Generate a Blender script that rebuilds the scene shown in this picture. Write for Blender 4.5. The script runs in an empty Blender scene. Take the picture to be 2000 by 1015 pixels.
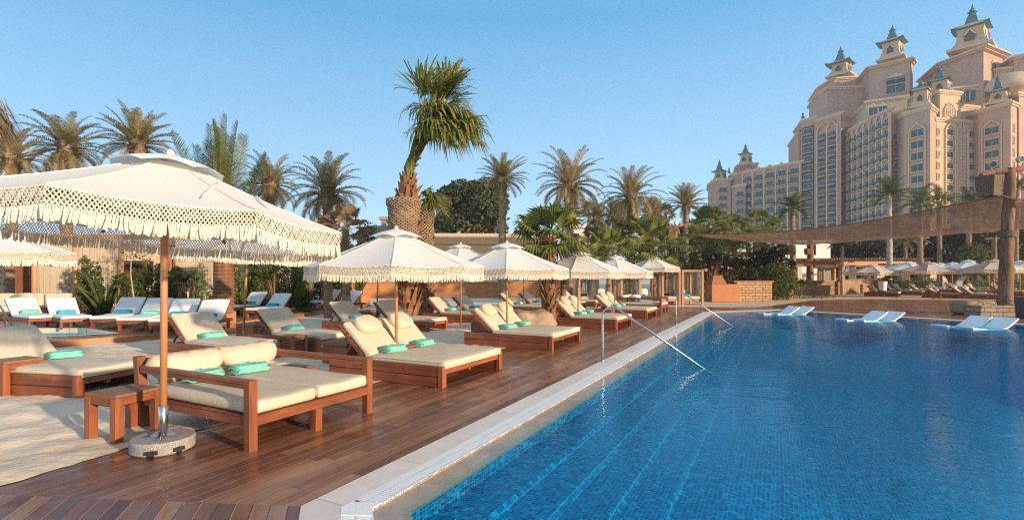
import bpy, math, random
from math import sin, cos, pi, radians, sqrt, atan2
from mathutils import Vector, Matrix, noise
from mathutils.geometry import tessellate_polygon

scene = bpy.context.scene
COL = scene.collection

# ------------------------------------------------------------------ camera
F, HY, H = 1020.0, 538.0, 1.6
cam_data = bpy.data.cameras.new("camera")
cam = bpy.data.objects.new("camera", cam_data)
COL.objects.link(cam)
cam.location = (0, 0, H)
cam.rotation_euler = (pi / 2, 0, 0)
cam_data.sensor_fit = 'HORIZONTAL'
cam_data.sensor_width = 36.0
cam_data.lens = F / 2000 * 36.0
cam_data.shift_y = (HY - 507.5) / 2000.0
cam_data.clip_start = 0.05
cam_data.clip_end = 3000
scene.camera = cam

# ------------------------------------------------------------------ sky, sun, exposure
SUN_EL = radians(11.5)
SUN_AZ = atan2(.79, -.61)
world = bpy.data.worlds.new("World")
scene.world = world
world.use_nodes = True
wn = world.node_tree
wn.nodes.clear()
sky = wn.nodes.new('ShaderNodeTexSky')
sky.sky_type = 'NISHITA'
sky.sun_disc = False
sky.sun_elevation = SUN_EL
sky.sun_rotation = -SUN_AZ
sky.air_density = 1.0
sky.dust_density = 0.6
sky.ozone_density = 1.6
bg = wn.nodes.new('ShaderNodeBackground')
bg.inputs['Strength'].default_value = 0.122
out = wn.nodes.new('ShaderNodeOutputWorld')
wtc = wn.nodes.new('ShaderNodeTexCoord'); wsep = wn.nodes.new('ShaderNodeSeparateXYZ')
wn.links.new(wtc.outputs['Generated'], wsep.inputs[0])
wr = wn.nodes.new('ShaderNodeValToRGB'); wn.links.new(wsep.outputs[2], wr.inputs[0])
els = wr.color_ramp.elements
while len(els) < 4: els.new(.5)
for e_, (p_, c_) in zip(els, ((0.0, (4.4, 5.2, 6.1)), (.12, (2.9, 4.9, 6.7)), (.44, (.62, 2.65, 4.9)), (1.0, (3.0, 3.2, 3.6)))):
    e_.position = p_; e_.color = (c_[0]/8, c_[1]/8, c_[2]/8, 1)
wsc = wn.nodes.new('ShaderNodeMix'); wsc.data_type = 'RGBA'; wsc.blend_type = 'MIX'; wsc.inputs[0].default_value = .8
wdp = wn.nodes.new('ShaderNodeVectorMath'); wdp.operation = 'DOT_PRODUCT'; wdp.inputs[1].default_value = (sin(SUN_AZ), cos(SUN_AZ), 0)
wn.links.new(wtc.outputs['Generated'], wdp.inputs[0])
wmr = wn.nodes.new('ShaderNodeMapRange'); wmr.inputs[1].default_value = .15; wmr.inputs[2].default_value = .75; wmr.inputs[3].default_value = .85; wmr.inputs[4].default_value = .12
wn.links.new(wdp.outputs['Value'], wmr.inputs[0]); wn.links.new(wmr.outputs[0], wsc.inputs[0])
wmu = wn.nodes.new('ShaderNodeVectorMath'); wmu.operation = 'SCALE'; wmu.inputs['Scale'].default_value = 8.0
wn.links.new(wr.outputs[0], wmu.inputs[0])
wn.links.new(sky.outputs[0], wsc.inputs[6]); wn.links.new(wmu.outputs[0], wsc.inputs[7])
wn.links.new(wsc.outputs[2], bg.inputs[0])
wn.links.new(bg.outputs[0], out.inputs[0])
sun_data = bpy.data.lights.new("sun", 'SUN')
sun_data.energy = 4.1
sun_data.angle = radians(1.6)
sun_data.color = (1.0, 0.77, 0.53)
sun = bpy.data.objects.new("sun", sun_data)
COL.objects.link(sun)
sdir = Vector((cos(SUN_EL) * sin(SUN_AZ), cos(SUN_EL) * cos(SUN_AZ), sin(SUN_EL)))
sun.rotation_euler = sdir.to_track_quat('Z', 'Y').to_euler()
sun.location = sdir * 60
scene.view_settings.view_transform = 'Standard'
scene.view_settings.look = 'None'
scene.view_settings.exposure = 0.62
scene.view_settings.gamma = 1.0
scene.render.engine = 'CYCLES'
scene.cycles.max_bounces = 6
scene.cycles.use_denoising = False
scene.cycles.filter_width = 1.15
scene.cycles.transparent_max_bounces = 12
scene.cycles.caustics_reflective = False
scene.cycles.caustics_refractive = False

# ------------------------------------------------------------------ frames of reference
UX = Vector((.454, .891, 0))          # along the pool edge, away from the camera
VX = Vector((.891, -.454, 0))         # across the deck, towards the water
RZ = -radians(27)
def G(x, y, z=0.0):                   # ground point seen at a measured place of the photograph
    Y = F * (H - z) / (y - HY)
    return Vector(((x - 1000) / F * Y, Y, z))
def XY(x, Y, z=0.0):
    return Vector(((x - 1000) / F * Y, Y, z))
def ZY(y, Y):
    return H + (HY - y) * Y / F
def AB(a, b, z=0.0):
    p = UX * a + VX * b
    return Vector((p.x, p.y, z))

# ------------------------------------------------------------------ mesh helpers
class MB:
    def __init__(s): s.v = []; s.f = []; s.sm = False
    def add(s, vs, fs, M=None):
        n = len(s.v)
        if M is not None: vs = [M @ Vector(v) for v in vs]
        s.v.extend([tuple(v) for v in vs]); s.f.extend([tuple(i + n for i in f) for f in fs])
        return s
    def box(s, x0, x1, y0, y1, z0, z1, M=None):
        return s.add([(x0,y0,z0),(x1,y0,z0),(x1,y1,z0),(x0,y1,z0),(x0,y0,z1),(x1,y0,z1),(x1,y1,z1),(x0,y1,z1)],
              [(0,3,2,1),(4,5,6,7),(0,1,5,4),(1,2,6,5),(2,3,7,6),(3,0,4,7)], M)
    def cbox(s, c, sx, sy, sz, M=None):
        return s.box(c[0]-sx/2, c[0]+sx/2, c[1]-sy/2, c[1]+sy/2, c[2]-sz/2, c[2]+sz/2, M)
    def prism(s, poly, z0, z1, M=None):
        n = len(poly)
        vs = [(p[0], p[1], z0) for p in poly] + [(p[0], p[1], z1) for p in poly]
        fs = [tuple(range(n-1, -1, -1)), tuple(range(n, 2*n))] + [(i, (i+1) % n, n + (i+1) % n, n + i) for i in range(n)]
        return s.add(vs, fs, M)
    def tube(s, pts, r, n=8, cap=True):
        pts = [Vector(p) for p in pts]
        rs = r if isinstance(r, (list, tuple)) else [r] * len(pts)
        base = len(s.v)
        up = None
        for i, p in enumerate(pts):
            t = (pts[min(i+1, len(pts)-1)] - pts[max(i-1, 0)])
            if t.length < 1e-9: t = Vector((0, 0, 1))
            t.normalize()
            if up is None:
                up = Vector((1, 0, 0)) if abs(t.x) < .8 else Vector((0, 1, 0))
            a = (up - t * up.dot(t)).normalized(); up = a
            b = t.cross(a)
            for k in range(n):
                th = 2 * pi * k / n
                s.v.append(tuple(p + (a * cos(th) + b * sin(th)) * rs[i]))
        for i in range(len(pts) - 1):
            for k in range(n):
                k2 = (k+1) % n
                s.f.append((base+i*n+k, base+i*n+k2, base+(i+1)*n+k2, base+(i+1)*n+k))
        if cap:
            s.f.append(tuple(base + k for k in range(n-1, -1, -1)))
            s.f.append(tuple(base + (len(pts)-1)*n + k for k in range(n)))
        return s
    def bar(s, p0, p1, w, h, up=(0, 0, 1)):
        p0 = Vector(p0); p1 = Vector(p1); t = (p1-p0).normalized(); u = Vector(up)
        a = t.cross(u).normalized(); b = a.cross(t).normalized()
        vs = []
        for p in (p0, p1):
            for sa, sb in ((-1,-1),(1,-1),(1,1),(-1,1)):
                vs.append(p + a*sa*w/2 + b*sb*h/2)
        return s.add(vs, [(0,1,2,3),(7,6,5,4),(0,4,5,1),(1,5,6,2),(2,6,7,3),(3,7,4,0)])
    def lathe(s, prof, c=(0,0,0), n=16, a0=0.0):
        base = len(s.v)
        for r, z in prof:
            for k in range(n):
                th = a0 + 2*pi*k/n
                s.v.append((c[0]+r*cos(th), c[1]+r*sin(th), c[2]+z))
        for i in range(len(prof)-1):
            for k in range(n):
                k2 = (k+1) % n
                s.f.append((base+i*n+k, base+i*n+k2, base+(i+1)*n+k2, base+(i+1)*n+k))
        s.f.append(tuple(base+k for k in range(n-1, -1, -1)))
        s.f.append(tuple(base+(len(prof)-1)*n+k for k in range(n)))
        return s
    def quad(s, a, b, c, d): return s.add([a, b, c, d], [(0, 1, 2, 3)])
    def sq(s, cx, cy, cz, rx, ry, rz, e=.5, nu=20, nv=12, M=None, fn=None):   # superellipsoid cushion
        sp = lambda w, m: math.copysign(abs(w)**m, w)
        vs = []
        for i in range(nv+1):
            ph = -pi/2 + pi*i/nv
            for k in range(nu):
                th = 2*pi*k/nu
                p = Vector((rx*sp(cos(ph), e)*sp(cos(th), e), ry*sp(cos(ph), e)*sp(sin(th), e), rz*sp(sin(ph), e)))
                if fn: p = fn(p)
                vs.append((cx+p.x, cy+p.y, cz+p.z))
        fs = []
        for i in range(nv):
            for k in range(nu):
                k2 = (k+1) % nu
                fs.append((i*nu+k, i*nu+k2, (i+1)*nu+k2, (i+1)*nu+k))
        s.sm = True
        return s.add(vs, fs, M)

def mesh(name, mb, mat, smooth=None):
    me = bpy.data.meshes.new(name)
    me.from_pydata(mb.v, [], mb.f)
    if mat: me.materials.append(mat)
    if smooth if smooth is not None else mb.sm:
        me.polygons.foreach_set('use_smooth', [True]*len(me.polygons))
    me.update()
    return me
def obj(name, mb, mat, parent=None, smooth=None, bevel=0, loc=None, seg=2):
    me = mb if isinstance(mb, bpy.types.Mesh) else mesh(name, mb, mat, smooth)
    o = bpy.data.objects.new(name, me)
    COL.objects.link(o)
    if parent: o.parent = parent
    if loc is not None: o.location = loc
    if bevel:
        b = o.modifiers.new('bevel', 'BEVEL'); b.width = bevel; b.segments = seg; b.limit_method = 'ANGLE'
        me.polygons.foreach_set('use_smooth', [True]*len(me.polygons))
        w = o.modifiers.new('wn', 'WEIGHTED_NORMAL')
    return o
def tag(o, label=None, cat=None, group=None, kind=None):
    if label: o['label'] = label
    if cat: o['category'] = cat
    if group: o['group'] = group
    if kind: o['kind'] = kind
    return o
def thing(name, label, cat, loc=(0,0,0), rz=0, group=None):
    o = bpy.data.objects.new(name, None); COL.objects.link(o)
    o.location = loc; o.rotation_euler = (0, 0, rz); o.empty_display_size = .1
    return tag(o, label, cat, group)
def struct(name, mb, mat, smooth=None):
    return tag(obj(name, mb, mat, smooth=smooth), kind='structure')
def copy_tree(o, parent=None):
    c = o.copy(); COL.objects.link(c); c.parent = parent
    for ch in o.children: copy_tree(ch, c)
    return c
def place(proto, used, loc, rz=0, scale=1, label=None, group=None, tilt=None):
    o = proto if not used else copy_tree(proto)
    o.location = loc; o.rotation_euler = ((tilt[0], tilt[1], rz) if tilt else (0, 0, rz)); o.scale = (scale,)*3 if not isinstance(scale, tuple) else scale
    if label: o['label'] = label
    if group: o['group'] = group
    return o
class Kind:          # builds one thing, then copies it with its parts
    def __init__(s, make): s.make = make; s.proto = None
    def put(s, loc, rz=0, scale=1, label=None, group=None, tilt=None):
        if s.proto is None:
            s.proto = s.make(); return place(s.proto, False, loc, rz, scale, label, group, tilt)
        return place(s.proto, True, loc, rz, scale, label, group, tilt)

# ------------------------------------------------------------------ material helpers
class NT:
    def __init__(s, name, shader='ShaderNodeBsdfPrincipled'):
        s.m = bpy.data.materials.new(name); s.m.use_nodes = True
        s.t = s.m.node_tree; s.t.nodes.clear()
        s.out = s.n('ShaderNodeOutputMaterial')
        s.b = s.n(shader); s.l(s.b.outputs[0], s.out.inputs[0])
    def n(s, typ, **kw):
        nd = s.t.nodes.new(typ)
        for k, v in kw.items(): setattr(nd, k, v)
        return nd
    def l(s, a, b): s.t.links.new(a, b)
    def set(s, node, inp, val):
        i = node.inputs[inp]
        if isinstance(val, bpy.types.NodeSocket): s.l(val, i)
        else: i.default_value = (tuple(val) + (1,)) if isinstance(val, (tuple, list)) and len(val) == 3 and i.type == 'RGBA' else val
        return s
    def B(s, inp, val): return s.set(s.b, inp, val)
    def coord(s, kind='Object', scale=(1,1,1), rot=(0,0,0), loc=(0,0,0)):
        tc = s.n('ShaderNodeTexCoord'); mp = s.n('ShaderNodeMapping')
        if kind == 'World':
            g = s.n('ShaderNodeNewGeometry'); s.l(g.outputs['Position'], mp.inputs[0])
        else: s.l(tc.outputs[kind], mp.inputs[0])
        mp.inputs['Scale'].default_value = scale; mp.inputs['Rotation'].default_value = rot; mp.inputs['Location'].default_value = loc
        return mp.outputs[0]
    def noise(s, vec, scale, detail=4, rough=.6, dist=0):
        nd = s.n('ShaderNodeTexNoise'); s.l(vec, nd.inputs['Vector'])
        nd.inputs['Scale'].default_value = scale; nd.inputs['Detail'].default_value = detail
        nd.inputs['Roughness'].default_value = rough; nd.inputs['Distortion'].default_value = dist
        return nd.outputs['Fac']
    def math(s, op, a, b=None, c=None):
        nd = s.n('ShaderNodeMath', operation=op)
        for i, v in enumerate((a, b, c)):
            if v is None: continue
            if isinstance(v, (int, float)): nd.inputs[i].default_value = v
            else: s.l(v, nd.inputs[i])
        return nd.outputs[0]
    def ramp(s, fac, stops):
        nd = s.n('ShaderNodeValToRGB'); s.l(fac, nd.inputs[0])
        el = nd.color_ramp.elements
        while len(el) < len(stops): el.new(.5)
        for e, (p, c) in zip(el, stops):
            e.position = p; e.color = (tuple(c) + (1,)) if len(c) == 3 else c
        return nd.outputs[0]
    def mix(s, fac, a, b, mode='MIX'):
        nd = s.n('ShaderNodeMix', data_type='RGBA', blend_type=mode)
        for i, v in ((0, fac), (6, a), (7, b)):
            if isinstance(v, bpy.types.NodeSocket): s.l(v, nd.inputs[i])
            else: nd.inputs[i].default_value = (tuple(v) + (1,)) if isinstance(v, (tuple, list)) else v
        return nd.outputs[2]
    def bump(s, h, strength=.3, dist=.01):
        nd = s.n('ShaderNodeBump'); s.l(h, nd.inputs['Height'])
        nd.inputs['Strength'].default_value = strength; nd.inputs['Distance'].default_value = dist
        s.l(nd.outputs[0], s.b.inputs['Normal']); return nd.outputs[0]
    def sep(s, vec):
        nd = s.n('ShaderNodeSeparateXYZ'); s.l(vec, nd.inputs[0]); return nd.outputs
    def comb(s, x, y, z):
        nd = s.n('ShaderNodeCombineXYZ')
        for i, v in enumerate((x, y, z)):
            if isinstance(v, (int, float)): nd.inputs[i].default_value = v
            else: s.l(v, nd.inputs[i])
        return nd.outputs[0]
    def white(s, vec):
        nd = s.n('ShaderNodeTexWhiteNoise'); nd.noise_dimensions = '3D'; s.l(vec, nd.inputs['Vector']); return nd.outputs['Value']

def sc(c, k): return tuple(min(1, x*k) for x in c)
def simple(name, col, rough=.6, var=.15, scale=6, bump=0, bscale=60, metal=0, spec=None, rnd=0):
    t = NT(name); v = t.coord('Object')
    n = t.noise(v, scale, 5)
    c = t.ramp(n, [(.3, sc(col, 1-var)), (.7, sc(col, 1+var))])
    if rnd:
        oi = t.n('ShaderNodeObjectInfo')
        c = t.mix(1.0, c, t.ramp(oi.outputs['Random'], [(0, (1-rnd,)*3), (1, (1, 1, 1))]), 'MULTIPLY')
    t.B('Base Color', c); t.B('Roughness', rough); t.B('Metallic', metal)
    if spec is not None: t.B('Specular IOR Level', spec)
    if bump: t.bump(t.noise(v, bscale, 4), bump, .004)
    return t.m
def wood(name, c1, c2, rough=.5, long='X', grain=14, bump=.25, planks=0, c3=None):
    t = NT(name)
    s = {'X': (.09, 1, 1), 'Y': (1, .09, 1), 'Z': (1, 1, .09)}[long]
    v = t.coord('Object', scale=s)
    n1 = t.noise(v, grain, 6, .65, .6); n2 = t.noise(t.coord('Object', scale=(.6,.6,.6)), 3.5, 3)
    oi = t.n('ShaderNodeObjectInfo')
    f = t.math('ADD', t.math('MULTIPLY', n1, .75), t.math('MULTIPLY', n2, .35))
    c = t.ramp(f, [(.33, c1), (.55, tuple((a+b)/2 for a, b in zip(c1, c2))), (.75, c2)])
    c = t.mix(1.0, c, t.ramp(oi.outputs['Random'], [(0, (.78, .76, .74)), (1, (1.08, 1.05, 1.0))]), 'MULTIPLY')
    if c3:
        w = t.ramp(t.noise(t.coord('Object'), 2.3, 5, .7), [(.52, (0,0,0)), (.66, (1,1,1))])
        c = t.mix(t.math('MULTIPLY', w, .55), c, c3)
    h = n1
    if planks:
        o = t.sep(t.coord('Object'))
        fr = t.math('FRACT', t.math('MULTIPLY', o[2], 1/planks))
        g = t.math('LESS_THAN', fr, .05)
        c = t.mix(g, c, sc(c1, .25))
        h = t.math('SUBTRACT', n1, g)
    t.B('Base Color', c); t.B('Roughness', t.math('ADD', rough-.12, t.math('MULTIPLY', n2, .3)))
    t.bump(h, bump, .003)
    return t.m
def fabric(name, col, weave=420, transl=0, var=.06, bump=.25, folds=.3):
    t = NT(name); v = t.coord('Object')
    n = t.noise(v, 3, 4)
    c = t.ramp(n, [(.3, sc(col, 1-var)), (.7, sc(col, 1+var))])
    t.B('Base Color', c); t.B('Roughness', .92); t.B('Specular IOR Level', .15)
    h = t.math('ADD', t.math('MULTIPLY', t.noise(v, weave, 2), .25), t.math('MULTIPLY', t.noise(v, 9, 3, .5, .8), folds*4))
    t.bump(h, bump, .006)
    if transl:
        tr = t.n('ShaderNodeBsdfTranslucent'); t.set(tr, 'Color', c)
        mx = t.n('ShaderNodeMixShader'); mx.inputs[0].default_value = transl
        t.l(t.b.outputs[0], mx.inputs[1]); t.l(tr.outputs[0], mx.inputs[2]); t.l(mx.outputs[0], t.out.inputs[0])
    return t.m
def leafy(name, c1, c2, transl=.3, c3=None, rough=.5, scale=1.2):
    t = NT(name); v = t.coord('Object')
    oi = t.n('ShaderNodeObjectInfo')
    n = t.noise(v, scale, 5, .7)
    st = [(.32, c1), (.66, c2)]
    if c3: st = [(.3, c1), (.55, c2), (.72, c3)]
    c = t.ramp(n, st)
    c = t.mix(1.0, c, t.ramp(oi.outputs['Random'], [(0, (.75, .78, .7)), (1, (1.15, 1.08, 1))]), 'MULTIPLY')
    t.B('Base Color', c); t.B('Roughness', rough); t.B('Specular IOR Level', .3)
    tr = t.n('ShaderNodeBsdfTranslucent'); t.set(tr, 'Color', c)
    mx = t.n('ShaderNodeMixShader'); mx.inputs[0].default_value = transl
    t.l(t.b.outputs[0], mx.inputs[1]); t.l(tr.outputs[0], mx.inputs[2]); t.l(mx.outputs[0], t.out.inputs[0])
    return t.m

def brick_mat(name, c1, c2, mortar, bw, bh, axis='XZ', rough=.85, bump=.8, dist=.25, ms=.012):
    t = NT(name)
    o = t.sep(t.coord('Object'))
    u = {'X': o[0], 'Y': o[1]}[axis[0]]
    if axis[0] == 'X': u = t.math('ADD', o[0], o[1])
    v = t.comb(u, o[2], 0)
    w = t.n('ShaderNodeTexNoise'); t.l(v, w.inputs['Vector']); w.inputs['Scale'].default_value = 1.6/bw*.5
    mxv = t.n('ShaderNodeMix', data_type='VECTOR'); mxv.inputs[0].default_value = dist*bh*.35
    t.l(v, mxv.inputs[4]); t.l(w.outputs['Color'], mxv.inputs[5])
    b = t.n('ShaderNodeTexBrick'); t.l(mxv.outputs[1], b.inputs['Vector'])
    b.inputs['Color1'].default_value = c1 + (1,); b.inputs['Color2'].default_value = c2 + (1,); b.inputs['Mortar'].default_value = mortar + (1,)
    b.inputs['Scale'].default_value = 1; b.inputs['Mortar Size'].default_value = ms
    b.inputs['Brick Width'].default_value = bw; b.inputs['Row Height'].default_value = bh; b.inputs['Bias'].default_value = -.1
    n = t.noise(t.coord('Object'), 9, 5)
    c = t.mix(1.0, b.outputs['Color'], t.ramp(n, [(.3, (.7,.7,.7)), (.7, (1.15,1.12,1.08))]), 'MULTIPLY')
    t.B('Base Color', c); t.B('Roughness', rough)
    h = t.math('SUBTRACT', t.math('MULTIPLY', n, .6), b.outputs['Fac'])
    t.bump(h, bump, .02)
    return t.m

# --- deck: wet hardwood boards running along the pool
def deck_mat(name, ang, loc=(0,0,0), rough=.2):
    t = NT(name)
    v = t.coord('World', rot=(0, 0, ang))
    o = t.sep(v)                       # x = along boards, y = across
    W = .118
    yy = t.math('MULTIPLY', o[1], 1/W)
    idx = t.math('FLOOR', yy); fr = t.math('FRACT', yy)
    off = t.white(t.comb(idx, 3.1, 0))
    xx = t.math('ADD', t.math('MULTIPLY', o[0], 1/2.3), t.math('MULTIPLY', off, 7.0))
    seg = t.math('FLOOR', xx); fx = t.math('FRACT', xx)
    r = t.white(t.comb(idx, seg, 1.7))
    r2 = t.white(t.comb(idx, seg, 5.3))
    gv = t.comb(t.math('ADD', t.math('MULTIPLY', o[0], .09), t.math('MULTIPLY', r, 9)), o[1], 0)
    g1 = t.noise(gv, 30, 6, .7, .8)
    base = t.ramp(r, [(0, (.130, .050, .026)), (.35, (.21, .080, .038)), (.7, (.28, .115, .055)), (1, (.38, .19, .10))])
    c = t.mix(1.0, base, t.ramp(g1, [(.25, (.55,.52,.5)), (.5, (.95,.93,.9)), (.8, (1.35,1.25,1.15))]), 'MULTIPLY')
    big = t.noise(t.coord('World', scale=(1,1,1)), .9, 4, .6, .5)
    c = t.mix(t.math('MULTIPLY', t.ramp(big, [(.5,(0,0,0)),(.72,(1,1,1))]), .28), c, (.34, .22, .15))
    gapw = .045
    g = t.math('MAXIMUM', t.math('LESS_THAN', fr, gapw), t.math('LESS_THAN', fx, .0022))
    edge = t.math('MULTIPLY', t.math('GREATER_THAN', fr, .95), t.math('GREATER_THAN', r2, .35))
    c = t.mix(g, c, (.012, .006, .004))
    c = t.mix(t.math('MULTIPLY', edge, .8), c, (.75, .38, .18))  # bright lines put sunlight on the board edges into the colour
    t.B('Base Color', c)
    puddle = t.ramp(t.noise(t.coord('World', scale=(1,1,1)), 1.6, 5, .65, .6), [(.38, (.10,)*3), (.62, (.42,)*3)])
    t.B('Roughness', t.math('ADD', puddle, t.math('MULTIPLY', g1, .12)))
    t.B('Specular IOR Level', .5)
    crown = t.math('MULTIPLY', t.math('ABSOLUTE', t.math('SUBTRACT', fr, .52)), -.5)
    h = t.math('SUBTRACT', t.math('ADD', t.math('MULTIPLY', g1, .14), t.math('ADD', crown, t.math('MULTIPLY', r2, .35))), t.math('MULTIPLY', g, 1.5))
    t.bump(h, .35, .006)
    return t.m
M = {}
M['deck'] = deck_mat('wet_hardwood_deck', -radians(63))
M['deck_near'] = deck_mat('wet_hardwood_deck_near', -radians(108))
M['deck_far'] = deck_mat('weathered_deck_far', radians(60))

def sand_mat():
    t = NT('beach_sand'); v = t.coord('World')
    n = t.noise(v, 1.2, 5); n2 = t.noise(v, 90, 4, .8)
    c = t.ramp(n, [(.3, (.76, .61, .45)), (.7, (.88, .74, .57))])
    c = t.mix(1.0, c, t.ramp(n2, [(.3, (.86,)*3), (.7, (1.08,)*3)]), 'MULTIPLY')
    t.B('Base Color', c); t.B('Roughness', .95); t.B('Specular IOR Level', .1)
    h = t.math('ADD', t.math('MULTIPLY', n2, .12), t.math('ADD', t.math('MULTIPLY', t.noise(v, 5, 4, .5, .6), 1.5), t.math('MULTIPLY', t.noise(v, 16, 3, .5, .3), .4)))
    t.bump(h, .55, .03)
    return t.m
M['sand'] = sand_mat()
def coping_mat():
    t = NT('pale_coping_stone'); v = t.coord('World', rot=(0, 0, -radians(63)))
    o = t.sep(v)
    xs = t.math('MULTIPLY', o[0], 1/.9); fr = t.math('FRACT', xs); r = t.white(t.comb(t.math('FLOOR', xs), 1, 1))
    n = t.noise(v, 5, 6, .7)
    c = t.mix(1.0, t.ramp(r, [(0, (.76,.67,.58)), (1, (.85,.76,.67))]), t.ramp(n, [(.3, (.88,.87,.86)), (.7, (1.05,)*3)]), 'MULTIPLY')
    g = t.math('LESS_THAN', fr, .006)
    c = t.mix(g, c, (.25,.21,.18))
    t.B('Base Color', c); t.B('Roughness', .55)
    t.bump(t.math('SUBTRACT', t.math('MULTIPLY', t.noise(v, 60, 4), .3), g), .25, .004)
    return t.m
M['coping'] = coping_mat()
def ledge_mat():
    t = NT('wet_beige_ledge_stone'); v = t.coord('World'); n = t.noise(v, 4, 6, .7)
    t.B('Base Color', t.ramp(n, [(.3, (.36,.27,.20)), (.7, (.50,.39,.30))])); t.B('Roughness', .4)
    return t.m
M['ledge'] = ledge_mat()
M['grille'] = simple('white_plastic_grille', (.90,.90,.88), .4, .03)
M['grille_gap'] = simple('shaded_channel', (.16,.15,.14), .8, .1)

def tile_mat():
    t = NT('blue_mosaic_tile')
    v0 = t.coord('World', rot=(0, 0, -radians(63)))
    wob = t.n('ShaderNodeTexNoise'); t.l(v0, wob.inputs['Vector']); wob.inputs['Scale'].default_value = 5; wob.inputs['Detail'].default_value = 2
    mxv = t.n('ShaderNodeMix', data_type='VECTOR'); mxv.inputs[0].default_value = .03
    t.l(v0, mxv.inputs[4]); t.l(wob.outputs['Color'], mxv.inputs[5])
    o = t.sep(mxv.outputs[1])
    S = .036
    def cell(s): 
        q = t.math('MULTIPLY', s, 1/S); return t.math('FLOOR', q), t.math('FRACT', q)
    ix, fx = cell(o[0]); iy, fy = cell(o[1]); iz, fz = cell(o[2])
    r = t.white(t.comb(ix, iy, iz))
    c = t.ramp(r, [(0, (.001, .048, .145)), (.5, (.001, .102, .26)), (.85, (.002, .165, .35)), (1, (.006, .26, .44))])
    g = t.math('MAXIMUM', t.math('LESS_THAN', fx, .09), t.math('LESS_THAN', fy, .09))
    ge = t.n('ShaderNodeNewGeometry'); nz = t.sep(ge.outputs['Normal'])[2]
    gz = t.math('MULTIPLY', t.math('LESS_THAN', fz, .09), t.math('LESS_THAN', t.math('ABSOLUTE', nz), .5))
    g = t.math('MAXIMUM', g, gz)
    c = t.mix(t.math('MULTIPLY', g, .8), c, (.04, .38, .50))
    big = t.noise(v0, .35, 3)
    c = t.mix(1.0, c, t.ramp(big, [(.3, (.8,.85,.9)), (.7, (1.1,1.1,1.1))]), 'MULTIPLY')
    t.B('Base Color', c); t.B('Roughness', .3)
    return t.m
M['tile'] = tile_mat()
def water_mat(name='clear_pool_water', tint=(.38, .90, .99, 1)):
    t = NT(name, 'ShaderNodeBsdfGlossy')
    t.B('Roughness', .015); t.B('Color', (.78, .94, 1))
    tr = t.n('ShaderNodeBsdfTransparent'); tr.inputs[0].default_value = tint
    v = t.coord('World', scale=(1, 1.5, 1))
    h = t.math('ADD', t.math('MULTIPLY', t.noise(v, 1.1, 3, .5, .6), 1.0), t.math('ADD', t.math('MULTIPLY', t.noise(v, 5.0, 3, .55, .4), .55), t.math('MULTIPLY', t.noise(v, 17, 2, .5), .12)))
    bn = t.bump(h, .30, .03)
    ge = t.n('ShaderNodeNewGeometry'); dp = t.n('ShaderNodeVectorMath', operation='DOT_PRODUCT')
    t.l(bn, dp.inputs[0]); t.l(ge.outputs['Incoming'], dp.inputs[1])
    cosi = t.math('MINIMUM', t.math('ABSOLUTE', dp.outputs['Value']), 1.0)
    fr = t.math('ADD', t.math('MULTIPLY', t.math('POWER', t.math('SUBTRACT', 1.0, cosi), 5.0), .40), .012)
    mx = t.n('ShaderNodeMixShader'); t.l(fr, mx.inputs[0])
    t.l(tr.outputs[0], mx.inputs[1]); t.l(t.b.outputs[0], mx.inputs[2]); t.l(mx.outputs[0], t.out.inputs[0])
    return t.m
M['water'] = water_mat()
M['water_film'] = water_mat('shallow_water_film', (.97, .98, .99, 1))

C_OR = (.30, .085, .030)
M['teak'] = wood('oiled_red_teak', (.135, .032, .012), (.42, .130, .048), .42, 'X', 11, .3, planks=.15, c3=(.36, .17, .09))
M['teak_y'] = wood('oiled_red_teak_cross', (.15, .036, .014), (.44, .14, .052), .45, 'Y', 16, .2)
M['teak_z'] = wood('oiled_red_teak_upright', (.16, .040, .015), (.45, .145, .055), .45, 'Z', 16, .2)
M['teak_top'] = wood('weathered_teak_top', (.17, .085, .05), (.33, .19, .12), .6, 'X', 16, .3)
M['pole'] = wood('honey_wood_pole', (.42, .185, .075), (.60, .29, .13), .4, 'Z', 12, .15)
M['post'] = wood('pale_timber_post', (.48, .235, .095), (.66, .36, .17), .5, 'Z', 12, .2)
M['log'] = wood('rough_weathered_log', (.055, .028, .018), (.46, .24, .135), .8, 'Z', 12, 1.0)
M['slat'] = wood('orange_slat_cladding', (.40, .16, .055), (.62, .28, .11), .5, 'X', 10, .3)
M['cream'] = fabric('cream_cushion', (.67, .565, .43), folds=.6, var=.09)
M['white_pad'] = fabric('white_cushion', (.82, .80, .76))
M['canopy'] = fabric('off_white_canopy', (.90, .88, .83), 300, .24, .02, .15, .12)
M['rope'] = simple('cotton_cord', (.80, .71, .58), .9, .10, 30)
M['canopy_grey'] = fabric('grey_white_canopy', (.86, .86, .85), 300, .12, .03, .1, .1)
M['steel'] = simple('brushed_steel', (.60, .60, .60), .28, .05, metal=1)
M['granite'] = simple('speckled_granite', (.34, .32, .30), .8, .75, 130, .3, 150)
M['black'] = simple('black_rubber', (.02,.02,.02), .5)
M['towel'] = simple('turquoise_towel', (.20, .60, .50), .95, .14, 14, .6, 200)
M['towel_b'] = simple('blue_towel', (.05, .42, .60), .95, .25, 14, .6, 200)
M['print'] = simple('white_towel_print', (.82, .86, .84), .95, .05)
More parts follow.
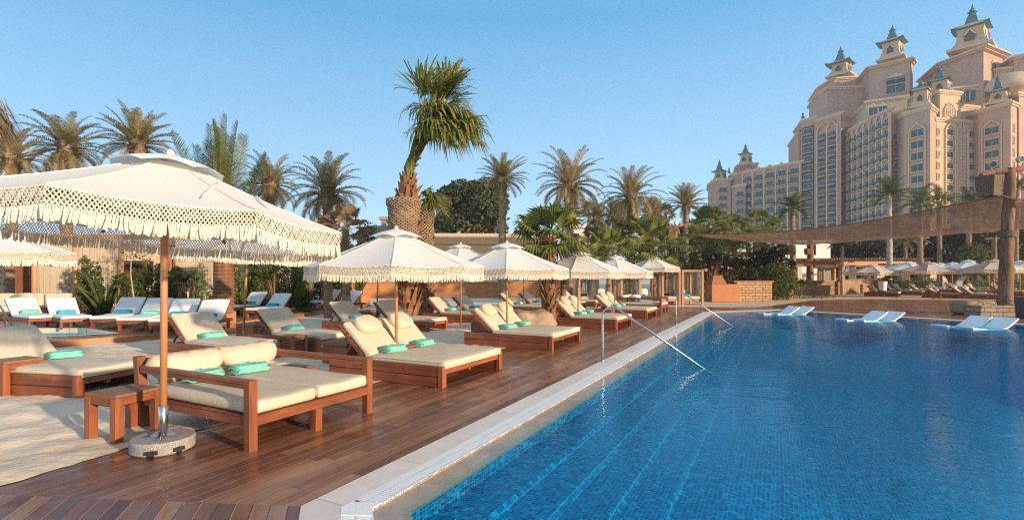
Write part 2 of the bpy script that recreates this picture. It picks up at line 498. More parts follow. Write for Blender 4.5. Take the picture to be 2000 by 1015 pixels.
# ================================================================== ground, deck, pool
def offset(poly, d):                  # inward offset of a clockwise-or-not closed polygon
    n = len(poly); P = [Vector((p[0], p[1])) for p in poly]
    area = sum(P[i].x*P[(i+1) % n].y - P[(i+1) % n].x*P[i].y for i in range(n))
    s = 1 if area > 0 else -1
    res = []
    for i in range(n):
        a, b, c = P[i-1], P[i], P[(i+1) % n]
        t1 = (b-a).normalized(); t2 = (c-b).normalized()
        n1 = Vector((-t1.y, t1.x))*s; n2 = Vector((-t2.y, t2.x))*s
        m = (n1+n2); m = m / m.length_squared * 2
        res.append(b + m*d)
    return res
def sheet(mb, outer, hole, z):        # flat sheet with a hole
    loops = [[Vector((p[0], p[1], 0)) for p in outer]] + ([[Vector((p[0], p[1], 0)) for p in hole]] if hole else [])
    tris = tessellate_polygon(loops)
    vs = [p for l in loops for p in l]
    fs = []
    for a, b, c in tris:
        if (vs[b]-vs[a]).cross(vs[c]-vs[a]).z < 0: a, b = b, a
        fs.append((a, b, c))
    mb.add([(p.x, p.y, z) for p in vs], fs)
    return mb
def ring(mb, A, B, za, zb):
    n = len(A)
    for i in range(n):
        j = (i+1) % n
        mb.quad((A[i].x, A[i].y, za), (A[j].x, A[j].y, za), (B[j].x, B[j].y, zb), (B[i].x, B[i].y, zb))
    return mb
d45 = Vector((.309, -.951))
V0 = Vector((-1.465, 3.627)); V1 = V0 + Vector((.454, .891))*22.0
V2 = Vector((12.75, 24.95)); V3 = V2 + Vector((.497, -.868))*24
POOL = [V0, V1, V2, V3, Vector((V3.x+1, -5)), V0 + d45*8.5]
R0 = POOL; R1 = offset(POOL, .262); R2 = offset(POOL, .468); R3 = offset(POOL, .72)

DECK_OUT = [Vector((-1.465-2.38*.997-.3, 3.627+2.38*.078-.1)), ]
# deck polygon: left edge at b=-5.32
def ab2(a, b): p = AB(a, b); return Vector((p.x, p.y))
dk = [ab2(1.60, -5.32), ab2(23.5, -5.32), ab2(27.5, -5.0), Vector((12.6, 26.6)), Vector((19.5, 33.8)), Vector((24, 35.6)), Vector((33.5, 33.2)), Vector((70, 29)), Vector((70, -12)),
      Vector((2.5, -12)), ab2(1.60, -5.32) + d45*12 ]
big = [Vector((-900, -60)), Vector((1200, -60)), Vector((1200, 1600)), Vector((-900, 1600))]
inner = offset(dk, .05)
struct('sand_ground', sheet(MB(), big, inner, -.012), M['sand'])
# mitre line from the pool's near corner to the left: boards turn there
mit0 = V0 - Vector((.997, -.078))*.0
mit1 = ab2(1.60, -5.32)
near_deck = [V0, mit1, mit1 + d45*12, Vector((2.5, -12)), V0 + d45*8.5]
struct('near_deck', sheet(MB(), near_deck, None, 0), M['deck_near'])
# main deck along the pool
far_cut_a = ab2(23.5, -5.32)
main_deck = [V0, V1, ab2(27.5, -5.0), ab2(23.5, -5.32), mit1]
struct('pool_deck', sheet(MB(), main_deck, None, 0), M['deck'])
far_deck = [V1, V2, V3, Vector((V3.x+1, -5)), V0 + d45*8.5, Vector((2.5, -12)), Vector((70, -12)), Vector((70, 29)), Vector((33.5, 33.2)), Vector((24, 35.6)), Vector((19.5, 33.8)), Vector((12.6, 26.6)), ab2(27.5, -5.0)]
struct('far_deck', sheet(MB(), far_deck, None, 0), M['deck_far'])
# deck edge board above the sand
mb = MB()
for p, q in ((ab2(1.60, -5.35), ab2(27, -5.35)),):
    mb.bar((p.x, p.y, -.075), (q.x, q.y, -.075), .03, .14)
struct('deck_edge_board', mb, M['teak_top'])

mb = MB(); ring(mb, R0, R1, .004, .004); 
struct('pool_coping', mb, M['coping'])
# overflow grille: channel + slats + centre rib
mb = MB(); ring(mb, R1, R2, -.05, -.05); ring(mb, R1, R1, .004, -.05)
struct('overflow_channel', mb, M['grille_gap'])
mb = MB()
def slats(mb, i, s0, s1, step=.028, w=.019):
    a0, a1 = R1[i], R1[(i+1) % 6]; b0, b1 = R2[i], R2[(i+1) % 6]
    L = (a1-a0).length; t = (a1-a0)/L; nn = (b0-a0); nn = nn - t*nn.dot(t)
    # clip the slats to the mitres
    k = s0
    while k < s1:
        p = a0 + t*k; q = p + nn
        lo = (b0-a0).dot(t); hi = (b1-a0).dot(t)
        k2 = min(max(k, lo), hi)
        q = a0 + t*k2 + nn if (k < lo or k > hi) else q
        mb.bar((p.x, p.y, -.004), (q.x, q.y, -.004), w, .012)
        k += step
slats(mb, 0, .02, 21.98)
slats(mb, 5, 5.0, 8.48)
for off_ in (.006, .103, .200):
    A = offset(POOL, .262+off_-.006); B_ = offset(POOL, .262+off_+.006)
    ring(mb, A, B_, .0035, .0035)
for i in (1, 2, 3, 4):                # far sides: solid white cover seen edge on
    j = (i+1) % 6
    mb.quad((R1[i].x, R1[i].y, .002), (R1[j].x, R1[j].y, .002), (R2[j].x, R2[j].y, .002), (R2[i].x, R2[i].y, .002))
cp = R1[0].lerp(R2[0], .5)
nA = offset(POOL, .262)[0]; nB = offset(POOL, .468)[0]; tA = Vector((.454, .891))*.10
mb.prism([(nA.x+tA.x, nA.y+tA.y), (nA.x, nA.y), (nA.x+d45.x*.12, nA.y+d45.y*.12), (nB.x+d45.x*.12, nB.y+d45.y*.12), (nB.x, nB.y), (nB.x+tA.x, nB.y+tA.y)], -.002, .006)
struct('overflow_grille', mb, M['grille'])
mb = MB(); ring(mb, R2, R3, -.022, -.03); ring(mb, R2, R2, .0, -.03)
struct('pool_ledge', mb, M['ledge'])
mb = MB()
prev = R3; z = -.03; d = .72
for i in range(5):
    nz = z - (.11 if i == 0 else .04)
    cur = offset(POOL, d)
    sl_ = 0 if i == 0 else .04
    c_b = offset(POOL, d+sl_) if sl_ else cur; ring(mb, cur, c_b, z, nz); z = nz; cur = c_b
    d += .36
    nx = offset(POOL, d); ring(mb, cur, nx, z, z)
cur = offset(POOL, d); c2_ = offset(POOL, d+5.4); ring(mb, cur, c2_, z, -1.45)
sheet(mb, c2_, None, -1.45)
struct('pool_basin', mb, M['tile'])
mb = MB(); sheet(mb, R3, None, -.008); nw = len(mb.f); ring(mb, R2, R3, -.008, -.008)
wo = struct('pool_water', mb, M['water']); wo.data.materials.append(M['water_film'])
for i_, p_ in enumerate(wo.data.polygons): p_.material_index = 0 if i_ < nw else 1

# rippled sand beside the deck
def sand_patch():
    mb = MB(); st = .075
    na = int(27.5/st); nb = int(9.2/st)
    for i in range(na+1):
        for j in range(nb+1):
            a = 1.2 + i*st; b = -5.37 - j*st
            b += (.10*noise.noise(Vector((a*.8, 0, 9)))+.06*noise.noise(Vector((a*4, 2, 9)))+.03*noise.noise(Vector((a*11, 4, 9)))+.02)*max(0, 1-j/6)
            p = AB(a, b)
            q = Vector((p.x, p.y, 0))
            h = noise.noise(q*1.1)*.035 + noise.noise(q*3.1 + Vector((5,2,0)))*.034 + noise.noise(q*7.5)*.016
            r = noise.noise(Vector((p.x*2.2+p.y*1.1, p.y*.5-p.x*.2, 3)))
            h += abs(r)*.014
            h = abs(h)*.05 if j == 0 else h*min(1, j*.16+.1)+.003
            mb.v.append((p.x, p.y, .004 + h))
    for i in range(na):
        for j in range(nb):
            k = i*(nb+1)+j
            mb.f.append((k, k+nb+1, k+nb+2, k+1)[::-1])
    return mb
o_s = struct('sand_beach', sand_patch(), M['sand'], smooth=True)
# ================================================================== furniture kinds
SHARED = {}
def cached(key, fn):
    if key not in SHARED: SHARED[key] = fn()
    return SHARED[key]

def towel(loc, rz, label, blue=False, group='folded towels on the loungers', scale=1.0):
    def body():
        mb = MB()
        def fn(p):
            p = p.copy(); p.z += .006*sin(p.x*30) + .008*sin(p.y*40+1); p.x += .008*sin(p.z*60); return p
        for k, (dx, dy) in enumerate(((0, 0), (.006, -.008), (-.005, .004), (.003, -.004))): mb.sq(dx, dy, .014+.0235*k, .21-.003*k, .115-.004*k, .0135, .33, 24, 8, fn=fn)
        mb.sq(.0, .100, .048, .204, .024, .046, .8, 20, 8, fn=fn); mb.sq(.0, -.102, .026, .204, .020, .026, .8, 20, 8, fn=fn)
        return mb
    key = 'towel_b' if blue else 'towel'
    o = bpy.data.objects.new('towel', cached(key, lambda: mesh('towel', body(), M[key], True)))
    COL.objects.link(o); o.location = loc; o.rotation_euler = (0, 0, rz); o.scale = (scale,)*3
    tag(o, label, 'towel', group)
    if not blue and scale == 1.0:
        def pr():
            mb = MB(); z = .1065
            for (x, y, s) in ((.04, .01, .045), (.10, .0, .035), (.07, -.045, .03)):
                mb.add([(x-s, y-s*.6, z), (x+s, y-s*.2, z), (x+s*.3, y+s*.7, z), (x-s*.4, y+s*.8, z)], [(0,1,2,3)])
            return mb
        p = bpy.data.objects.new('white_print', cached('pr', lambda: mesh('white_print', pr(), M['print'])))
        COL.objects.link(p); p.parent = o
    return o

def pad(x0, x1, y0, y1, z0, z1, e=.16, puff=.02):
    mb = MB(); nu, nv = 28, 10
    sx, sy, sz = (x1-x0)/2, (y1-y0)/2, (z1-z0)/2
    # rounded slab: cuboid grid pushed in at the rims
    N = 14; K = 12; r = min(sz*.9, .05)
    def P(u, v, w):
        x, y, z = u*sx, v*sy, w*sz
        k = 1 + 0*u
        z += (w * puff * (1-u**4)*(1-v**4)) + .006*sin(u*5+v*3)*(w > 0)
        cx = math.copysign(max(0, abs(x)-(sx-r)), x); cy = math.copysign(max(0, abs(y)-(sy-r)), y); cz = math.copysign(max(0, abs(z)-(sz-r)), z)
        q = Vector((x-cx, y-cy, z-cz)); e_ = Vector((cx, cy, cz))
        m = max(abs(cx), abs(cy), abs(cz))
        if e_.length > 1e-9: e_ = e_ * (m / e_.length)
        q += e_
        return ((x0+x1)/2+q.x, (y0+y1)/2+q.y, (z0+z1)/2+q.z)
    def sp(i, n):      # denser near rims
        t = i/n*2-1
        return math.copysign(1-(1-abs(t))**1.8, t)
    def face(fu, n1, n2, flip):
        base = len(mb.v)
        for i in range(n1+1):
            for j in range(n2+1): mb.v.append(P(*fu(sp(i, n1), sp(j, n2))))
        for i in range(n1):
            for j in range(n2):
                k = base+i*(n2+1)+j; f = (k, k+n2+1, k+n2+2, k+1)
                mb.f.append(f[::-1] if flip else f)
    face(lambda a, b: (a, b, 1), N, N, False); face(lambda a, b: (a, b, -1), N, N, True)
    face(lambda a, b: (a, -1, b), N, 6, False); face(lambda a, b: (a, 1, b), N, 6, True)
    face(lambda a, b: (1, a, b), N, 6, False); face(lambda a, b: (-1, a, b), N, 6, True)
    mb.sm = True
    return mb

def piping(parent, x0, x1, y0, y1, z0, z1):
    r = min((z1-z0)/2*.9, .05)*.35; mb = MB(); c = .045
    for z in (z1-.012, z0+.012):
        pts = []
        for (cx, cy, a0) in ((x1-c, y1-c, 0), (x0+c, y1-c, 90), (x0+c, y0+c, 180), (x1-c, y0+c, 270)):
            for k in range(4):
                a = radians(a0+30*k); pts.append((cx+(c+.001)*cos(a), cy+(c+.001)*sin(a), z+.003*sin(k+cx*9)))
        pts.append(pts[0]); mb.tube(pts, .0048, 5, cap=False)
    return obj('piping', mb, M['rope'], parent)
def mk_plank_bed(W, halves, pillows, tray):
    """low plank bed, foot edge at x=0, head towards -x; centred on y"""
    L = 2.2
    t = thing('plank_sunbed', '', 'sunbed')
    for s in (-1, 1):
        y = s*(W/2-.05)
        mb = MB(); mb.box(-L, -.075, y-.045, y+.045, -.05, .145); mb.box(-L, -.075, y-.045, y+.045, .149, .30)
        b = obj('side_beam', mb, M['teak'], t, bevel=.004)
        mb = MB(); mb.box(-.075, 0, y-.052, y+.052, -.05, .305)
        obj('beam_end_block', mb, M['teak_z'], b, bevel=.005)
    mb = MB(); mb.box(-.075, -.035, -W/2+.10, W/2-.10, .175, .255);
    obj('foot_rail', mb, M['teak_y'], t, bevel=.003)
    mb = MB(); mb.box(-L+.02, -L+.06, -W/2+.10, W/2-.10, .05, .26); obj('head_rail', mb, M['teak_y'], t, bevel=.003)
    mb = MB()
    k = -L+.1
    while k < -.12:
        mb.box(k, k+.07, -W/2+.10, W/2-.10, .225, .25); k += .095
    mb.box(-L+.08, -.1, -.03, .03, .12, .223)
    obj('slat_base', mb, M['teak_y'], t)
    mt_ = obj('mattress', pad(-1.50, .015, -W/2+.045, W/2-.045, .262, .365), M['cream'], t)
    piping(mt_, -1.50, .015, -W/2+.045, W/2-.045, .262, .365)
    hw = (W-.12)/halves
    A = radians(42); ca, sa = cos(A), sin(A)
    for h in range(halves):
        yc = -W/2+.06 + hw*(h+.5)
        Mx = Matrix.Translation((-1.50, yc, .285)) @ Matrix.Rotation(A, 4, 'Y')   # local -x runs up the back
        w2 = hw/2-.03
        bk = obj('backrest', pad(-.74, .02, -w2, w2, .022, .115, puff=.012), M['cream'], t)
        bk.matrix_local = Mx
        mb = MB()
        for s in (-1, 1): mb.box(-.76, .05, s*w2-.02, s*w2+.02, -.03, .02, Mx)
        for q in range(7): mb.box(-.72+q*.11, -.66+q*.11, -w2+.02, w2-.02, -.012, .012, Mx)
        obj('backrest_frame', mb, M['teak'], t)
        p = Mx @ Vector((-.42, 0, -.03))
        for s in (-1, 1): mb = MB(); mb.bar((p.x, yc+s*w2*.8, p.z), (p.x-.22, yc+s*w2*.8, .24), .03, .03); obj('prop_strut', mb, M['teak_z'], t)
        if pillows:
            mb = MB()
            mb.sq(0, 0, 0, .19, .28, .085, .6, 24, 10, fn=lambda p: Vector((p.x*(1-.10*(p.y/.28)**2)+0, p.y*(1-.16*(p.x/.2)**2), p.z+.012*sin(p.y*18))))
            pl = obj('pillow', mb, M['cream'], t)
            pl.matrix_local = Mx @ Matrix.Translation((-.58, 0, .165)) @ Matrix.Rotation(radians(-5), 4, 'Y')
    if tray:
        mb = MB()
        for q in range(6): mb.box(-1.86+q*.105, -1.765+q*.105, -.15, .15, .40, .422)
        mb.box(-1.86, -1.23, -.15, -.12, .367, .398); mb.box(-1.86, -1.23, .12, .15, .367, .398)
        obj('slatted_tray', mb, M['teak_top'], t, bevel=.002)
    return t
KD = Kind(lambda: mk_plank_bed(1.80, 2, True, True))
KS = Kind(lambda: mk_plank_bed(1.02, 1, False, False))
KF = Kind(lambda: mk_plank_bed(1.15, 1, True, False))

def mk_table():
    t = thing('side_table', '', 'side table')
    s, h = .40, .40
    mb = MB()
    for q in range(4): mb.box(-.19+q*.097, -.098+q*.097, -.19, .19, h-.026, h)
    obj('table_top', mb, M['teak_top'], t, bevel=.002)
    mb = MB()
    for a in (-1, 1): mb.box(-.14, .14, a*.175-.018, a*.175+.018, h-.10, h-.028); mb.box(a*.175-.018, a*.175+.018, -.14, .14, h-.10, h-.028)
    mb.box(-.2, .2, -.2, -.193, h-.026, h-.002)
    mb.box(-.2, .2, .193, .2, h-.026, h-.002)
    obj('apron', mb, M['teak'], t)
    for a in (-1, 1):
        for b in (-1, 1):
            mb = MB(); mb.box(a*.168-.035, a*.168+.035, b*.168-.035, b*.168+.035, -.06, h-.028)
            obj('leg', mb, M['teak_z'], t, bevel=.003)
    return t
KT = Kind(mk_table)
def mk_crate():
    t = thing('storage_box', '', 'storage box')
    mb = MB(); mb.box(-.24, .24, -.24, .24, -.03, .27)
    b = obj('box_body', mb, M['teak'], t, bevel=.004)
    mb = MB(); mb.box(-.25, .25, -.25, .25, .275, .33)
    l = obj('lid', mb, M['teak_top'], t, bevel=.005)
    mb = MB(); mb.bar((-.04, .02, .345), (.06, .0, .345), .018, .02)
    obj('handle', mb, M['black'], l)
    mb = MB(); mb.box(.241, .252, -.05, .05, .2, .225)
    obj('finger_pull', mb, M['teak_top'], b)
    return t
KC = Kind(mk_crate)

def mk_daybed():
    """four legged double daybed with arms, foot edge at x=0, head towards -x"""
    t = thing('armed_daybed', '', 'daybed')
    W, L = 1.58, 1.85
    y0, y1 = -W/2, W/2; p = .085
    for s in (-1, 1):
        y = s*(W/2-p/2)
        mb = MB(); mb.box(-p, 0, y-p/2, y+p/2, -.02, .645); obj('front_post', mb, M['teak_z'], t, bevel=.005)
        mb = MB(); mb.add([(-L, y-p/2, -.04), (-L+.1, y-p/2, -.04), (-L+.1, y+p/2, -.04), (-L, y+p/2, -.04), (-L-.10, y-p/2, .73), (-L-.01, y-p/2, .73), (-L-.01, y+p/2, .73), (-L-.10, y+p/2, .73)],
                          [(0,3,2,1),(4,5,6,7),(0,1,5,4),(1,2,6,5),(2,3,7,6),(3,0,4,7)])
        obj('rear_post', mb, M['teak_z'], t, bevel=.005)
        mb = MB(); mb.box(-L+.03, -p, y-p/2+.004, y+p/2-.004, .565, .643); obj('arm_rail', mb, M['teak'], t, bevel=.005)
        mb = MB(); mb.box(-L+.1, -p, y-p/2+.012, y+p/2-.012, .225, .315); obj('side_rail', mb, M['teak'], t, bevel=.004)
    mb = MB(); mb.box(-.07, -.004, y0+p, y1-p, .225, .315); obj('foot_rail', mb, M['teak_y'], t, bevel=.004)
    mb = MB(); mb.box(-.085, 0.002, -p/2, p/2, -.02, .224); obj('middle_leg', mb, M['teak_z'], t, bevel=.004)
    mb = MB(); mb.box(-L-.085, -L-.03, y0+p, y1-p, .635, .725); obj('back_rail', mb, M['post'], t, bevel=.004)
    mb = MB()
    for q in range(14): mb.box(-L+.12+q*.118, -L+.20+q*.118, y0+p-.01, y1-p+.01, .285, .312)
    obj('slat_base', mb, M['teak_y'], t)
    for k, (a, b) in enumerate(((y0+.05, -.004), (.004, y1-.05))):
        obj('mattress', pad(-L+.06, -.015, a, b, .318, .445, puff=.004), M['cream'], t)
        mb = MB(); pts = []; rr = []
        n = 16
        for i in range(n+1):
            u = i/n; yy = a+.03 + (b-a-.06)*u
            e = min(u, 1-u)*2
            r = .158*(1-(1-min(1, e*9))**2*.22) * (1+.02*sin(u*23+k))
            pts.append((-L+.16+.012*sin(u*4+k), yy, .445+r*.93)); rr.append(r)
        mb.tube(pts, rr, 20); mb.sm = True
        obj('bolster', mb, M['cream'], t)
    return t
KA = Kind(mk_daybed)

# ------------------------------------------------------------------ parasols
def canopy_mesh(R, hr, ht, nrad=8):
    """open cone of eight panels, rim at z=0 (hr) and apex at ht"""
    mb = MB(); S = 8; nc = 8
    rin = .17
    for k in range(S):
        a0, a1 = 2*pi*k/S, 2*pi*(k+1)/S
        base = len(mb.v)
        for i in range(nrad+1):
            u = i/nrad; r = rin*R/1.5 + (R-rin*R/1.5)*u
            for j in range(nc+1):
                v = j/nc
                p = Vector((cos(a0), sin(a0)))*(1-v)*r + Vector((cos(a1), sin(a1)))*v*r
                zz = ht*.93*(1-u)**1.08
                sag = -.012*sin(pi*u)*1.0 - .03*sin(pi*v)*u
                inn = 1 - .02*sin(pi*v)*u
                mb.v.append((p.x*inn, p.y*inn, zz+sag))
        for i in range(nrad):
            for j in range(nc):
                q = base+i*(nc+1)+j
                mb.f.append((q, q+nc+1, q+nc+2, q+1))
    return mb
def rim_point(R, k, v):
    a0, a1 = 2*pi*k/8, 2*pi*(k+1)/8
    p = Vector((cos(a0), sin(a0)))*(1-v)*R + Vector((cos(a1), sin(a1)))*v*R
    inn = 1-.02*sin(pi*v)
    return Vector((p.x*inn, p.y*inn, -.03*sin(pi*v)))
def fringe_mesh(R, fine=True):
    rnd = random.Random(4)
    mb = MB(); n = 44 if fine else 16; rows = 6 if fine else 3
    ch = .122/rows; w = .0045 if fine else .009; top = .0
    for k in range(8):
        a = 2*pi*(k+.5)/8; out_ = Vector((cos(a), sin(a), 0)); tx = Vector((-sin(a), cos(a), 0))
        # hem band
        for j in range(8):
            p = rim_point(R, k, j/8); q = rim_point(R, k, (j+1)/8)
            for f in (-1,):
                mb.quad(p+Vector((0,0,.004)), q+Vector((0,0,.004)), q-Vector((0,0,.012)), p-Vector((0,0,.012)))
        for r_ in range(rows):
            for c in range(n):
                o = .5*(r_ % 2)
                m0 = rim_point(R, k, min(1, (c+o)/n)); ml = rim_point(R, k, max(0, (c+o-.5)/n)); mr = rim_point(R, k, min(1, (c+o+.5)/n))
                z0 = -.010-ch*r_; z1 = z0-ch
                bow = out_*.006*sin(c*1.7+r_)
                for m in (ml, mr):
                    A = m0+Vector((0,0,z0))+bow; B_ = m+Vector((0,0,z1))+bow
                    mb.quad(A-tx*w, A+tx*w, B_+tx*w, B_-tx*w)
                if fine:
                    e = .0075
                    c0 = m0+Vector((0,0,z0))+bow
                    mb.add([c0-tx*e, c0+tx*e, c0+Vector((0,0,e)), c0-Vector((0,0,e)), c0+out_*e, c0-out_*e],
                           [(0,3,4),(3,1,4),(1,2,4),(2,0,4),(3,0,5),(1,3,5),(2,1,5),(0,2,5)])
        nt = int(n*2.3)
        for c in range(nt):
            m = rim_point(R, k, (c+.5)/nt); z0 = -.01-ch*rows+.006
            ln = .098+rnd.uniform(-.012, .016); sx = rnd.uniform(-.018, .018)+.012*sin(c*.35+k*2); so = rnd.uniform(-.012, .016)
            hw = .55*R*.765/nt*(1.15 if fine else 1.4)
            prev = None
            for u, ww in ((0, .45), (.25, .85), (.8, 1.05), (1, .8)):
                cc = m+Vector((0,0,z0-ln*u))+tx*sx*u+out_*so*u
                cur = [cc-tx*hw*ww, cc+out_*hw*ww*.7, cc+tx*hw*ww, cc-out_*hw*ww*.7]
                if prev:
                    b = len(mb.v); mb.v.extend([tuple(x) for x in prev+cur])
                    for i in range(4): mb.f.append((b+i, b+4+i, b+4+(i+1) % 4, b+(i+1) % 4))
                prev = cur
    return mb
def vent_mesh(R, ht):
    mb = MB(); S = 48
    rings = ((.05, ht+.05), (.16, ht+.025), (.32, ht-.025), (.46, ht-.105))
    k_ = R/1.5
    for r, z in rings:
        for k in range(S):
            th = 2*pi*k/S; w = ((k % 6)/6)      # straight panel between two ribs
            oc = cos(pi/8)/cos(((th+pi/8*0) % (pi/4))-pi/8)
            lift = .030*abs(sin(th*4))*(r > .35) + .008*abs(sin(th*4))*(r > .25)
            mb.v.append((r*k_*oc*cos(th), r*k_*oc*sin(th), z+lift))
    for i in range(3):
        for k in range(S):
            k2 = (k+1) % S
            mb.f.append((i*S+k, (i+1)*S+k, (i+1)*S+k2, i*S+k2))
    return mb
def mk_parasol(R, zr, zt, grey=False, fine=True, base_z=-.1, stand=False, pole_r=.025, flap=False):
    t = thing('parasol', '', 'parasol')
    ht = zt-zr-.07
    cm = M['canopy_grey'] if grey else M['canopy']
    def seams():
        mb = MB()
        for k in range(8):
            a = 2*pi*k/8; mb.tube([Vector((cos(a)*r_, sin(a)*r_, ht*.93*(1-u)**1.08-.012*sin(pi*u)+.003)) for u in (.02, .25, .5, .75, 1) for r_ in ((.17*R/1.5)+(R-.17*R/1.5)*u,)], .006, 5, cap=False)
        return mb
    c = obj('canopy', cached(('can', R, ht), lambda: mesh('canopy', canopy_mesh(R, 0, ht), cm, True)), None, t, loc=(0, 0, zr))
    obj('vent_cap', cached(('vent', R, ht), lambda: mesh('vent_cap', vent_mesh(R, ht), cm, True)), None, c)
    obj('ridge_seams', cached(('seam', R, ht), lambda: mesh('ridge_seams', seams(), M['rope'])), None, c)
    obj('macrame_fringe', cached(('fr', R, fine), lambda: mesh('macrame_fringe', fringe_mesh(R, fine), M['rope'])), None, t, loc=(0, 0, zr))
    mb = MB(); mb.lathe([(.012, 0), (.03, .01), (.036, .035), (.03, .06), (.012, .078), (.002, .082)], (0, 0, zr+ht+.03), 12); mb.sm = True
    obj('finial', mb, M['rope'], t)
    mb = MB(); mb.tube([(0, 0, base_z), (0, 0, zr+ht)], pole_r, 12); mb.sm = True
    obj('pole', mb, M['pole'], t)
    def ribs():
        mb = MB()
        for k in range(8):
            a = 2*pi*k/8; d = Vector((cos(a), sin(a), 0))
            p0 = Vector((0, 0, ht*.80)) + d*.05; p1 = d*(R*.985)+Vector((0, 0, -.055))
            mb.bar(p0, p1, .02, .028)
            mb.bar(Vector((0, 0, -.02)) + d*.05, p0.lerp(p1, .58)-Vector((0, 0, .02)), .018, .022)
        mb.lathe([(.05, -.05), (.055, 0), (.04, .03)], (0, 0, -.0), 10)
        return mb
    obj('rib_frame', cached(('rib', R, ht), lambda: mesh('rib_frame', ribs(), M['teak'])), None, t, loc=(0, 0, zr))
    return t
K_par = {}
def parasol(loc, zt=2.42, zr=1.77, R=1.5, rot=0, label='', group='white fringed parasols', tilt=None, **kw):
    key = (R, zr, zt, kw.get('grey', False), kw.get('pole_r', .025))
    if key not in K_par:
        K_par[key] = Kind(lambda: mk_parasol(R, zr, zt, **kw))
    return K_par[key].put(loc, rot, 1, label, group, tilt)

# foreground parasol on its granite stand
U1 = Vector((-3.22, 4.82, 0))
u1 = parasol(U1, 2.73, 2.11, 1.56, radians(-35), 'nearest and largest white fringed parasol, in a granite base on the deck', tilt=(0, radians(.8), radians(-35)), pole_r=.030, base_z=.16)
for ch in u1.children:
    if ch.name.split('.')[0] in ('canopy', 'macrame_fringe', 'rib_frame'): ch.rotation_euler = (radians(-4.2), 0, 0)
    if ch.name.split('.')[0] == 'canopy': u1c = ch
    if ch.name.split('.')[0] == 'finial': ch.location = (0, .045, 0)
# two wind pleats on the sunny side of the nearest canopy
def canopy_z(x, y, R, ht):
    rin = .17*R/1.5; a = math.floor(atan2(y, x)/(pi/4))*(pi/4)+pi/8
    r = (x*cos(a)+y*sin(a))/cos(pi/8); u = (r-rin)/(R-rin)
    return ht*.93*(1-min(1, max(0, u)))**1.08-.012*sin(pi*u)
def pleat(pts, r0, par_, R, zr, ht):
    bpy.context.view_layer.update(); Mi = par_.matrix_world.inverted(); res = []
    for (x, y) in pts:
        o_ = Vector((0, 0, H)); dr = Vector(((x-1000)/F, 1, (HY-y)/F)); s = 2.0
        while s < 9:
            q = Mi @ (o_+dr*s)
            if Vector((q.x, q.y)).length < R and q.z-zr < canopy_z(q.x, q.y, R, ht): break
            s += .01
        res.append(Vector((q.x, q.y, canopy_z(q.x, q.y, R, ht)+zr+.006)))
    mb = MB(); mb.tube(res, [r0*k for k in (.3, .8, 1, 1, .8, .3)][:len(res)], 8); mb.sm = True
    return obj('wind_pleat', mb, M['canopy'], par_)
pleat([(424, 358), (419, 364), (413, 370), (407, 376), (401, 381), (394, 386)], .016, u1c, 1.56, 0, 2.73-2.11-.07)
pleat([(441, 361), (460, 368), (480, 377), (500, 388), (514, 398), (527, 406)], .022, u1c, 1.56, 0, 2.73-2.11-.07)
st = thing('parasol_stand', 'round speckled granite parasol base with steel tube, on the deck beside the side table', 'parasol stand', U1)
mb = MB(); mb.lathe([(.0, 0), (.24, 0), (.258, .015), (.26, .10), (.25, .118), (.0, .120)], (0, 0, .004), 40); obj('granite_disc', mb, M['granite'], st, smooth=False)
mb = MB(); mb.lathe([(.040, .121), (.040, .40), (.033, .405), (.033, .40)], (0, 0, 0), 20); mb.sm = True; tb = obj('steel_tube', mb, M['steel'], st)
mb = MB(); mb.tube([(.03, -.02, .35), (.075, -.045, .35)], .006, 8); mb.tube([(.075, -.045, .335), (.075, -.045, .365)], .007, 8); obj('clamp_screw', mb, M['steel'], tb)
mb = MB()
for a in (0, 90, 180, 270):
    d = Vector((cos(radians(a+20)), sin(radians(a+20)), 0)); mb.bar(d*.035+Vector((0,0,.128)), d*.15+Vector((0,0,.128)), .04, .006)
    mb.add([d*.035+Vector((0,0,.128)), d*.11+Vector((0,0,.128)), d*.036+Vector((0,0,.19))], [(0,1,2)])
obj('steel_bracket', mb, M['steel'], st)
for a in (-75, -30):
    d = Vector((cos(radians(a)), sin(radians(a)), 0)); s_ = Vector((-d.y, d.x, 0)); c = d*.258
    mb = MB(); mb.tube([c-s_*.016+Vector((0,0,.036)), c+s_*.016+Vector((0,0,.036))], .032, 14); mb.bar(c-s_*.045+Vector((0,0,.05)), c+s_*.045+Vector((0,0,.05)), .05, .03); obj('wheel', mb, M['black'], st)

# foreground daybed (nearest to the camera)
FL = G(487, 884); FR = G(728, 805)
fm = (FL+FR)/2
ang1 = -(pi/2 - atan2(FR.y-FL.y, FR.x-FL.x))
d1 = KA.put(fm, ang1, 1, 'double daybed with arms and two bolsters, nearest of the beds on the deck', 'armed daybeds')
def on(base, rz, x, y, z=0): return Vector(base) + Matrix.Rotation(rz, 3, 'Z') @ Vector((x, y, z))
towel(on(fm, ang1, -1.36, .17, .462), ang1+pi/2-.05, 'turquoise folded towel against the far bolster of the nearest daybed')
towel(on(fm, ang1, -1.40, -.36, .462), ang1+pi/2+.25, 'turquoise folded towel behind the parasol pole on the nearest daybed')
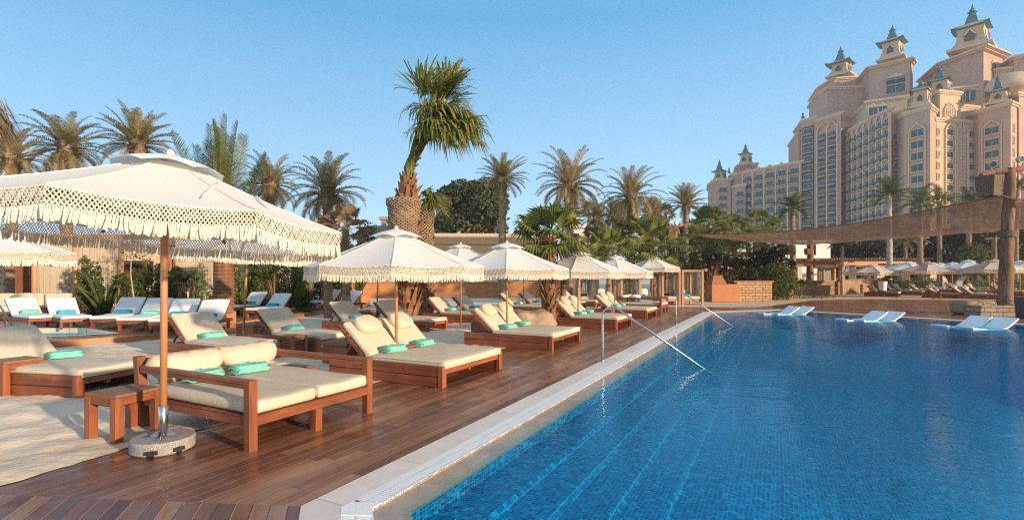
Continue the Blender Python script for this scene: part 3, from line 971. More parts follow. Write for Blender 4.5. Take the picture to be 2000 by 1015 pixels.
# double plank beds along the pool
dbl = [
 (6.17+.88, -4.24, 'double plank bed on the deck directly behind the nearest armed daybed'),
 (None, (1079, 685), 'second double plank bed along the pool, its near side beam in front of a boulder'),
 (None, (1205, 643.6), 'third double plank bed along the pool, beyond the boulder'),
 (None, (1263.7, 622), 'farthest double plank bed, just before the far armed daybed'),
]
names = ['first', 'second', 'third', 'fourth']
UMB = []
for i, d in enumerate(dbl):
    if d[0] is not None:
        a, b = d[0], d[1]
    else:
        p = G(*d[1]); a = p.dot(UX)+.88; b = p.dot(VX)
    P = AB(a, b)
    KD.put(P, RZ, 1, d[2], 'double plank beds along the pool')
    for s in (-1, 1):
        where = ('near', 'far')[s > 0]
        towel(on(P, RZ, -1.27, s*.40-.02, .385), RZ+pi/2+.1*s, f'turquoise towel on the {where} half of {names[i]} double plank bed', group='folded towels on the loungers')
    UMB.append((a, b))
pn = ['parasol between the pillows of the nearest double plank bed, before a palm trunk', 'parasol over the second double plank bed, before the fan palm with dead fronds', 'parasol over the third double plank bed, left of its two neighbours', 'parasol over the farthest double plank bed along the pool']
xs = [774, 990, 1129, 1200]
for i, (a, b) in enumerate(UMB):
    p = AB(a, b-1.55)
    Y = p.y
    parasol(Vector(((xs[i]-1000)/F*Y, Y, 0)), 2.41, 1.76, 1.5, radians((-80+45*2+0, -90+0, -60, -50)[i]), pn[i], tilt=(0, radians((0, 0, .5, 1)[i]), radians((-80, -90, -68, -62)[i])))
# sixth: over sand, taller
parasol(XY(1273.5, 28), 2.66, 2.02, 1.5, radians(-80), 'tall white parasol in front of the rope curtain cabanas', tilt=(0, 0, radians(-85)), pole_r=.026)
# behind
bk_ = [(900, 17.0, 2.65, 2.02, 'white parasol peeking between the two nearest deck parasols, on the sand'),
       (1023, 22.0, 2.47, 1.80, 'parasol on the sand mostly hidden by the second deck parasol'),
       (735, 16.0, 2.42, 1.76, 'parasol whose thin pole stands left of the big rough palm trunk'),
       (474, 12.2, 2.76, 2.13, 'parasol with a leaning pole seen below the nearest parasol'),
       (-75, 9.0, 2.68, 2.04, 'white fringed parasol cut off by the left edge, over the white loungers')]
for i, (x, Y, zt, zr, lb) in enumerate(bk_):
    parasol(XY(x, Y), zt, zr, 1.5, 0, lb, tilt=(0, radians((0, 0, 2, 3, 1)[i]), radians((-60, -100, -75, -70, -98)[i])))

# armed daybed far
pa = G(1292, 611.6)
fa = pa + UX*.79
KA.put(fa, RZ, 1, 'far armed daybed beside the cabanas with white and woven cushions', 'armed daybeds')
towel(on(fa, RZ, -1.05, -.35, .47), RZ+pi/2, 'blue towel on the far armed daybed', True)
for k, (x, y, w, cc) in enumerate(((-1.35, .1, .22, 'print'), (-1.40, .42, .24, 'rope'), (-1.3, -.5, .2, 'granite'))):
    mb = MB(); mb.sq(0, 0, 0, w, w, w*.6, .8, 20, 10)
    o = tag(obj('cushion', mb, M[cc], loc=on(fa, RZ, x, y, .46+w*.6)), ('white square cushion on the far armed daybed', 'round woven beige cushion on the far armed daybed', 'grey round cushion on the far armed daybed')[k], 'cushion', 'loose cushions')

# single plank beds on the sand
sand_row = [
 (3.5+.45, -8.2, 15, 'leftmost plank bed on the sand, its shaded backrest cut by the frame'),
 (6.52, -8.66, 0, 'plank bed on the sand behind the bolsters of the nearest daybed'),
 (8.3, -8.47, 0, 'plank bed on the sand behind the small side table with square legs'),
 (11.4, -9.5, 0, 'plank bed on the sand just left of the pole of the half hidden parasol'),
 (12.6, -8.84, 0, 'plank bed on the sand with its back behind the big rough palm trunk'),
 (15.3, -8.86, 0, 'plank bed on the sand right of the two rough palm trunks'),
 (16.9, -8.86, 0, 'plank bed on the sand behind the pole of the second row parasol'),
 (20.1, -8.6, 0, 'plank bed on the sand just left of the ragged small palm trunk'),
 (21.8, -8.5, 0, 'plank bed whose back stands directly behind the small palm, left side'),
 (23.7, -8.3, 0, 'plank bed partly hidden by the ragged small palm trunk'),
 (25.6, -8.1, 0, 'farthest plank bed on the sand, nearest to the slatted bar front'),
]
for i, (a, b, r, lb) in enumerate(sand_row):
    P = AB(a, b)
    KS.put(P, RZ+radians(r), 1, lb, 'single plank beds on the sand')
    towel(on(P, RZ, -1.26, -.05, .385), RZ+pi/2+.15*((i*7) % 3-1), 'turquoise towel on the ' + ('leftmost, shaded', 'second', 'third', 'fourth', 'fifth', 'sixth', 'seventh', 'eighth', 'ninth', 'tenth', 'farthest')[i] + ' single bed of the sand row', i in (6, 8), scale=1.0 if i not in (6, 8) else 1.0)

# side tables
def gtab(x, y, lb, rz=RZ, s=1): 
    KT.put(G(x, y), rz, s, lb, 'square wooden side tables')
gtab(243, 848, 'wooden side table beside the granite parasol base', RZ+radians(6), 1.14)
gtab(30, 765, 'wooden side table in front of the leftmost plank bed', RZ+radians(4), 1.14)
KT.put(Vector((-3.87, 3.28, 0)), RZ, 1.0, 'wooden side table cut off at the lower left corner, only a red leg showing', 'square wooden side tables')
KT.put(AB(7.40, -8.75), RZ, 1.0, 'wooden side table between two plank beds behind the nearest daybed', 'square wooden side tables')
KT.put(AB(4.85, -5.75), RZ, 1.0, 'wooden side table tucked behind the far arm of the nearest daybed', 'square wooden side tables')
KT.put(AB(17.3, -5.2), RZ, 1.1, 'wooden side table between the third and fourth double plank beds', 'square wooden side tables')
# storage boxes
for (x, y, s, lb) in ((677, 708, 1.25, 'wooden storage box behind the head of the nearest double plank bed'),
                      (950, 655, 1.25, 'wooden storage box behind the head of the second double plank bed'),
                      (500, 664, 1.3, 'wooden storage box at the foot of the leaning parasol pole'),
                      (1088, 628, 1.3, 'wooden storage box beside the ragged small palm, behind the third double bed'),
                      (718, 628, 1.2, 'low wooden storage box left of the big rough palm trunk'),
                      (1125, 590, 1.3, 'small wooden storage box in front of the slatted bar, far back')):
    KC.put(G(x, y), RZ, s, lb, 'lidded wooden storage boxes')

# ------------------------------------------------------------------ handrails
def handrail(base, tip, label, hgt=1.02):
    b = Vector(base); e = Vector((tip[0], tip[1], -.02)); d = (e-b); d.z = 0; d.normalize()
    pts = [b + Vector((0, 0, z)) for z in (0, .3, .6, hgt-.18)]
    C = b + d*.18 + Vector((0, 0, hgt-.18))
    slope = (e - (C+Vector((0, 0, .18))))
    end_a = atan2(hgt, (e-b).length)  # steepness of the descending leg
    for k in range(1, 9):
        a = pi - (pi/2+end_a)*k/8
        pts.append(C + d*(.18*cos(a)) + Vector((0, 0, .18*sin(a))))
    pts.append(e + (e-pts[-1]).normalized()*.15)
    t = thing('pool_handrail', label, 'handrail', (0, 0, 0), 0, 'steel pool handrails')
    mb = MB(); mb.tube(pts, .021, 16); mb.sm = True
    obj('steel_rail', mb, M['steel'], t)
    mb = MB(); mb.lathe([(.05, 0), (.05, .008), (.024, .014), (.022, .03)], tuple(b + Vector((0, 0, .004))), 20); obj('floor_flange', mb, M['steel'], t)
    return t
handrail(G(1177, 706, .0), G(1376, 721, -.02), 'nearer curved steel handrail going down into the pool')
handrail(G(1321, 633.5, .0), G(1432, 638, -.02), 'farther curved steel handrail going down into the pool')

# ------------------------------------------------------------------ resin loungers in the water
def mk_resin():
    t = thing('pool_lounger', '', 'in-pool lounger')
    prof = [(-1.0, .03, 0), (-.9, .035, 0), (-.6, .02, 0), (-.2, -.02, 0), (.15, -.02, 0), (.4, .04, 0), (.70, .20, 0), (.92, .335, 0)]
    mb = MB(); W = .36; n = len(prof)
    for s, th in ((-1, 0), (1, 0)):
        for x, z, _ in prof:
            taper = 1 if x > -.8 else .82
            mb.v.append((x, s*W*taper, z)); 
    for s in (-1, 1):
        for x, z, _ in prof:
            taper = 1 if x > -.8 else .82
            mb.v.append((x+.02, s*W*taper, z-.05 if x > .3 else -.035))
    for i in range(n-1):
        mb.f.append((i, i+1, n+i+1, n+i)); mb.f.append((2*n+i, 3*n+i, 3*n+i+1, 2*n+i+1))
        mb.f.append((i, 2*n+i, 2*n+i+1, i+1)); mb.f.append((n+i, n+i+1, 3*n+i+1, 3*n+i))
    mb.f.append((0, n, 3*n, 2*n)); mb.f.append((n-1, 3*n-1, 4*n-1, 2*n-1))
    obj('lounger_shell', mb, M['resin'], t, bevel=.012)
    mb = MB(); mb.sq(-.93, 0, .045, .10, .30, .03, .8, 20, 8); obj('foot_bulge', mb, M['resin'], t)
    return t
M['resin'] = simple('pale_blue_white_resin', (.84, .87, .88), .35, .03)
KR = Kind(mk_resin)
for (x, y, lb) in ((1519, 612, 'left one of the farthest pair of white in-pool loungers'), (1546, 612.5, 'right one of the farthest pair of white in-pool loungers'),
                   (1682, 624, 'left one of the middle pair of white in-pool loungers'), (1715, 625, 'right one of the middle pair of white in-pool loungers'),
                   (1877, 636, 'left one of the nearest pair of white in-pool loungers'), (1926, 639.5, 'right one of the nearest pair of white in-pool loungers')):
    p = G(x, y); KR.put(Vector((p.x, p.y, -.01)), radians(12), (.88, .92, .95), lb, 'white in-pool loungers')
# ================================================================== raised terrace on the left
TZ = .16
ter = [Vector((-30, 8.6)), Vector((-10.2, 11.4)), Vector((-8.75, 13.1)), Vector((-8.2, 14.7)), Vector((-8.55, 16.5)), Vector((-8.2, 20)), Vector((-7.7, 24.2)), Vector((-9.5, 29)), Vector((-14, 31)), Vector((-40, 31))]
# plunge pool cut into the terrace
pp = [G(20, 676, TZ), G(196, 659.5, TZ), G(232, 652, TZ), G(75, 643, TZ), G(-60, 640, TZ)]
pp = [Vector((-16.5, 11.1)), Vector((-11.3, 11.85)), Vector((-9.75, 12.95)), Vector((-11.8, 14.4)), Vector((-16.8, 14.2))]
M['deck_ter'] = deck_mat('weathered_terrace_boards', radians(-8), rough=.5)
mb = MB(); sheet(mb, ter, offset(pp, -.02), TZ)
struct('terrace_deck', mb, M['deck_ter'])
mb = MB()
for i in range(len(ter)-1):
    p, q = ter[i], ter[i+1]
    mb.quad((p.x, p.y, -.05), (q.x, q.y, -.05), (q.x, q.y, TZ), (p.x, p.y, TZ))
struct('terrace_fascia', mb, M['slat'])
mb = MB(); pin = offset(pp, .16); ring(mb, offset(pp, -.02), pin, TZ+.01, TZ+.01); ring(mb, pin, pin, TZ+.01, .02)
struct('plunge_pool_coping', mb, M['coping'])
mb = MB(); ring(mb, pin, pin, .02, -.4); sheet(mb, pin, None, -.4)
struct('plunge_pool_basin', mb, M['tile'])
mb = MB(); sheet(mb, pin, None, .04); struct('plunge_pool_water', mb, M['water'])
# lower step in front
mb = MB(); stp = [Vector((-9.0, 12.75)), Vector((-7.75, 14.2)), Vector((-7.3, 15.4)), Vector((-8.0, 16.2)), Vector((-8.2, 14.7)), Vector((-8.75, 13.1))]
mb.prism(stp, -.05, .09); struct('terrace_step', mb, M['slat'])

def mk_white_lounger():
    t = thing('white_lounger', '', 'sun lounger')
    W, L = .68, 1.95
    mb = MB()
    for s in (-1, 1): mb.box(-L, -.02, s*(W/2-.02)-.02, s*(W/2-.02)+.02, .19, .27)
    mb.box(-.05, -.01, -W/2+.04, W/2-.04, .19, .27); mb.box(-L, -L+.04, -W/2+.04, W/2-.04, .19, .27)
    obj('frame', mb, M['teak'], t, bevel=.003)
    for x in (-.12, -L+.25):
        for s in (-1, 1):
            mb = MB(); y = s*(W/2-.035)
            mb.add([(x-.03, y-.03, 0), (x+.035, y-.03, 0), (x+.035, y+.03, 0), (x-.03, y+.03, 0), (x-.06, y-.03, .19), (x+.06, y-.03, .19), (x+.06, y+.03, .19), (x-.06, y+.03, .19)],
                   [(0,3,2,1),(4,5,6,7),(0,1,5,4),(1,2,6,5),(2,3,7,6),(3,0,4,7)])
            obj('leg', mb, M['teak_z'], t)
    obj('mattress', pad(-1.22, .03, -W/2, W/2, .275, .355, puff=.006), M['white_pad'], t)
    Mx = Matrix.Translation((-1.22, 0, .275)) @ Matrix.Rotation(radians(40), 4, 'Y')
    bk = obj('backrest', pad(-.72, .0, -W/2, W/2, .02, .09, puff=.004), M['white_pad'], t); bk.matrix_local = Mx
    mb = MB()
    for s in (-1, 1): mb.box(-.73, .0, s*(W/2-.03)-.02, s*(W/2-.03)+.02, -.02, .018, Mx)
    obj('backrest_frame', mb, M['teak'], t)
    p = Mx @ Vector((-.45, 0, -.02))
    for s in (-1, 1): mb = MB(); mb.bar((p.x, s*W*.35, p.z), (p.x-.16, s*W*.35, .23), .025, .025); obj('prop_strut', mb, M['teak'], t)
    return t
KW = Kind(mk_white_lounger)
def wl(fx, fy, hx, hy, lb, bt, blue):
    # fx,fy foot centre at mattress height; hx: photo column of the head centre
    p = G(fx, fy, TZ+.33); 
    # choose the axis so that the head, 1.75 m away, falls in column hx
    best = None
    for k in range(-90, 91):
        a = radians(k); q = Vector((p.x+1.75*sin(a), p.y+1.75*cos(a)))
        e = abs(1000+F*q.x/q.y - hx)
        if best is None or e < best[0]: best = (e, a)
    a = best[1]; rz = atan2(-cos(a), -sin(a))
    KW.put((p.x, p.y, TZ), rz, 1, lb, 'white loungers on the raised terrace')
    towel(on((p.x, p.y, TZ), rz, -1.08, 0, .365), rz+pi/2, bt, blue)
wl(88, 617, 40, 587, 'leftmost white lounger, its head left, behind the blue grab rail', 'green towel on the leftmost white lounger', False)
wl(150, 618, 118, 585, 'second white lounger from the left, in front of the wood box', 'blue towel on the second white lounger from the left', True)
wl(203, 619, 262, 585, 'third white lounger from the left, head leaning right', 'blue towel on the third white lounger from the left', True)
wl(256, 622, 315, 585, 'fourth white lounger from the left, left of the honey parasol pole', 'green towel on the fourth white lounger', False)
wl(318, 624, 366, 585, 'white lounger crossed by the honey coloured pole of the nearest parasol', 'blue towel on the white lounger by the near pole', True)
wl(372, 628, 424, 586, 'white lounger just left of the palm in the big wooden planter', 'blue towel beside the palm planter lounger', True)
wl(452, 598, 508, 573, 'white lounger just right of the palm in the big planter', 'green towel on the lounger right of the planter palm', False)
wl(495, 603, 554, 573, 'white lounger beside the small cube planter', 'blue towel on the lounger beside the cube planter', True)
wl(600, 589, 655, 568, 'left one of the two farthest white loungers', 'blue towel on the left farthest white lounger', True)
wl(640, 592, 697, 568, 'right one of the two farthest white loungers, beside a planter', 'green towel on the right farthest white lounger', False)

def grab(p, q, lb, up=.75):
    t = thing('grab_rail', lb, 'grab rail', (0, 0, 0), 0, 'steel grab rails of the plunge pool')
    pts = [Vector(p)+Vector((0,0,z)) for z in (0, up*.6)]
    c = Vector(p)+Vector((0,0,up)); d = (Vector(q)-Vector(p)); d.z = 0; d.normalize()
    pts += [c-Vector((0,0,.05)), c+d*.06, c+d*.16-Vector((0,0,.03)), Vector(q)]
    mb = MB(); mb.tube(pts, .02, 12); mb.sm = True; obj('steel_rail', mb, M['steel'], t)
grab(XY(-14, 13.2, TZ), XY(32, 13.9, .1), 'blue reflecting grab rail at the left edge by the plunge pool')
grab(XY(374, 21, TZ), XY(389, 20.5, TZ), 'thin blue grab rail between sofa and near parasol pole')

def planter(loc, s, h, rz, lb):
    t = thing('wooden_planter', lb, 'planter', loc, rz, 'square wooden planters')
    mb = MB()
    mb.box(-s/2, s/2, -s/2, -s/2+.03, 0, h); mb.box(-s/2, s/2, s/2-.03, s/2, 0, h); mb.box(-s/2, -s/2+.03, -s/2+.03, s/2-.03, 0, h); mb.box(s/2-.03, s/2, -s/2+.03, s/2-.03, 0, h)
    obj('box_sides', mb, M['slat'], t, bevel=.004)
    mb = MB(); mb.box(-s/2+.03, s/2-.03, -s/2+.03, s/2-.03, 0, h-.05); obj('soil', mb, M['soil'], t)
    return t
M['soil'] = simple('dark_soil', (.06,.04,.03), .95, .3, 20, .5, 50)
PL1 = XY(436, 15.9, .02); planter(PL1, .52, .50, radians(-35), 'large wooden planter box at the foot of the thick young palm')
planter(XY(545, 20.6, TZ), .42, .38, radians(-28), 'small cube planter beside the second pair of white loungers')
planter(XY(706, 27.0, TZ*0), .62, .62, radians(-30), 'cube planter right of the farthest pair of white loungers')
planter(XY(404, 21.5, TZ), .45, .50, radians(-28), 'wooden box planter behind the thick palm trunk, near the sofa')

# cord curtains, posts, stone wall behind the terrace
M['cord'] = simple('hanging_jute_cord', (.47, .385, .28), .9, .15, 20)
M['cord_grey'] = simple('grey_hanging_cord', (.42, .37, .31), .9, .2, 20)
M['stone_pale'] = brick_mat('pale_rough_limestone', (.62, .46, .30), (.74, .58, .40), (.36, .26, .17), .34, .14, bump=.6, ms=.008)
M['stone'] = brick_mat('ochre_ashlar_stone', (.50, .30, .16), (.64, .42, .24), (.16, .10, .06), .42, .17, bump=.9, ms=.016)
M['brick_dark'] = brick_mat('tumbled_brick', (.30, .16, .09), (.55, .36, .22), (.40, .28, .19), .30, .10, bump=.8)
M['render_brown'] = simple('brown_pebble_render', (.18, .135, .09), .95, .25, 40, .6, 90)
M['cap_cream'] = simple('cream_capstone', (.62, .50, .36), .8, .08)
M['white_wall'] = simple('white_painted_wall', (.82, .78, .72), .7, .04)
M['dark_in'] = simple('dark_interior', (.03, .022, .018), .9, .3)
M['stick'] = wood('red_brown_stick_screen', (.16, .05, .025), (.42, .15, .07), .8, 'Z', 60, 1.0)
def cords(mb, p0, p1, z0, z1, n, rnd, r=.011, tie=None, jit=.02):
    p0 = Vector(p0); p1 = Vector(p1)
    for i in range(n):
        u = (i+rnd.uniform(-.4, .4))/n
        p = p0.lerp(p1, u); q = p0.lerp(p1, u)+Vector((rnd.uniform(-jit, jit), rnd.uniform(-jit, jit), 0))
        rr = r*rnd.uniform(.7, 1.3)
        mb.tube([(p.x, p.y, z1), (q.x*.5+p.x*.5+rnd.uniform(-jit,jit)*.3, (q.y+p.y)/2, (z0+z1)/2), (q.x, q.y, z0+rnd.uniform(0, .15))], rr, 4, cap=False)
rnd = random.Random(11)
t = thing('cord_pergola', 'timber pergola with jute cord curtains behind the white loungers, left', 'pergola', (-15, 19, TZ))
t.location = (0, 0, 0)
pergx = [(-12, 19.4), (67, 19.4), (148, 19.6), (236, 20.0), (318, 20.6), (578, 24.5), (606, 23.4)]
PG = [XY(x, Y, 0) for x, Y in pergx]
for p in PG:
    mb = MB(); mb.tube([(p.x, p.y, TZ), (p.x+.01, p.y, 1.6), (p.x, p.y, 3.1)], [.10, .095, .09], 12); mb.sm = True
    obj('post', mb, M['post'], t)
mb = MB(); mb.bar((PG[0].x-2, PG[0].y, 3.1), (PG[4].x, PG[4].y, 3.1), .14, .18); mb.bar((PG[4].x, PG[4].y, 3.1), (PG[6].x, PG[6].y, 3.1), .14, .18)
obj('top_beam', mb, M['post'], t)
for a, b, n, m in ((1, 2, 62, 'cord'), (2, 3, 52, 'cord'),):
    mb = MB(); cords(mb, PG[a]+Vector((.12,0,0)), PG[b]-Vector((.12,0,0)), .45, 3.0, n, rnd, .016); obj('cord_curtain', mb, M[m], t)
mb = MB(); cords(mb, XY(388, 22.8), XY(612, 24.6), .4, 3.0, 170, rnd, .016); obj('cord_curtain', mb, M['cord'], t)
mb = MB(); 
for i in range(26):
    u = i/26; p = XY(30, 20.2).lerp(XY(66, 20.2), u); mb.tube([(p.x, p.y, TZ), (p.x+rnd.uniform(-.02,.02), p.y, 2.9)], .014, 5)
obj('stick_screen', mb, M['stick'], t)
# back wall
w = thing('rough_stone_wall', 'long pale rough stone wall behind the cord curtains and plants', 'wall', (0, 0, 0))
mb = MB(); a, b = XY(-60, 24.5), XY(500, 27)
mb.bar((a.x, a.y, 1.55), (b.x, b.y, 1.55), .4, 3.3); obj('masonry', mb, M['stone_pale'], w)
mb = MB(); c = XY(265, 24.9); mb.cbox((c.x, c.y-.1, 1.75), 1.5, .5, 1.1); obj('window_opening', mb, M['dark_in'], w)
mb = MB(); mb.cbox((c.x, c.y-.32, 2.2), 1.6, .25, .12); obj('lintel', mb, M['teak'], w)
mb = MB()
for i in range(34):
    x = c.x-.7+i*.042; mb.tube([(x, c.y-.42, 1.2), (x, c.y-.42, 1.95)], .014, 5)
obj('stick_screen', mb, M['stick'], w)
p = XY(330, 22.0)
t = thing('bark_column', 'dark rough column with red strip behind the nearest parasol pole', 'column', (p.x, p.y, 0))
mb = MB(); mb.tube([(0, 0, 0), (.02, 0, 1.5), (0, 0, 3.4)], [.2, .17, .17], 12); obj('shaft', mb, M['log'], t)
mb = MB(); mb.tube([(.24, -.05, 1.3), (.25, -.05, 3.4)], .05, 8); obj('side_pole', mb, M['teak_z'], t)

# sofas
def sofa(p, rz, L, lb, cushions=2):
    t = thing('outdoor_sofa', lb, 'sofa', p, rz, 'outdoor sofas with pale cushions')
    mb = MB(); mb.box(-L/2, L/2, -.4, .4, .14, .24); obj('seat_frame', mb, M['teak'], t)
    for s in (-1, 1):
        mb = MB(); x = s*(L/2-.03)
        mb.box(x-.03, x+.03, -.4, -.34, 0, .62); mb.box(x-.03, x+.03, .34, .4, 0, .75); mb.box(x-.03, x+.03, -.34, .34, .56, .62); obj('arm', mb, M['teak'], t)
    k = L/cushions
    for i in range(cushions):
        c = -L/2+k*(i+.5)
        obj('seat_cushion', pad(c-k/2+.04, c+k/2-.04, -.38, .3, .245, .40), M['white_pad'], t)
        m_ = pad(c-k/2+.05, c+k/2-.05, .14, .34, .40, .84, puff=.0); obj('back_cushion', m_, M['cream'], t)
    return t
def cush(p, rz, s, mat_, lb):
    mb = MB(); mb.sq(0, 0, 0, s, .07, s, .6, 20, 10)
    o = obj('scatter_cushion', mb, M[mat_], loc=p); o.rotation_euler = (radians(-18), 0, rz); return tag(o, lb, 'cushion', 'loose cushions')
M['green_c'] = simple('sage_green_cloth', (.22, .28, .17), .95, .1); 
sp = XY(50, 17.6, TZ); sofa(sp, radians(6), 2.6, 'cream sofa behind the two leftmost white loungers', 3)
cush(sp+Vector((-.30, .0, .62)), radians(10), .20, 'green_c', 'sage green striped cushion on the left cream sofa')
cush(sp+Vector((.02, -.02, .64)), radians(-6), .23, 'cream', 'plain cream cushion beside the sage green one')
sp = XY(318, 19.8, TZ); sofa(sp, radians(0), 1.7, 'pale sofa hidden by shrubs left of the nearest parasol pole', 2)
sp = XY(394, 21.2, TZ); sofa(sp, radians(4), 1.1, 'small pale armchair right of the nearest parasol pole', 1)
cush(sp+Vector((-.1, -.0, .66)), radians(8), .2, 'green_c', 'round green leaf cushion on the small pale armchair')
sp = XY(532, 23.6, TZ); sofa(sp, radians(0), 2.2, 'pale sofa behind the plants between the second pair of loungers', 2)
KC.put(XY(96, 16.6, TZ), radians(-10), 1.5, 'orange wooden box between the leftmost white loungers and the sofa', 'lidded wooden storage boxes')

# ================================================================== slatted bar front and walls, middle distance
t = thing('slatted_bar_counter', 'long orange slatted timber bar front beyond the sand', 'bar counter', (0, 0, 0))
a, b = XY(655, 37.5), XY(1128, 38.5)
M['slat_plank'] = wood('orange_horizontal_planks', (.42, .16, .055), (.80, .36, .14), .55, 'X', 12, .3, planks=.125)
mb = MB(); mb.bar((a.x, a.y, .54), (b.x, b.y, .54), .5, 1.1); obj('plank_front', mb, M['slat_plank'], t)
mb = MB(); mb.bar((a.x-.1, a.y-.02, 1.12), (b.x+.1, b.y-.02, 1.12), .62, .06); obj('counter_top', mb, M['post'], t)
mb = MB(); c = XY(666, 36.8); mb.cbox((c.x, c.y, .62), .9, .5, 1.3); obj('end_cabinet', mb, M['slat'], t)
t = thing('bar_back_wall', 'brick back wall with dark openings behind the slatted bar', 'wall', (0, 0, 0))
a, b = XY(700, 42), XY(1120, 43)
mb = MB(); mb.bar((a.x, a.y, 1.15), (b.x, b.y, 1.15), .4, 2.3); obj('brickwork', mb, M['brick_dark'], t)
for x0, x1 in ((700, 722), (832, 868), (877, 912), (1008, 1042), (1054, 1090)):
    p = XY((x0+x1)/2, 41.8); wd = (x1-x0)/F*41.6
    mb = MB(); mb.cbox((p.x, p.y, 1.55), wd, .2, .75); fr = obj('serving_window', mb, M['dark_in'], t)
    mb = MB(); mb.cbox((p.x, p.y-.12, 1.96), wd+.2, .1, .08); mb.cbox((p.x, p.y-.12, 1.16), wd+.2, .1, .08)
    for s in (-1, 1): mb.cbox((p.x+s*wd/2, p.y-.12, 1.56), .08, .1, .72)
    obj('window_frame', mb, M['teak'], fr)
o = MB(); o.bar((a.x, a.y-.9, 1.25), (b.x, b.y-.9, 1.25), .5, .12); obj('stone_worktop', o, M['cap_cream'], t)
for i, (x, ww) in enumerate(((735, 1.3), (790, 1.6), (925, 1.4), (985, 2.0))):
    p = XY(x, 40.8)
    mb = MB(); mb.sq(p.x, p.y, 1.32, ww, .25, .22, .7, 16, 8, fn=lambda q: Vector((q.x, q.y, q.z*(1+.4*sin(q.x*5)))))
    tag(obj('cloth_heap', mb, M['white_pad']), 'pale cloth heap on the bar worktop, ' + ('leftmost', 'left of the big palm trunk', 'behind the second deck parasol pole', 'rightmost')[i], 'cloth', 'cloth heaps on the bar')
# brown wall with cream cap, curving down at the left
t = thing('brown_garden_wall', 'tall brown rendered wall with rounded cream cap behind the parasols', 'wall', (0, 0, 0))
Yw = 48.0
pts = [(700, 510), (735, 494), (765, 478), (790, 466), (820, 461), (860, 459.5), (960, 460), (1050, 461.5), (1085, 463)]
mb = MB(); mc = MB()
P_ = [(XY(x, Yw), ZY(y, Yw)) for x, y in pts]
for i in range(len(P_)-1):
    (p, z0), (q, z1) = P_[i], P_[i+1]
    mb.add([(p.x, p.y, 0), (q.x, q.y, 0), (q.x, q.y, z1), (p.x, p.y, z0), (p.x, p.y+.5, 0), (q.x, q.y+.5, 0), (q.x, q.y+.5, z1), (p.x, p.y+.5, z0)], [(0,1,2,3),(7,6,5,4),(3,2,6,7),(0,3,7,4),(1,5,6,2)])
obj('rendered_face', mb, M['render_brown'], t)
mb = MB(); mb.tube([(p.x, p.y+.1, z) for p, z in P_], .22, 10); mb.sm = True; obj('cap', mb, M['cap_cream'], t)
mb = MB(); mb.tube([(p.x, p.y-.03, z-.75) for p, z in P_[3:]], .10, 6); obj('string_course', mb, M['render_brown'], t)
p = XY(896, Yw+.3); mb = MB(); mb.cbox((p.x, p.y, ZY(455, Yw)), .32, .32, .7)
tag(obj('wall_post', mb, M['cap_cream']), 'short pale post standing on the brown wall', 'post')
# pale pavilion behind
t = thing('flat_roof_pavilion', 'grey flat roofed pavilion behind the netted palm trunks', 'pavilion', (0, 0, 0))
Yp = 62
M['grey_wall'] = simple('warm_grey_wall', (.36, .30, .25), .85, .08)
mb = MB(); x0, x1 = XY(748, Yp).x, XY(862, Yp).x
mb.box(x0-.5, x1, Yp, Yp+6, ZY(429, Yp), ZY(423, Yp)); obj('roof_slab', mb, M['grey_wall'], t)
for x in (750, 800, 850):
    mb = MB(); p = XY(x, Yp+.4); mb.cbox((p.x, p.y, ZY(429, Yp)/2-.01), .5, .5, ZY(429, Yp)-.02); obj('column', mb, M['grey_wall'], t)
mb = MB(); mb.box(XY(727, Yp).x, x1+1.5, Yp-1, Yp-.8, 2, ZY(442, Yp))
for i in range(40): 
    x = XY(727, Yp).x+.2+i*.24; mb.box(x, x+.1, Yp-1.06, Yp-1.0, 2, ZY(443, Yp))
obj('slatted_parapet', mb, M['grey_wall'], t)

# ================================================================== cabanas
M['cab_pad'] = M['cream']
def cabana(x0, x1, Y, depth, lb):
    """x0,x1: photo columns of the front posts; depth in metres going away"""
    p0, p1 = XY(x0, Y), XY(x1, Y)
    W = (p1-p0).length; h = ZY(526.5, 28.2)
    t = thing('cord_cabana', lb, 'cabana', ((p0.x+p1.x)/2, Y, 0), radians(2), 'cord curtained cabanas')
    for sx in (-1, 1):
        for y in (0, depth):
            mb = MB(); mb.cbox((sx*W/2, y, h/2), .12, .12, h); obj('post', mb, M['post'], t, bevel=.006)
    mb = MB()
    for y in (0, depth): mb.box(-W/2+.061, W/2-.061, y-.05, y+.05, h-.12, h-.002)
    for s in (-1, 1): mb.box(s*W/2-.05, s*W/2+.05, .061, depth-.061, h-.12, h-.002)
    obj('top_beam', mb, M['post'], t)
    mb = MB(); mb.box(-W/2+.06, W/2-.06, .03, depth-.06, .22, .32); obj('bench_base', mb, M['post'], t)
    mb = MB(); mb.box(-W/2+.07, W/2-.07, depth-.3, depth-.2, .33, .60); obj('bench_back', mb, M['teak'], t)
    obj('bench_mattress', pad(-W/2+.08, W/2-.08, .0, depth-.35, .325, .47), M['cream'], t)
    r = random.Random(int(x0))
    mb = MB(); cords(mb, (-W/2+.1, depth, 0), (W/2-.1, depth, 0), .55, h-.1, 34, r, .014, jit=.03); obj('back_curtain', mb, M['cord_grey'], t)
    for s in (-1, 1):
        mb = MB(); cords(mb, (s*W/2, .12, 0), (s*W/2, depth-.12, 0), .35, h-.1, 26, r, .013, jit=.03); obj('side_curtain', mb, M['cord_grey'], t)
    return t
cabana(1131, 1165, 27.6, 1.6, 'leftmost cord curtained cabana, next to the slatted bar')
cabana(1214, 1250, 28.0, 1.7, 'cord curtained cabana behind the fourth deck parasol')
cabana(1294, 1327, 28.2, 1.7, 'cord curtained cabana between two others, behind the tall parasol')
cabana(1333, 1372, 28.4, 1.7, 'rightmost cord curtained cabana, open side facing the pool')
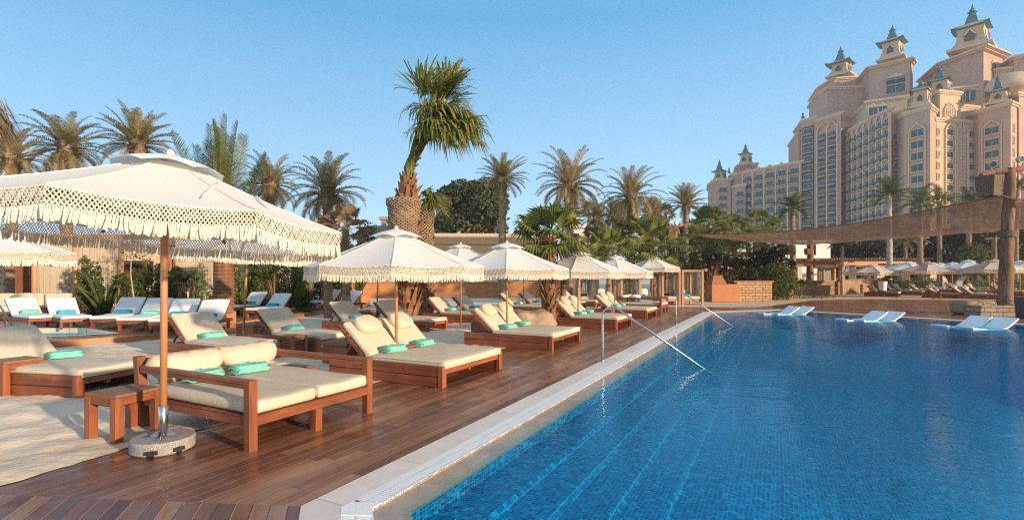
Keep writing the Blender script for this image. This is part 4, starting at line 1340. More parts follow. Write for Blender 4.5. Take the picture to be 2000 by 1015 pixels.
for x, Y, m_, lb in ((1174, 28.2, 'white_pad', 'white cushion in the leftmost cabana'), (1258, 28.6, 'white_pad', 'grey patterned cushion in the second cabana'), (1331, 28.9, 'towel', 'pale turquoise cushion in the rightmost cabana')):
    cush(XY(x, Y, .70), 0, .2, m_, lb)
for x, Y, lb in ((1171, 28, 'turquoise towel in the leftmost cabana'), (1255, 28.4, 'turquoise towel in the second cabana'), (1341, 28.7, 'turquoise towel in the rightmost cabana')):
    towel(XY(x, Y, .49), 0, lb, True)

# bamboo kiosk, stone wall
M['bamboo'] = wood('red_bamboo_cladding', (.34, .12, .045), (.58, .24, .10), .6, 'Z', 40, .8)
t = thing('bamboo_bin_housing', 'orange bamboo clad cabinet with a sloping raised lid beside the stone wall', 'cabinet', XY(1409, 32.3), radians(3))
mb = MB(); mb.box(-.82, .86, -.5, .5, 0, 1.08); obj('cabinet_body', mb, M['bamboo'], t, bevel=.01)
mb = MB(); mb.add([(-.82, -.5, 1.09), (.1, -.5, 1.09), (.1, .5, 1.09), (-.82, .5, 1.09), (-.62, -.3, 1.62), (-.1, -.3, 1.62), (-.1, .3, 1.62), (-.62, .3, 1.62)], [(0,3,2,1),(4,5,6,7),(0,1,5,4),(1,2,6,5),(2,3,7,6),(3,0,4,7)])
obj('raised_lid', mb, M['bamboo'], t)
t = thing('low_stone_wall', 'low wall of ochre ashlar stone between cabinet and round bush', 'wall', XY(1471, 32.9), radians(2))
mb = MB(); mb.box(-1.13, 1.08, -.25, .25, 0, 1.2); obj('masonry', mb, M['stone'], t)
mb = MB(); mb.box(-1.35, 1.16, -.31, .31, 1.202, 1.27); obj('capping', mb, M['slat'], t)
# boulder
mb = MB(); rb = random.Random(3)
mb.sq(0, 0, 0, .70, .50, .40, .8, 40, 24, fn=lambda q: q*(1+.34*noise.noise(q*1.9+Vector((3,1,0)))+.10*noise.noise(q*5)+.04*noise.noise(q*12)))
M['rock'] = simple('tan_boulder_stone', (.38, .27, .17), .9, .35, 4, 1.0, 14)
o = obj('boulder', mb, M['rock'], loc=XY(1022, 13.6, .22)+Vector((.35, 1.3, 0))); o.rotation_euler = (0, 0, .4); tag(o, 'large smooth tan boulder at the foot of the small ragged palm', 'boulder')

# ================================================================== log posts and shade net
def spot(p, d, parent):
    d = Vector(d).normalized(); p = Vector(p)
    mb = MB(); mb.tube([p-d*.10, p-d*.02, p+d*.10], [.08, .13, .14], 14); mb.tube([p-d*.10-Vector((0,0,.02)), p-d*.06-Vector((0,0,.22))], .02, 6)
    o = obj('spotlight', mb, M['lampgrey'], parent)
    mb = MB(); mb.tube([p+d*.101, p+d*.108], .11, 14); obj('lens', mb, M['lampdark'], o)
M['lampgrey'] = simple('grey_lamp_housing', (.40, .38, .36), .5, .1)
M['lampdark'] = simple('dark_lamp_lens', (.06, .055, .06), .2, .3, 60)
M['wicker'] = simple('woven_wicker', (.15, .10, .062), .9, .75, 22, 1.0, 40)
M['straw'] = simple('straw_weave', (.34, .235, .14), .95, .5, 30, 1.0, 60)
def wicker_box(p, s, h, rz, parent=None, lb=None, name='wicker_speaker_basket'):
    mb = MB(); mb.add([(-s*.42, -s*.42, 0), (s*.42, -s*.42, 0), (s*.42, s*.42, 0), (-s*.42, s*.42, 0), (-s*.5, -s*.5, h), (s*.5, -s*.5, h), (s*.5, s*.5, h), (-s*.5, s*.5, h)], [(0,3,2,1),(4,5,6,7),(0,1,5,4),(1,2,6,5),(2,3,7,6),(3,0,4,7)])
    o = obj(name, mb, M['wicker'], parent, bevel=.03, loc=p); o.rotation_euler = (0, 0, rz); return o
# big post right
B3 = XY(1963, 21.6); zt = ZY(328, 21.6)
t = thing('log_post', 'thick rough log post at the right, standing in a low stone planter', 'post', B3, 0, 'log posts holding the shade net')
mb = MB(); n_ = 18
mb.tube([(-.02+.06*sin(i*.5)*.3+.013*i, 0, .3+(zt-.3)*i/n_) for i in range(n_+1)], [.265-.005*i+.012*sin(i*1.7) for i in range(n_+1)], 14); mb.sm = True
obj('shaft', mb, M['log'], t)
mb = MB(); mb.tube([(-1.0, 0, zt-.30), (-.4, .05, zt-.15), (.3, 0, zt-.1), (1.6, 0, zt+.12)], [.09, .11, .12, .1], 8); obj('crossbeam', mb, M['log'], t)
mb = MB(); mb.tube([(.06, 0, 3.2), (.07, 0, 3.45)], [.31, .30], 14); obj('rope_binding', mb, M['wicker'], t)
wicker_box((-.78, -.1, zt-1.2), .68, .85, radians(25), t, name='wicker_basket')
spot((-.80, -.3, zt+.08), (-.35, -.9, -.1), t); spot((.35, -.25, zt+.30), (.15, -.95, -.1), t)
mb = MB()
for k in range(3): mb.tube([(-.33-.03*k, -.25, 4.0-k), (-.34-.02*k, -.3, 2.5), (-.30-.06*k, -.35, 1.6), (-.8-.25*k, -.6, .75), (-1.35+.9*k, -.95, .35+.02*k)], .013, 5)
obj('black_cable', mb, M['black'], t)
t = thing('stone_planter_wall', 'low pale stone block planter around the foot of the big log post', 'planter', XY(1962, 20.6), radians(-4))
M['stone_block'] = brick_mat('grey_tan_block_stone', (.36, .28, .21), (.45, .36, .27), (.15, .11, .08), .45, .17, bump=.9, ms=.018)
mb = MB(); mb.box(-1.05, 2.4, -.1, .2, 0, .42); mb.box(-1.05, -.75, .2, .6, 0, .42); obj('masonry', mb, M['stone_block'], t)
mb = MB(); mb.box(-.3, 2.4, .2, 2, 0, .3); obj('soil', mb, M['sand'], t)
mb = MB(); mb.sq(0, 0, 0, .68, .5, .30, .38, 40, 20, fn=lambda q: q*(1+.03*noise.noise(q*4))); o = obj('straw_pouf', mb, M['straw'], loc=XY(1900, 21.7, .29)); tag(o, 'wide straw pouf beside the stone planter of the big log post', 'pouf', 'straw poufs')
o = wicker_box(XY(1605, 43.2), .98, .80, radians(30), None); o.name = 'straw_pouf'; o.data.materials[0] = M['straw']; tag(o, 'straw cube pouf in front of the beach bar counter', 'pouf', 'straw poufs')
o = wicker_box(XY(2002, 19.6), .5, .8, radians(30), None, name='equipment_box'); o.data.materials[0] = M['lampdark']; tag(o, 'dark box at the right edge beside the stone planter', 'box')
# left post
B1 = XY(1318, 32); zt = ZY(443, 32)
t = thing('log_post', 'log post with rough crossarm left, where the shade net starts', 'post', B1, 0, 'log posts holding the shade net')
mb = MB(); mb.tube([(.02*sin(i*1.3), 0, zt*i/10) for i in range(11)], [.19-.002*i for i in range(11)], 12); mb.sm = True; obj('shaft', mb, M['log'], t)
mb = MB(); mb.tube([(-.95, 0, zt-.12), (0, -.1, zt), (1.05, 0, zt+.18)], [.06, .08, .06], 7); mb.tube([(.15, 0, zt-.1), (.3, 0, zt-.6), (.6, 0, zt-.75)], [.1, .08, .05], 7); obj('crossarm', mb, M['log'], t)
wicker_box((-.32, -.1, zt-.8), .42, .68, .2, t, name='wicker_basket')
wicker_box((.15, -.15, 1.9), .34, .42, .2, t, name='wicker_basket')
spot((-.45, -.15, zt+.1), (-.5, -.8, 0), t); spot((.02, -.15, zt+.22), (.3, -.9, 0), t)
# middle post
B2 = XY(1582.5, 50.5); zt = ZY(460, 50.5)
t = thing('log_post', 'log post with square wicker collars beside the beach bar counter', 'post', B2, 0, 'log posts holding the shade net')
mb = MB(); mb.tube([(.03*sin(i*1.3), 0, zt*i/10) for i in range(11)], [.34-.008*i for i in range(11)], 12); mb.sm = True; obj('shaft', mb, M['log'], t)
for dx, z, s in ((-.45, 2.85, .5), (.42, 2.85, .5), (-.35, 3.9, .5)): wicker_box((dx, -.2, z-.3), s, .6, .1, t, name='wicker_basket')
# net
def mk_net():
    mb = MB(); A = XY(1325, 32, ZY(457, 32)); B = XY(1957, 21.5, ZY(381, 21.5)); C = XY(1582, 50.4, ZY(474, 50.4)); D = XY(2090, 36, ZY(442, 36))
    N, K = 90, 26
    for i in range(N+1):
        u = i/N
        for j in range(K+1):
            v = j/K
            near = A.lerp(B, u); near.z -= .55*sin(pi*u)
            far = A.lerp(C, min(1, u/.42)) if u < .42 else C.lerp(D, (u-.42)/.58)
            far = far.copy(); far.z -= .12*sin(pi*u)
            p = near.lerp(far, v); p.z -= .28*sin(pi*v)*sin(pi*min(1,u*1.2)) ; p.z += .10*noise.noise(p*.6) + .09*noise.noise(Vector((u*14, v*5, 1)))*sin(pi*v)
            mb.v.append(tuple(p))
    for i in range(N):
        for j in range(K):
            k = i*(K+1)+j; mb.f.append((k, k+1, k+K+2, k+K+1))
    # strip right of the post
    b = len(mb.v); E = XY(2035, 20, 5.0); 
    for i in range(11):
        u = i/10
        for j in range(9):
            v = j/8; n1 = B.lerp(E, u); n1.z -= .4*sin(pi*u*.5); f1 = B.lerp(D, .02+u*.98) if False else XY(1957, 23.5, 4.6).lerp(XY(2060, 25, 4.9), u)
            p = n1.lerp(f1, v); p.z -= .2*sin(pi*v)*u; mb.v.append(tuple(p))
    for i in range(10):
        for j in range(8):
            k = b+i*9+j; mb.f.append((k, k+1, k+10, k+9))
    return mb
def net_mat():
    t = NT('brown_shade_net'); v = t.coord('Object')
    n = t.noise(v, 22, 5, .8); n2 = t.noise(v, 2, 4)
    c = t.mix(1.0, t.ramp(t.math('ADD', t.math('MULTIPLY', n, .4), t.math('MULTIPLY', t.noise(v, 4, 7, .9), .6)), [(.40, (.17,.09,.05)), (.52, (.45,.26,.155)), (.62, (.80,.56,.37))]), t.ramp(n2, [(.3, (.75,)*3), (.7, (1.15,)*3)]), 'MULTIPLY')
    t.B('Base Color', c); t.B('Roughness', .95)
    tr = t.n('ShaderNodeBsdfTranslucent'); t.set(tr, 'Color', c)
    mx = t.n('ShaderNodeMixShader'); mx.inputs[0].default_value = .45
    t.l(t.b.outputs[0], mx.inputs[1]); t.l(tr.outputs[0], mx.inputs[2])
    tp = t.n('ShaderNodeBsdfTransparent'); mx2 = t.n('ShaderNodeMixShader')
    t.l(t.math('LESS_THAN', t.noise(v, 70, 2), .40), mx2.inputs[0])
    t.l(mx.outputs[0], mx2.inputs[1]); t.l(tp.outputs[0], mx2.inputs[2]); t.l(mx2.outputs[0], t.out.inputs[0])
    t.bump(n, .8, .03)
    return t.m
nt = mk_net(); o = tag(obj('shade_net', nt, net_mat(), smooth=True), 'long brown woven shade net stretched between log posts at the right', 'shade net')
mb = MB(); A = XY(1325, 32, ZY(457, 32)); B = XY(1957, 21.5, ZY(381, 21.5)); 
mb.tube([A.lerp(B, i/20)-Vector((0,0,.55*sin(pi*i/20))) for i in range(21)], .035, 6); obj('edge_rope', mb, M['log'], o)

# ================================================================== beach bar
t = thing('beach_bar', 'open timber beach bar with brick counter and WHITEBEACH sign', 'beach bar', (0, 0, 0))
Yb = 44.0
c0, c1, c2 = XY(1588, Yb), XY(1641, Yb+.3), XY(1713, Yb+6)
mb = MB(); mb.prism([(c0.x, c0.y), (c1.x, c1.y), (c1.x+.2, c1.y+2), (c0.x, c0.y+2)], 0, 1.1); obj('counter_front', mb, M['brick_dark'], t)
mb = MB(); c1b = XY(1641.6, Yb+.5); mb.prism([(c1b.x+.05, c1b.y), (c2.x, c2.y), (c2.x, c2.y+1), (c1b.x+.3, c1b.y+1.5)], 0, 1.18); obj('counter_side', mb, M['brick_dark'], t)
mb = MB(); mb.prism([(c0.x-.1, c0.y-.1), (c1.x+.1, c1.y-.1), (c1.x+.2, c1.y+2), (c0.x, c0.y+2)], 1.102, 1.18)
mb.prism([(c1b.x+.05, c1b.y-.15), (c2.x+.2, c2.y-.2), (c2.x+.1, c2.y+1), (c1b.x+.3, c1b.y+1.5)], 1.182, 1.26); obj('counter_top', mb, M['slat'], t)
for x, Y in ((1599, 45), (1629, 44.6), (1640, 45), (1608, 48), (1647, 52), (1690, 50.4), (1600, 52)):
    mb = MB(); p = XY(x, Y); mb.tube([(p.x, p.y, 1.0), (p.x, p.y, 2.75)], .14 if x > 1620 else .11, 10); obj('post', mb, M['post'], t)
for (xa, za, xb, zb) in ((1620, 2.45, 1627, 1.75), (1650, 2.45, 1642, 1.75)):
    mb = MB(); p, q = XY(xa, 44.7), XY(xb, 44.7); mb.bar((p.x, p.y, za), (q.x, q.y, zb), .08, .08); obj('brace', mb, M['post'], t)
mb = MB()
for x0_, Y0_, x1_, Y1_, z in ((1560, 44.6, 1637, 44.6, 2.62), (1632, 44.9, 1712, 50.5, 2.62), (1575, 52, 1715, 52, 2.8)):
    p, q = XY(x0_, Y0_), XY(x1_, Y1_); mb.tube([(p.x, p.y, z), (q.x, q.y, z)], .11, 8)
obj('roof_beam', mb, M['post'], t)
mb = MB(); p, q = XY(1578, 44.2), XY(1652, 44.2); mb.box(p.x, q.x, 44.2, 52, 2.76, 2.86); obj('roof_slab', mb, M['teak'], t)
mb = MB(); p, q = XY(1588, 44.4), XY(1631, 44.4); mb.box(p.x, q.x, 44.3, 44.38, 2.22, 2.60); sg = obj('sign_board', mb, M['signbrown'] if 'signbrown' in M else M['teak'], t)
def text(s, size, loc, rot, mat, parent, name='lettering', ext=.01, shear=0, align='CENTER'):
    cu = bpy.data.curves.new(name, 'FONT'); cu.body = s; cu.size = size; cu.extrude = ext; cu.align_x = align; cu.shear = shear; cu.offset = .006
    o = bpy.data.objects.new(name, cu); COL.objects.link(o); o.parent = parent; o.location = loc; o.rotation_euler = rot; cu.materials.append(mat)
    dg = bpy.context.evaluated_depsgraph_get(); me = bpy.data.meshes.new_from_object(o.evaluated_get(dg)); bpy.data.objects.remove(o)
    o = bpy.data.objects.new(name, me); COL.objects.link(o); o.parent = parent; o.location = loc; o.rotation_euler = rot; me.materials.clear(); me.materials.append(mat); return o
M['letters'] = simple('white_letter_paint', (.8,.78,.75), .6, .03)
text('WHITEBEACH', .27, ((p.x+q.x)/2, 44.27, 2.30), (pi/2, 0, 0), M['letters'], sg)
mb = MB(); p = XY(1612, 49); mb.cbox((p.x, p.y, 1.9), .95, .2, 1.6); obj('grey_panel', mb, M['grey_wall'], t)
t = thing('low_brick_bench', 'low brick bench left of the straw cube by the log post', 'bench', XY(1574, 46.5))
mb = MB(); mb.box(-.6, .6, -.3, .3, 0, .38); obj('brick_base', mb, M['brick_dark'], t)
mb = MB(); mb.box(-.64, .64, -.34, .34, .382, .43); obj('seat_top', mb, M['slat'], t)

# long pergola roof behind
t = thing('long_pergola', 'long low pergola roof of poles running behind the beach bar', 'pergola', (0, 0, 0))
a, b = XY(1545, 60), XY(1815, 60)
mb = MB(); mb.bar((a.x, a.y, 3.15), (b.x, b.y, 3.15), .3, .35); obj('front_beam', mb, M['post'], t)
mb = MB(); mb.bar((a.x, a.y-.1, 2.7), (b.x, b.y-.1, 2.7), .3, .2); obj('lower_beam', mb, M['teak'], t)
mb = MB(); k = a.x
while k < b.x: mb.tube([(k, 59.2, 3.5), (k, 65, 3.5)], .09, 6); k += .3
obj('roof_poles', mb, M['log'], t)
for x in (1560, 1665, 1718, 1770): 
    mb = MB(); p = XY(x, 60); mb.cbox((p.x, p.y, 1.3), .9 if x == 1718 else .5, .5, 2.6); obj('pillar', mb, M['cap_cream'], t)

# white villa pieces seen between the palms
def villa(x0, x1, y0, y1, Y, lb, steps=()):
    t = thing('white_villa', lb, 'building', (0, 0, 0), 0, 'white villas beyond the palms')
    a, b = XY(x0, Y).x, XY(x1, Y).x
    mb = MB(); mb.box(a, b, Y, Y+8, 0, ZY(y0, Y)); wl_ = obj('wall', mb, M['white_wall'], t)
    mb = MB(); mb.box(a-.3, b+.3, Y-.35, Y+8.3, ZY(y0, Y)-.0, ZY(y0, Y)+.35); obj('cornice', mb, M['white_wall'], t)
    mb = MB(); n = 0
    k = a+.6
    while k < b-.8:
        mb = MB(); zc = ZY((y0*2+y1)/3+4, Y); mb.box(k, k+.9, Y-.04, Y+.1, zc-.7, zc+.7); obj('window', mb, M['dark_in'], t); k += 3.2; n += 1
        if n > 5: break
    return t
villa(1106, 1148, 445, 500, 62, 'white villa patch left, behind the fan palms and parasols')
villa(1325, 1352, 457, 500, 64, 'white villa patch seen just right of the left log post')
villa(1366, 1470, 470, 510, 66, 'white villa behind the frangipani shrub')
villa(1525, 1622, 474, 503, 70, 'white villa under the middle of the shade net')
# ================================================================== plants
rv = random.Random(77)
M['date'] = leafy('dusty_date_frond', (.19, .165, .07), (.42, .34, .17), .38, (.60, .47, .28))
M['coco'] = leafy('green_feather_frond', (.035, .065, .012), (.13, .16, .03), .35, (.26, .25, .06))
M['fan'] = leafy('green_fan_leaf', (.10, .13, .03), (.28, .30, .075), .38, (.46, .40, .15))
M['fan_dry'] = leafy('dry_fan_leaf', (.20, .13, .07), (.42, .30, .17), .3)
M['dead'] = leafy('dead_hanging_leaf', (.20, .10, .05), (.42, .24, .13), .2)
M['shrub'] = leafy('dark_shrub_leaf', (.03, .05, .014), (.10, .14, .03), .25, (.17, .20, .05), scale=3)
M['shrub_l'] = leafy('bright_shrub_leaf', (.04, .07, .012), (.13, .17, .03), .3, (.22, .24, .06), scale=3)
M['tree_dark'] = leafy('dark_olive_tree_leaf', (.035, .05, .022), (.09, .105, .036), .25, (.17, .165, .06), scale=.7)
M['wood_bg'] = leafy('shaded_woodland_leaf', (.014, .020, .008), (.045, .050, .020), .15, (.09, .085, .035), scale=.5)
M['trunk_date'] = simple('date_palm_trunk', (.30, .20, .125), .95, .45, 9, 1.0, 16)
M['trunk_pale'] = simple('pale_palm_trunk', (.46, .38, .30), .9, .2, 5, .6, 14)
M['bark'] = wood('shaggy_palm_bark', (.10, .045, .02), (.42, .21, .10), .9, 'Z', 9, .8)
M['flower'] = simple('white_blossom', (.85,.82,.78), .6, .03)

def frond(mb, base, az, el, L, droop, nl, ll, lw, vee=.5, rad=.02, rnd=rv, tip=.35, start=.16, twist=0):
    d = Vector((cos(az)*cos(el), sin(az)*cos(el), sin(el))); side = Vector((-sin(az), cos(az), 0))
    pts = []; p = Vector(base); n = 12; e = el
    dirs = []
    for i in range(n+1):
        u = i/n
        ee = el - droop*u*u
        dd = Vector((cos(az)*cos(ee), sin(az)*cos(ee), sin(ee)))
        pts.append(p.copy()); dirs.append(dd); p = p + dd*(L/n)
    mb.tube(pts, [rad*(1-.8*i/n) for i in range(n+1)], 4, cap=False)
    for k in range(nl):
        u = start + (1-start)*k/nl
        f = u*n; i = min(int(f), n-1); q = pts[i].lerp(pts[i+1], f-i); dd = dirs[i]
        up = side.cross(dd).normalized()
        if up.z < 0: up = -up
        l = ll*(sin(pi*min(1, (u*.85+.15)))**.6*.8+.2) * rnd.uniform(.85, 1.1)
        for s in (-1, 1):
            dv = (side*s*1.0 + up*vee + dd*(.55+.5*u)).normalized()
            dv = (dv + Vector((0, 0, -.12)) + Vector((rnd.uniform(-.1,.1), rnd.uniform(-.1,.1), rnd.uniform(-.1,.1)))).normalized()
            w = dd*lw
            m = q+dv*l*.5; t_ = q+dv*l+Vector((0,0,-l*tip*.5))
            mb.add([q-w*.5, q+w*.5, m+w*.6, m-w*.6, t_], [(0,1,2,3),(3,2,4)])
def pinnate_crown(seed, N=54, L=2.6, ll=.50, lw=.034, lo=-45, hi=84, nl=42, droop=1.35, thick=.3):
    r = random.Random(seed); mb = MB()
    for i in range(N):
        u = (i+.5)/N
        el = radians(hi + (lo-hi)*u**.85 + r.uniform(-8, 8)); az = i*2.39996 + r.uniform(-.2, .2)
        Lf = L*r.uniform(.85, 1.1)*(1 if el > 0 else .9)
        frond(mb, (cos(az)*thick*.5, sin(az)*thick*.5, .1*el), az, el, Lf, droop*(.7+.5*u)*r.uniform(.8, 1.2), nl, ll, lw, rnd=r)
    return mb
def fan_leaf(mb, base, az, el, pet, R, segs=22, spread=230, rnd=rv, droop=.25, fold=.12, split=.62, pr=.014):
    d = Vector((cos(az)*cos(el), sin(az)*cos(el), sin(el))); side = Vector((-sin(az), cos(az), 0)); up = side.cross(d)
    if up.z < 0: up = -up
    base = Vector(base); hub = base+d*pet - Vector((0,0,pet*.08))
    mb.tube([base, base+d*pet*.5, hub], [pr*1.4, pr, pr*.8], 4, cap=False)
    tilt = rnd.uniform(-.35, .35)
    n0 = (up*cos(tilt)+side*sin(tilt)).normalized(); s0 = d.cross(n0).normalized()
    for k in range(segs):
        a0 = radians(-spread/2+spread*k/segs); a1 = radians(-spread/2+spread*(k+1)/segs); am = (a0+a1)/2
        def dirv(a): return (d*cos(a)+s0*sin(a))
        rr = R*(.82+.18*cos(am))*rnd.uniform(.9, 1.05)
        A = hub+dirv(a0)*rr*split + n0*fold*0; B_ = hub+dirv(a1)*rr*split; Cc = hub+dirv(am)*rr*split*1.02+n0*rr*.05
        T = hub+dirv(am+rnd.uniform(-.03,.03))*rr + Vector((0,0,-rr*droop*rnd.uniform(.5, 1.3)))
        A += Vector((0,0,-rr*droop*.12)); B_ += Vector((0,0,-rr*droop*.12)); Cc += Vector((0,0,-rr*droop*.12))
        mb.add([hub, A, Cc, B_, T], [(0,1,2),(0,2,3),(1,4,2),(2,4,3)])
def fan_crown(seed, N=26, pet=1.0, R=.85, lo=-40, hi=80, droop=.25, segs=22):
    r = random.Random(seed); mb = MB()
    for i in range(N):
        u = (i+.5)/N; el = radians(hi+(lo-hi)*u+r.uniform(-10, 10)); az = i*2.39996+r.uniform(-.3, .3)
        fan_leaf(mb, (0, 0, 0), az, el, pet*r.uniform(.8, 1.15), R*r.uniform(.85, 1.1), rnd=r, droop=droop*(.6+u), segs=segs)
    return mb
def trunk(mb, h, r0, r1, bulge=0, rings=26, lean=0, seed=0, n=12):
    r = random.Random(seed); pts = []; rs = []
    for i in range(rings+1):
        u = i/rings; pts.append((lean*u*u, .03*sin(u*5+seed), h*u))
        rs.append((r0+(r1-r0)*u)*(1+(.07 if i % 2 else -.05))+ (bulge*math.exp(-((u-.88)/.1)**2)))
    mb.tube(pts, rs, n); return mb
def boots(mb, h, rad, n, seed, ln=.22, z0=0):
    r = random.Random(seed)
    for i in range(n):
        z = z0+h*i/n; a = i*2.39996; R_ = rad(z) if callable(rad) else rad
        d = Vector((cos(a), sin(a), 0)); s = Vector((-sin(a), cos(a), 0)); p = d*R_*.9+Vector((0,0,z)); w = R_*.42
        l = ln*r.uniform(.7, 1.4); o = r.uniform(.2, .6)
        tip = p+d*l*o+Vector((0,0,l)); 
        mb.add([p-s*w, p+s*w, tip+s*w*.3, tip-s*w*.3, p-d*.04+Vector((0,0,l*.5))], [(0,1,2,3),(0,3,4),(1,4,2)])

CROWN = {
 'date0': lambda: pinnate_crown(1), 'date1': lambda: pinnate_crown(2, N=54, lo=-20, hi=85, droop=.9), 'date2': lambda: pinnate_crown(3, N=54, lo=-50, droop=1.4, L=2.7),
 'coco0': lambda: pinnate_crown(5, N=20, L=2.6, ll=.75, lw=.05, lo=-25, hi=75, nl=34, droop=1.5), 'coco1': lambda: pinnate_crown(6, N=17, L=2.4, ll=.7, lw=.05, lo=-10, hi=80, nl=30, droop=1.2),
 'fan0': lambda: fan_crown(8), 'fan1': lambda: fan_crown(9, N=22, pet=1.2, R=1.0), 'fan2': lambda: fan_crown(10, N=34, pet=.8, R=.75, lo=-65, hi=85, droop=.45),
}
TR = {}
def palm(kind, x, y, rpx, Y, lb, trunkmat='trunk_date', tw=None, grp=None, name='date_palm', mat='date', z0=0, rot=None, bulge=0, lean=0):
    """x,y photo place of the crown's heart, rpx apparent crown radius, Y distance"""
    z = ZY(y, Y); rad = rpx/F*Y; base_r = {'date': 2.45, 'coco': 2.3, 'fan': 1.75}[kind[:-1]]
    p = XY(x, Y); tw = (tw or 14)/F*Y/2
    t = thing(name, lb, 'palm', (p.x, p.y, z0), rot if rot is not None else rv.uniform(0, 6), grp or 'palms beyond the parasols')
    h = z-z0
    mb = MB(); trunk(mb, h, tw*1.12, tw*.92, bulge, seed=int(x), lean=lean); boots(mb, h*.96, tw, int(h*11), int(x), ln=.16)
    if kind[:-1] == 'date': boots(mb, .7, tw*1.2, 26, int(x)+1, ln=.5, z0=h-.65)
    obj('trunk', mb, M[trunkmat], t)
    c = obj('crown', cached((kind, mat), lambda: mesh('crown', CROWN[kind](), M[mat])), None, t, loc=(lean, 0, h)); s = rad/base_r*.95; c.scale = (s, s, s)
    return t
DG = 'date palms standing behind the garden'
palm('date2', 22, 312, 78, 24, 'date palm at the left edge, half behind the nearest canopy', tw=18, grp=DG, rot=.3)
palm('date0', 130, 290, 80, 26, 'second date palm from the left, tall above the nearest canopy', tw=20, grp=DG, rot=1.0)
palm('date1', 267, 283, 78, 28, 'third date palm from the left, highest of the left three', tw=19, grp=DG, rot=2.0)
palm('date0', 528, 362, 66, 27, 'date palm right of the upright young palm fronds', tw=17, grp=DG, rot=4)
palm('date2', 640, 378, 84, 23, 'broad date palm left of the tied fan palm', tw=18, grp=DG, rot=5.1)
palm('date1', 981, 352, 56, 36, 'date palm in front of the big dark round tree', tw=14, grp=DG, rot=.5)
palm('date0', 1113, 362, 78, 33, 'tall date palm with a bulging trunk left of the centre sky', tw=14, grp=DG, rot=3.3, bulge=.16)
palm('date2', 1232, 385, 66, 31, 'date palm with pale knotted trunk right of the bulging one', tw=13, grp=DG, rot=2.2, bulge=.08)
palm('date1', 1340, 402, 48, 44, 'hazy date palm behind the left log post', tw=10, grp=DG)
palm('date0', 1165, 428, 44, 48, 'far date palm between the two knotted trunks, left', tw=9, grp=DG)
palm('date2', 1200, 425, 46, 50, 'far date palm between the two knotted trunks, right', tw=9, grp=DG)
palm('date1', 1275, 420, 40, 52, 'far date palm right of the pale knotted trunk', tw=9, grp=DG)
palm('fan2', 640, 440, 34, 20, 'spiky pale shrubby palm under the broad date palm', tw=14, mat='fan_dry', name='fan_palm')
palm('fan1', 676, 448, 50, 19, 'dry silvery fan palm right of the nearest canopy tip', tw=14, mat='fan_dry', name='fan_palm')
FG = 'green fan palms'
palm('fan0', 1232, 462, 52, 31, 'fan palm with wide leaves under the pale knotted date palm', tw=10, name='fan_palm', mat='fan', grp=FG)
palm('fan1', 1190, 492, 50, 27, 'fan palm low behind the third deck parasol', tw=10, name='fan_palm', mat='fan', grp=FG)
palm('fan2', 1160, 470, 46, 33, 'fan palm with a dry folded leaf beside the white villa patch', tw=9, name='fan_palm', mat='fan_dry', grp=FG)
palm('fan1', 1278, 482, 62, 29, 'large fan palm behind the tall cabana parasol', tw=10, name='fan_palm', mat='fan', grp=FG)
palm('fan0', 1385, 440, 52, 37, 'fan palm right of the left log post, above the net start', tw=10, name='fan_palm', mat='fan', grp=FG)
palm('fan2', 1430, 446, 46, 40, 'bushy fan palm above the thin end of the shade net', tw=10, name='fan_palm', mat='fan', grp=FG)
palm('fan1', 1365, 478, 42, 36, 'fan palm with hanging leaves before the white villa', tw=10, name='fan_palm', mat='fan', grp=FG)
palm('fan0', 1462, 478, 46, 42, 'fan palm under the shade net, left of the round bush', tw=9, name='fan_palm', mat='fan', grp=FG)
palm('fan0', 1150, 410, 22, 60, 'small far fan palm against the sky, left of a pair', tw=6, name='fan_palm', mat='fan', grp=FG)
palm('fan2', 1275, 402, 26, 58, 'small far fan palm against the sky, before the left post', tw=6, name='fan_palm', mat='fan', grp=FG)
palm('fan0', 1300, 415, 24, 60, 'small far fan palm touching the left log post crossarm', tw=6, name='fan_palm', mat='fan', grp=FG)
palm('fan1', 1480, 440, 34, 46, 'fan palm just left of the coconut palm with the orange trunk', tw=9, name='fan_palm', mat='fan', grp=FG)
palm('fan0', 1512, 448, 30, 48, 'low fan palm at the foot of the pink hotel wing', tw=9, name='fan_palm', mat='fan', grp=FG)
palm('fan2', 1526, 486, 20, 40, 'small fan palm hanging under the net beside the white villa', tw=7, name='fan_palm', mat='fan', grp=FG)
CG = 'coconut palms before the hotel'
palm('coco0', 1548, 408, 40, 50, 'coconut palm before the pink hotel wing, trunk passing behind the net', tw=10, name='coconut_palm', mat='coco', grp=CG)
palm('coco1', 1737, 384, 46, 52, 'tall coconut palm with a pale trunk crossing the net, right', trunkmat='trunk_pale', tw=9, name='coconut_palm', mat='coco', grp=CG, rot=1)
palm('coco0', 1798, 398, 40, 56, 'coconut palm crown peeking over the net, left of three', tw=8, name='coconut_palm', mat='coco', grp=CG)
palm('coco1', 1835, 394, 36, 60, 'coconut palm crown peeking over the net, middle of three', tw=8, name='coconut_palm', mat='coco', grp=CG)
palm('coco0', 1892, 396, 32, 62, 'coconut palm crown peeking over the net below the lattice', tw=8, name='coconut_palm', mat='coco', grp=CG)
palm('coco1', 1985, 372, 34, 60, 'dark palm right of the big log post', tw=8, name='coconut_palm', mat='coco', grp=CG)
palm('coco1', 1645, 478, 30, 44, 'small coconut palm right of the log post by the beach bar', trunkmat='trunk_pale', tw=5, name='coconut_palm', mat='coco', grp=CG)
palm('date1', 1769, 470, 40, 60, 'orange trunked palm under the net, crown hidden by it', tw=6, name='date_palm', grp=DG)

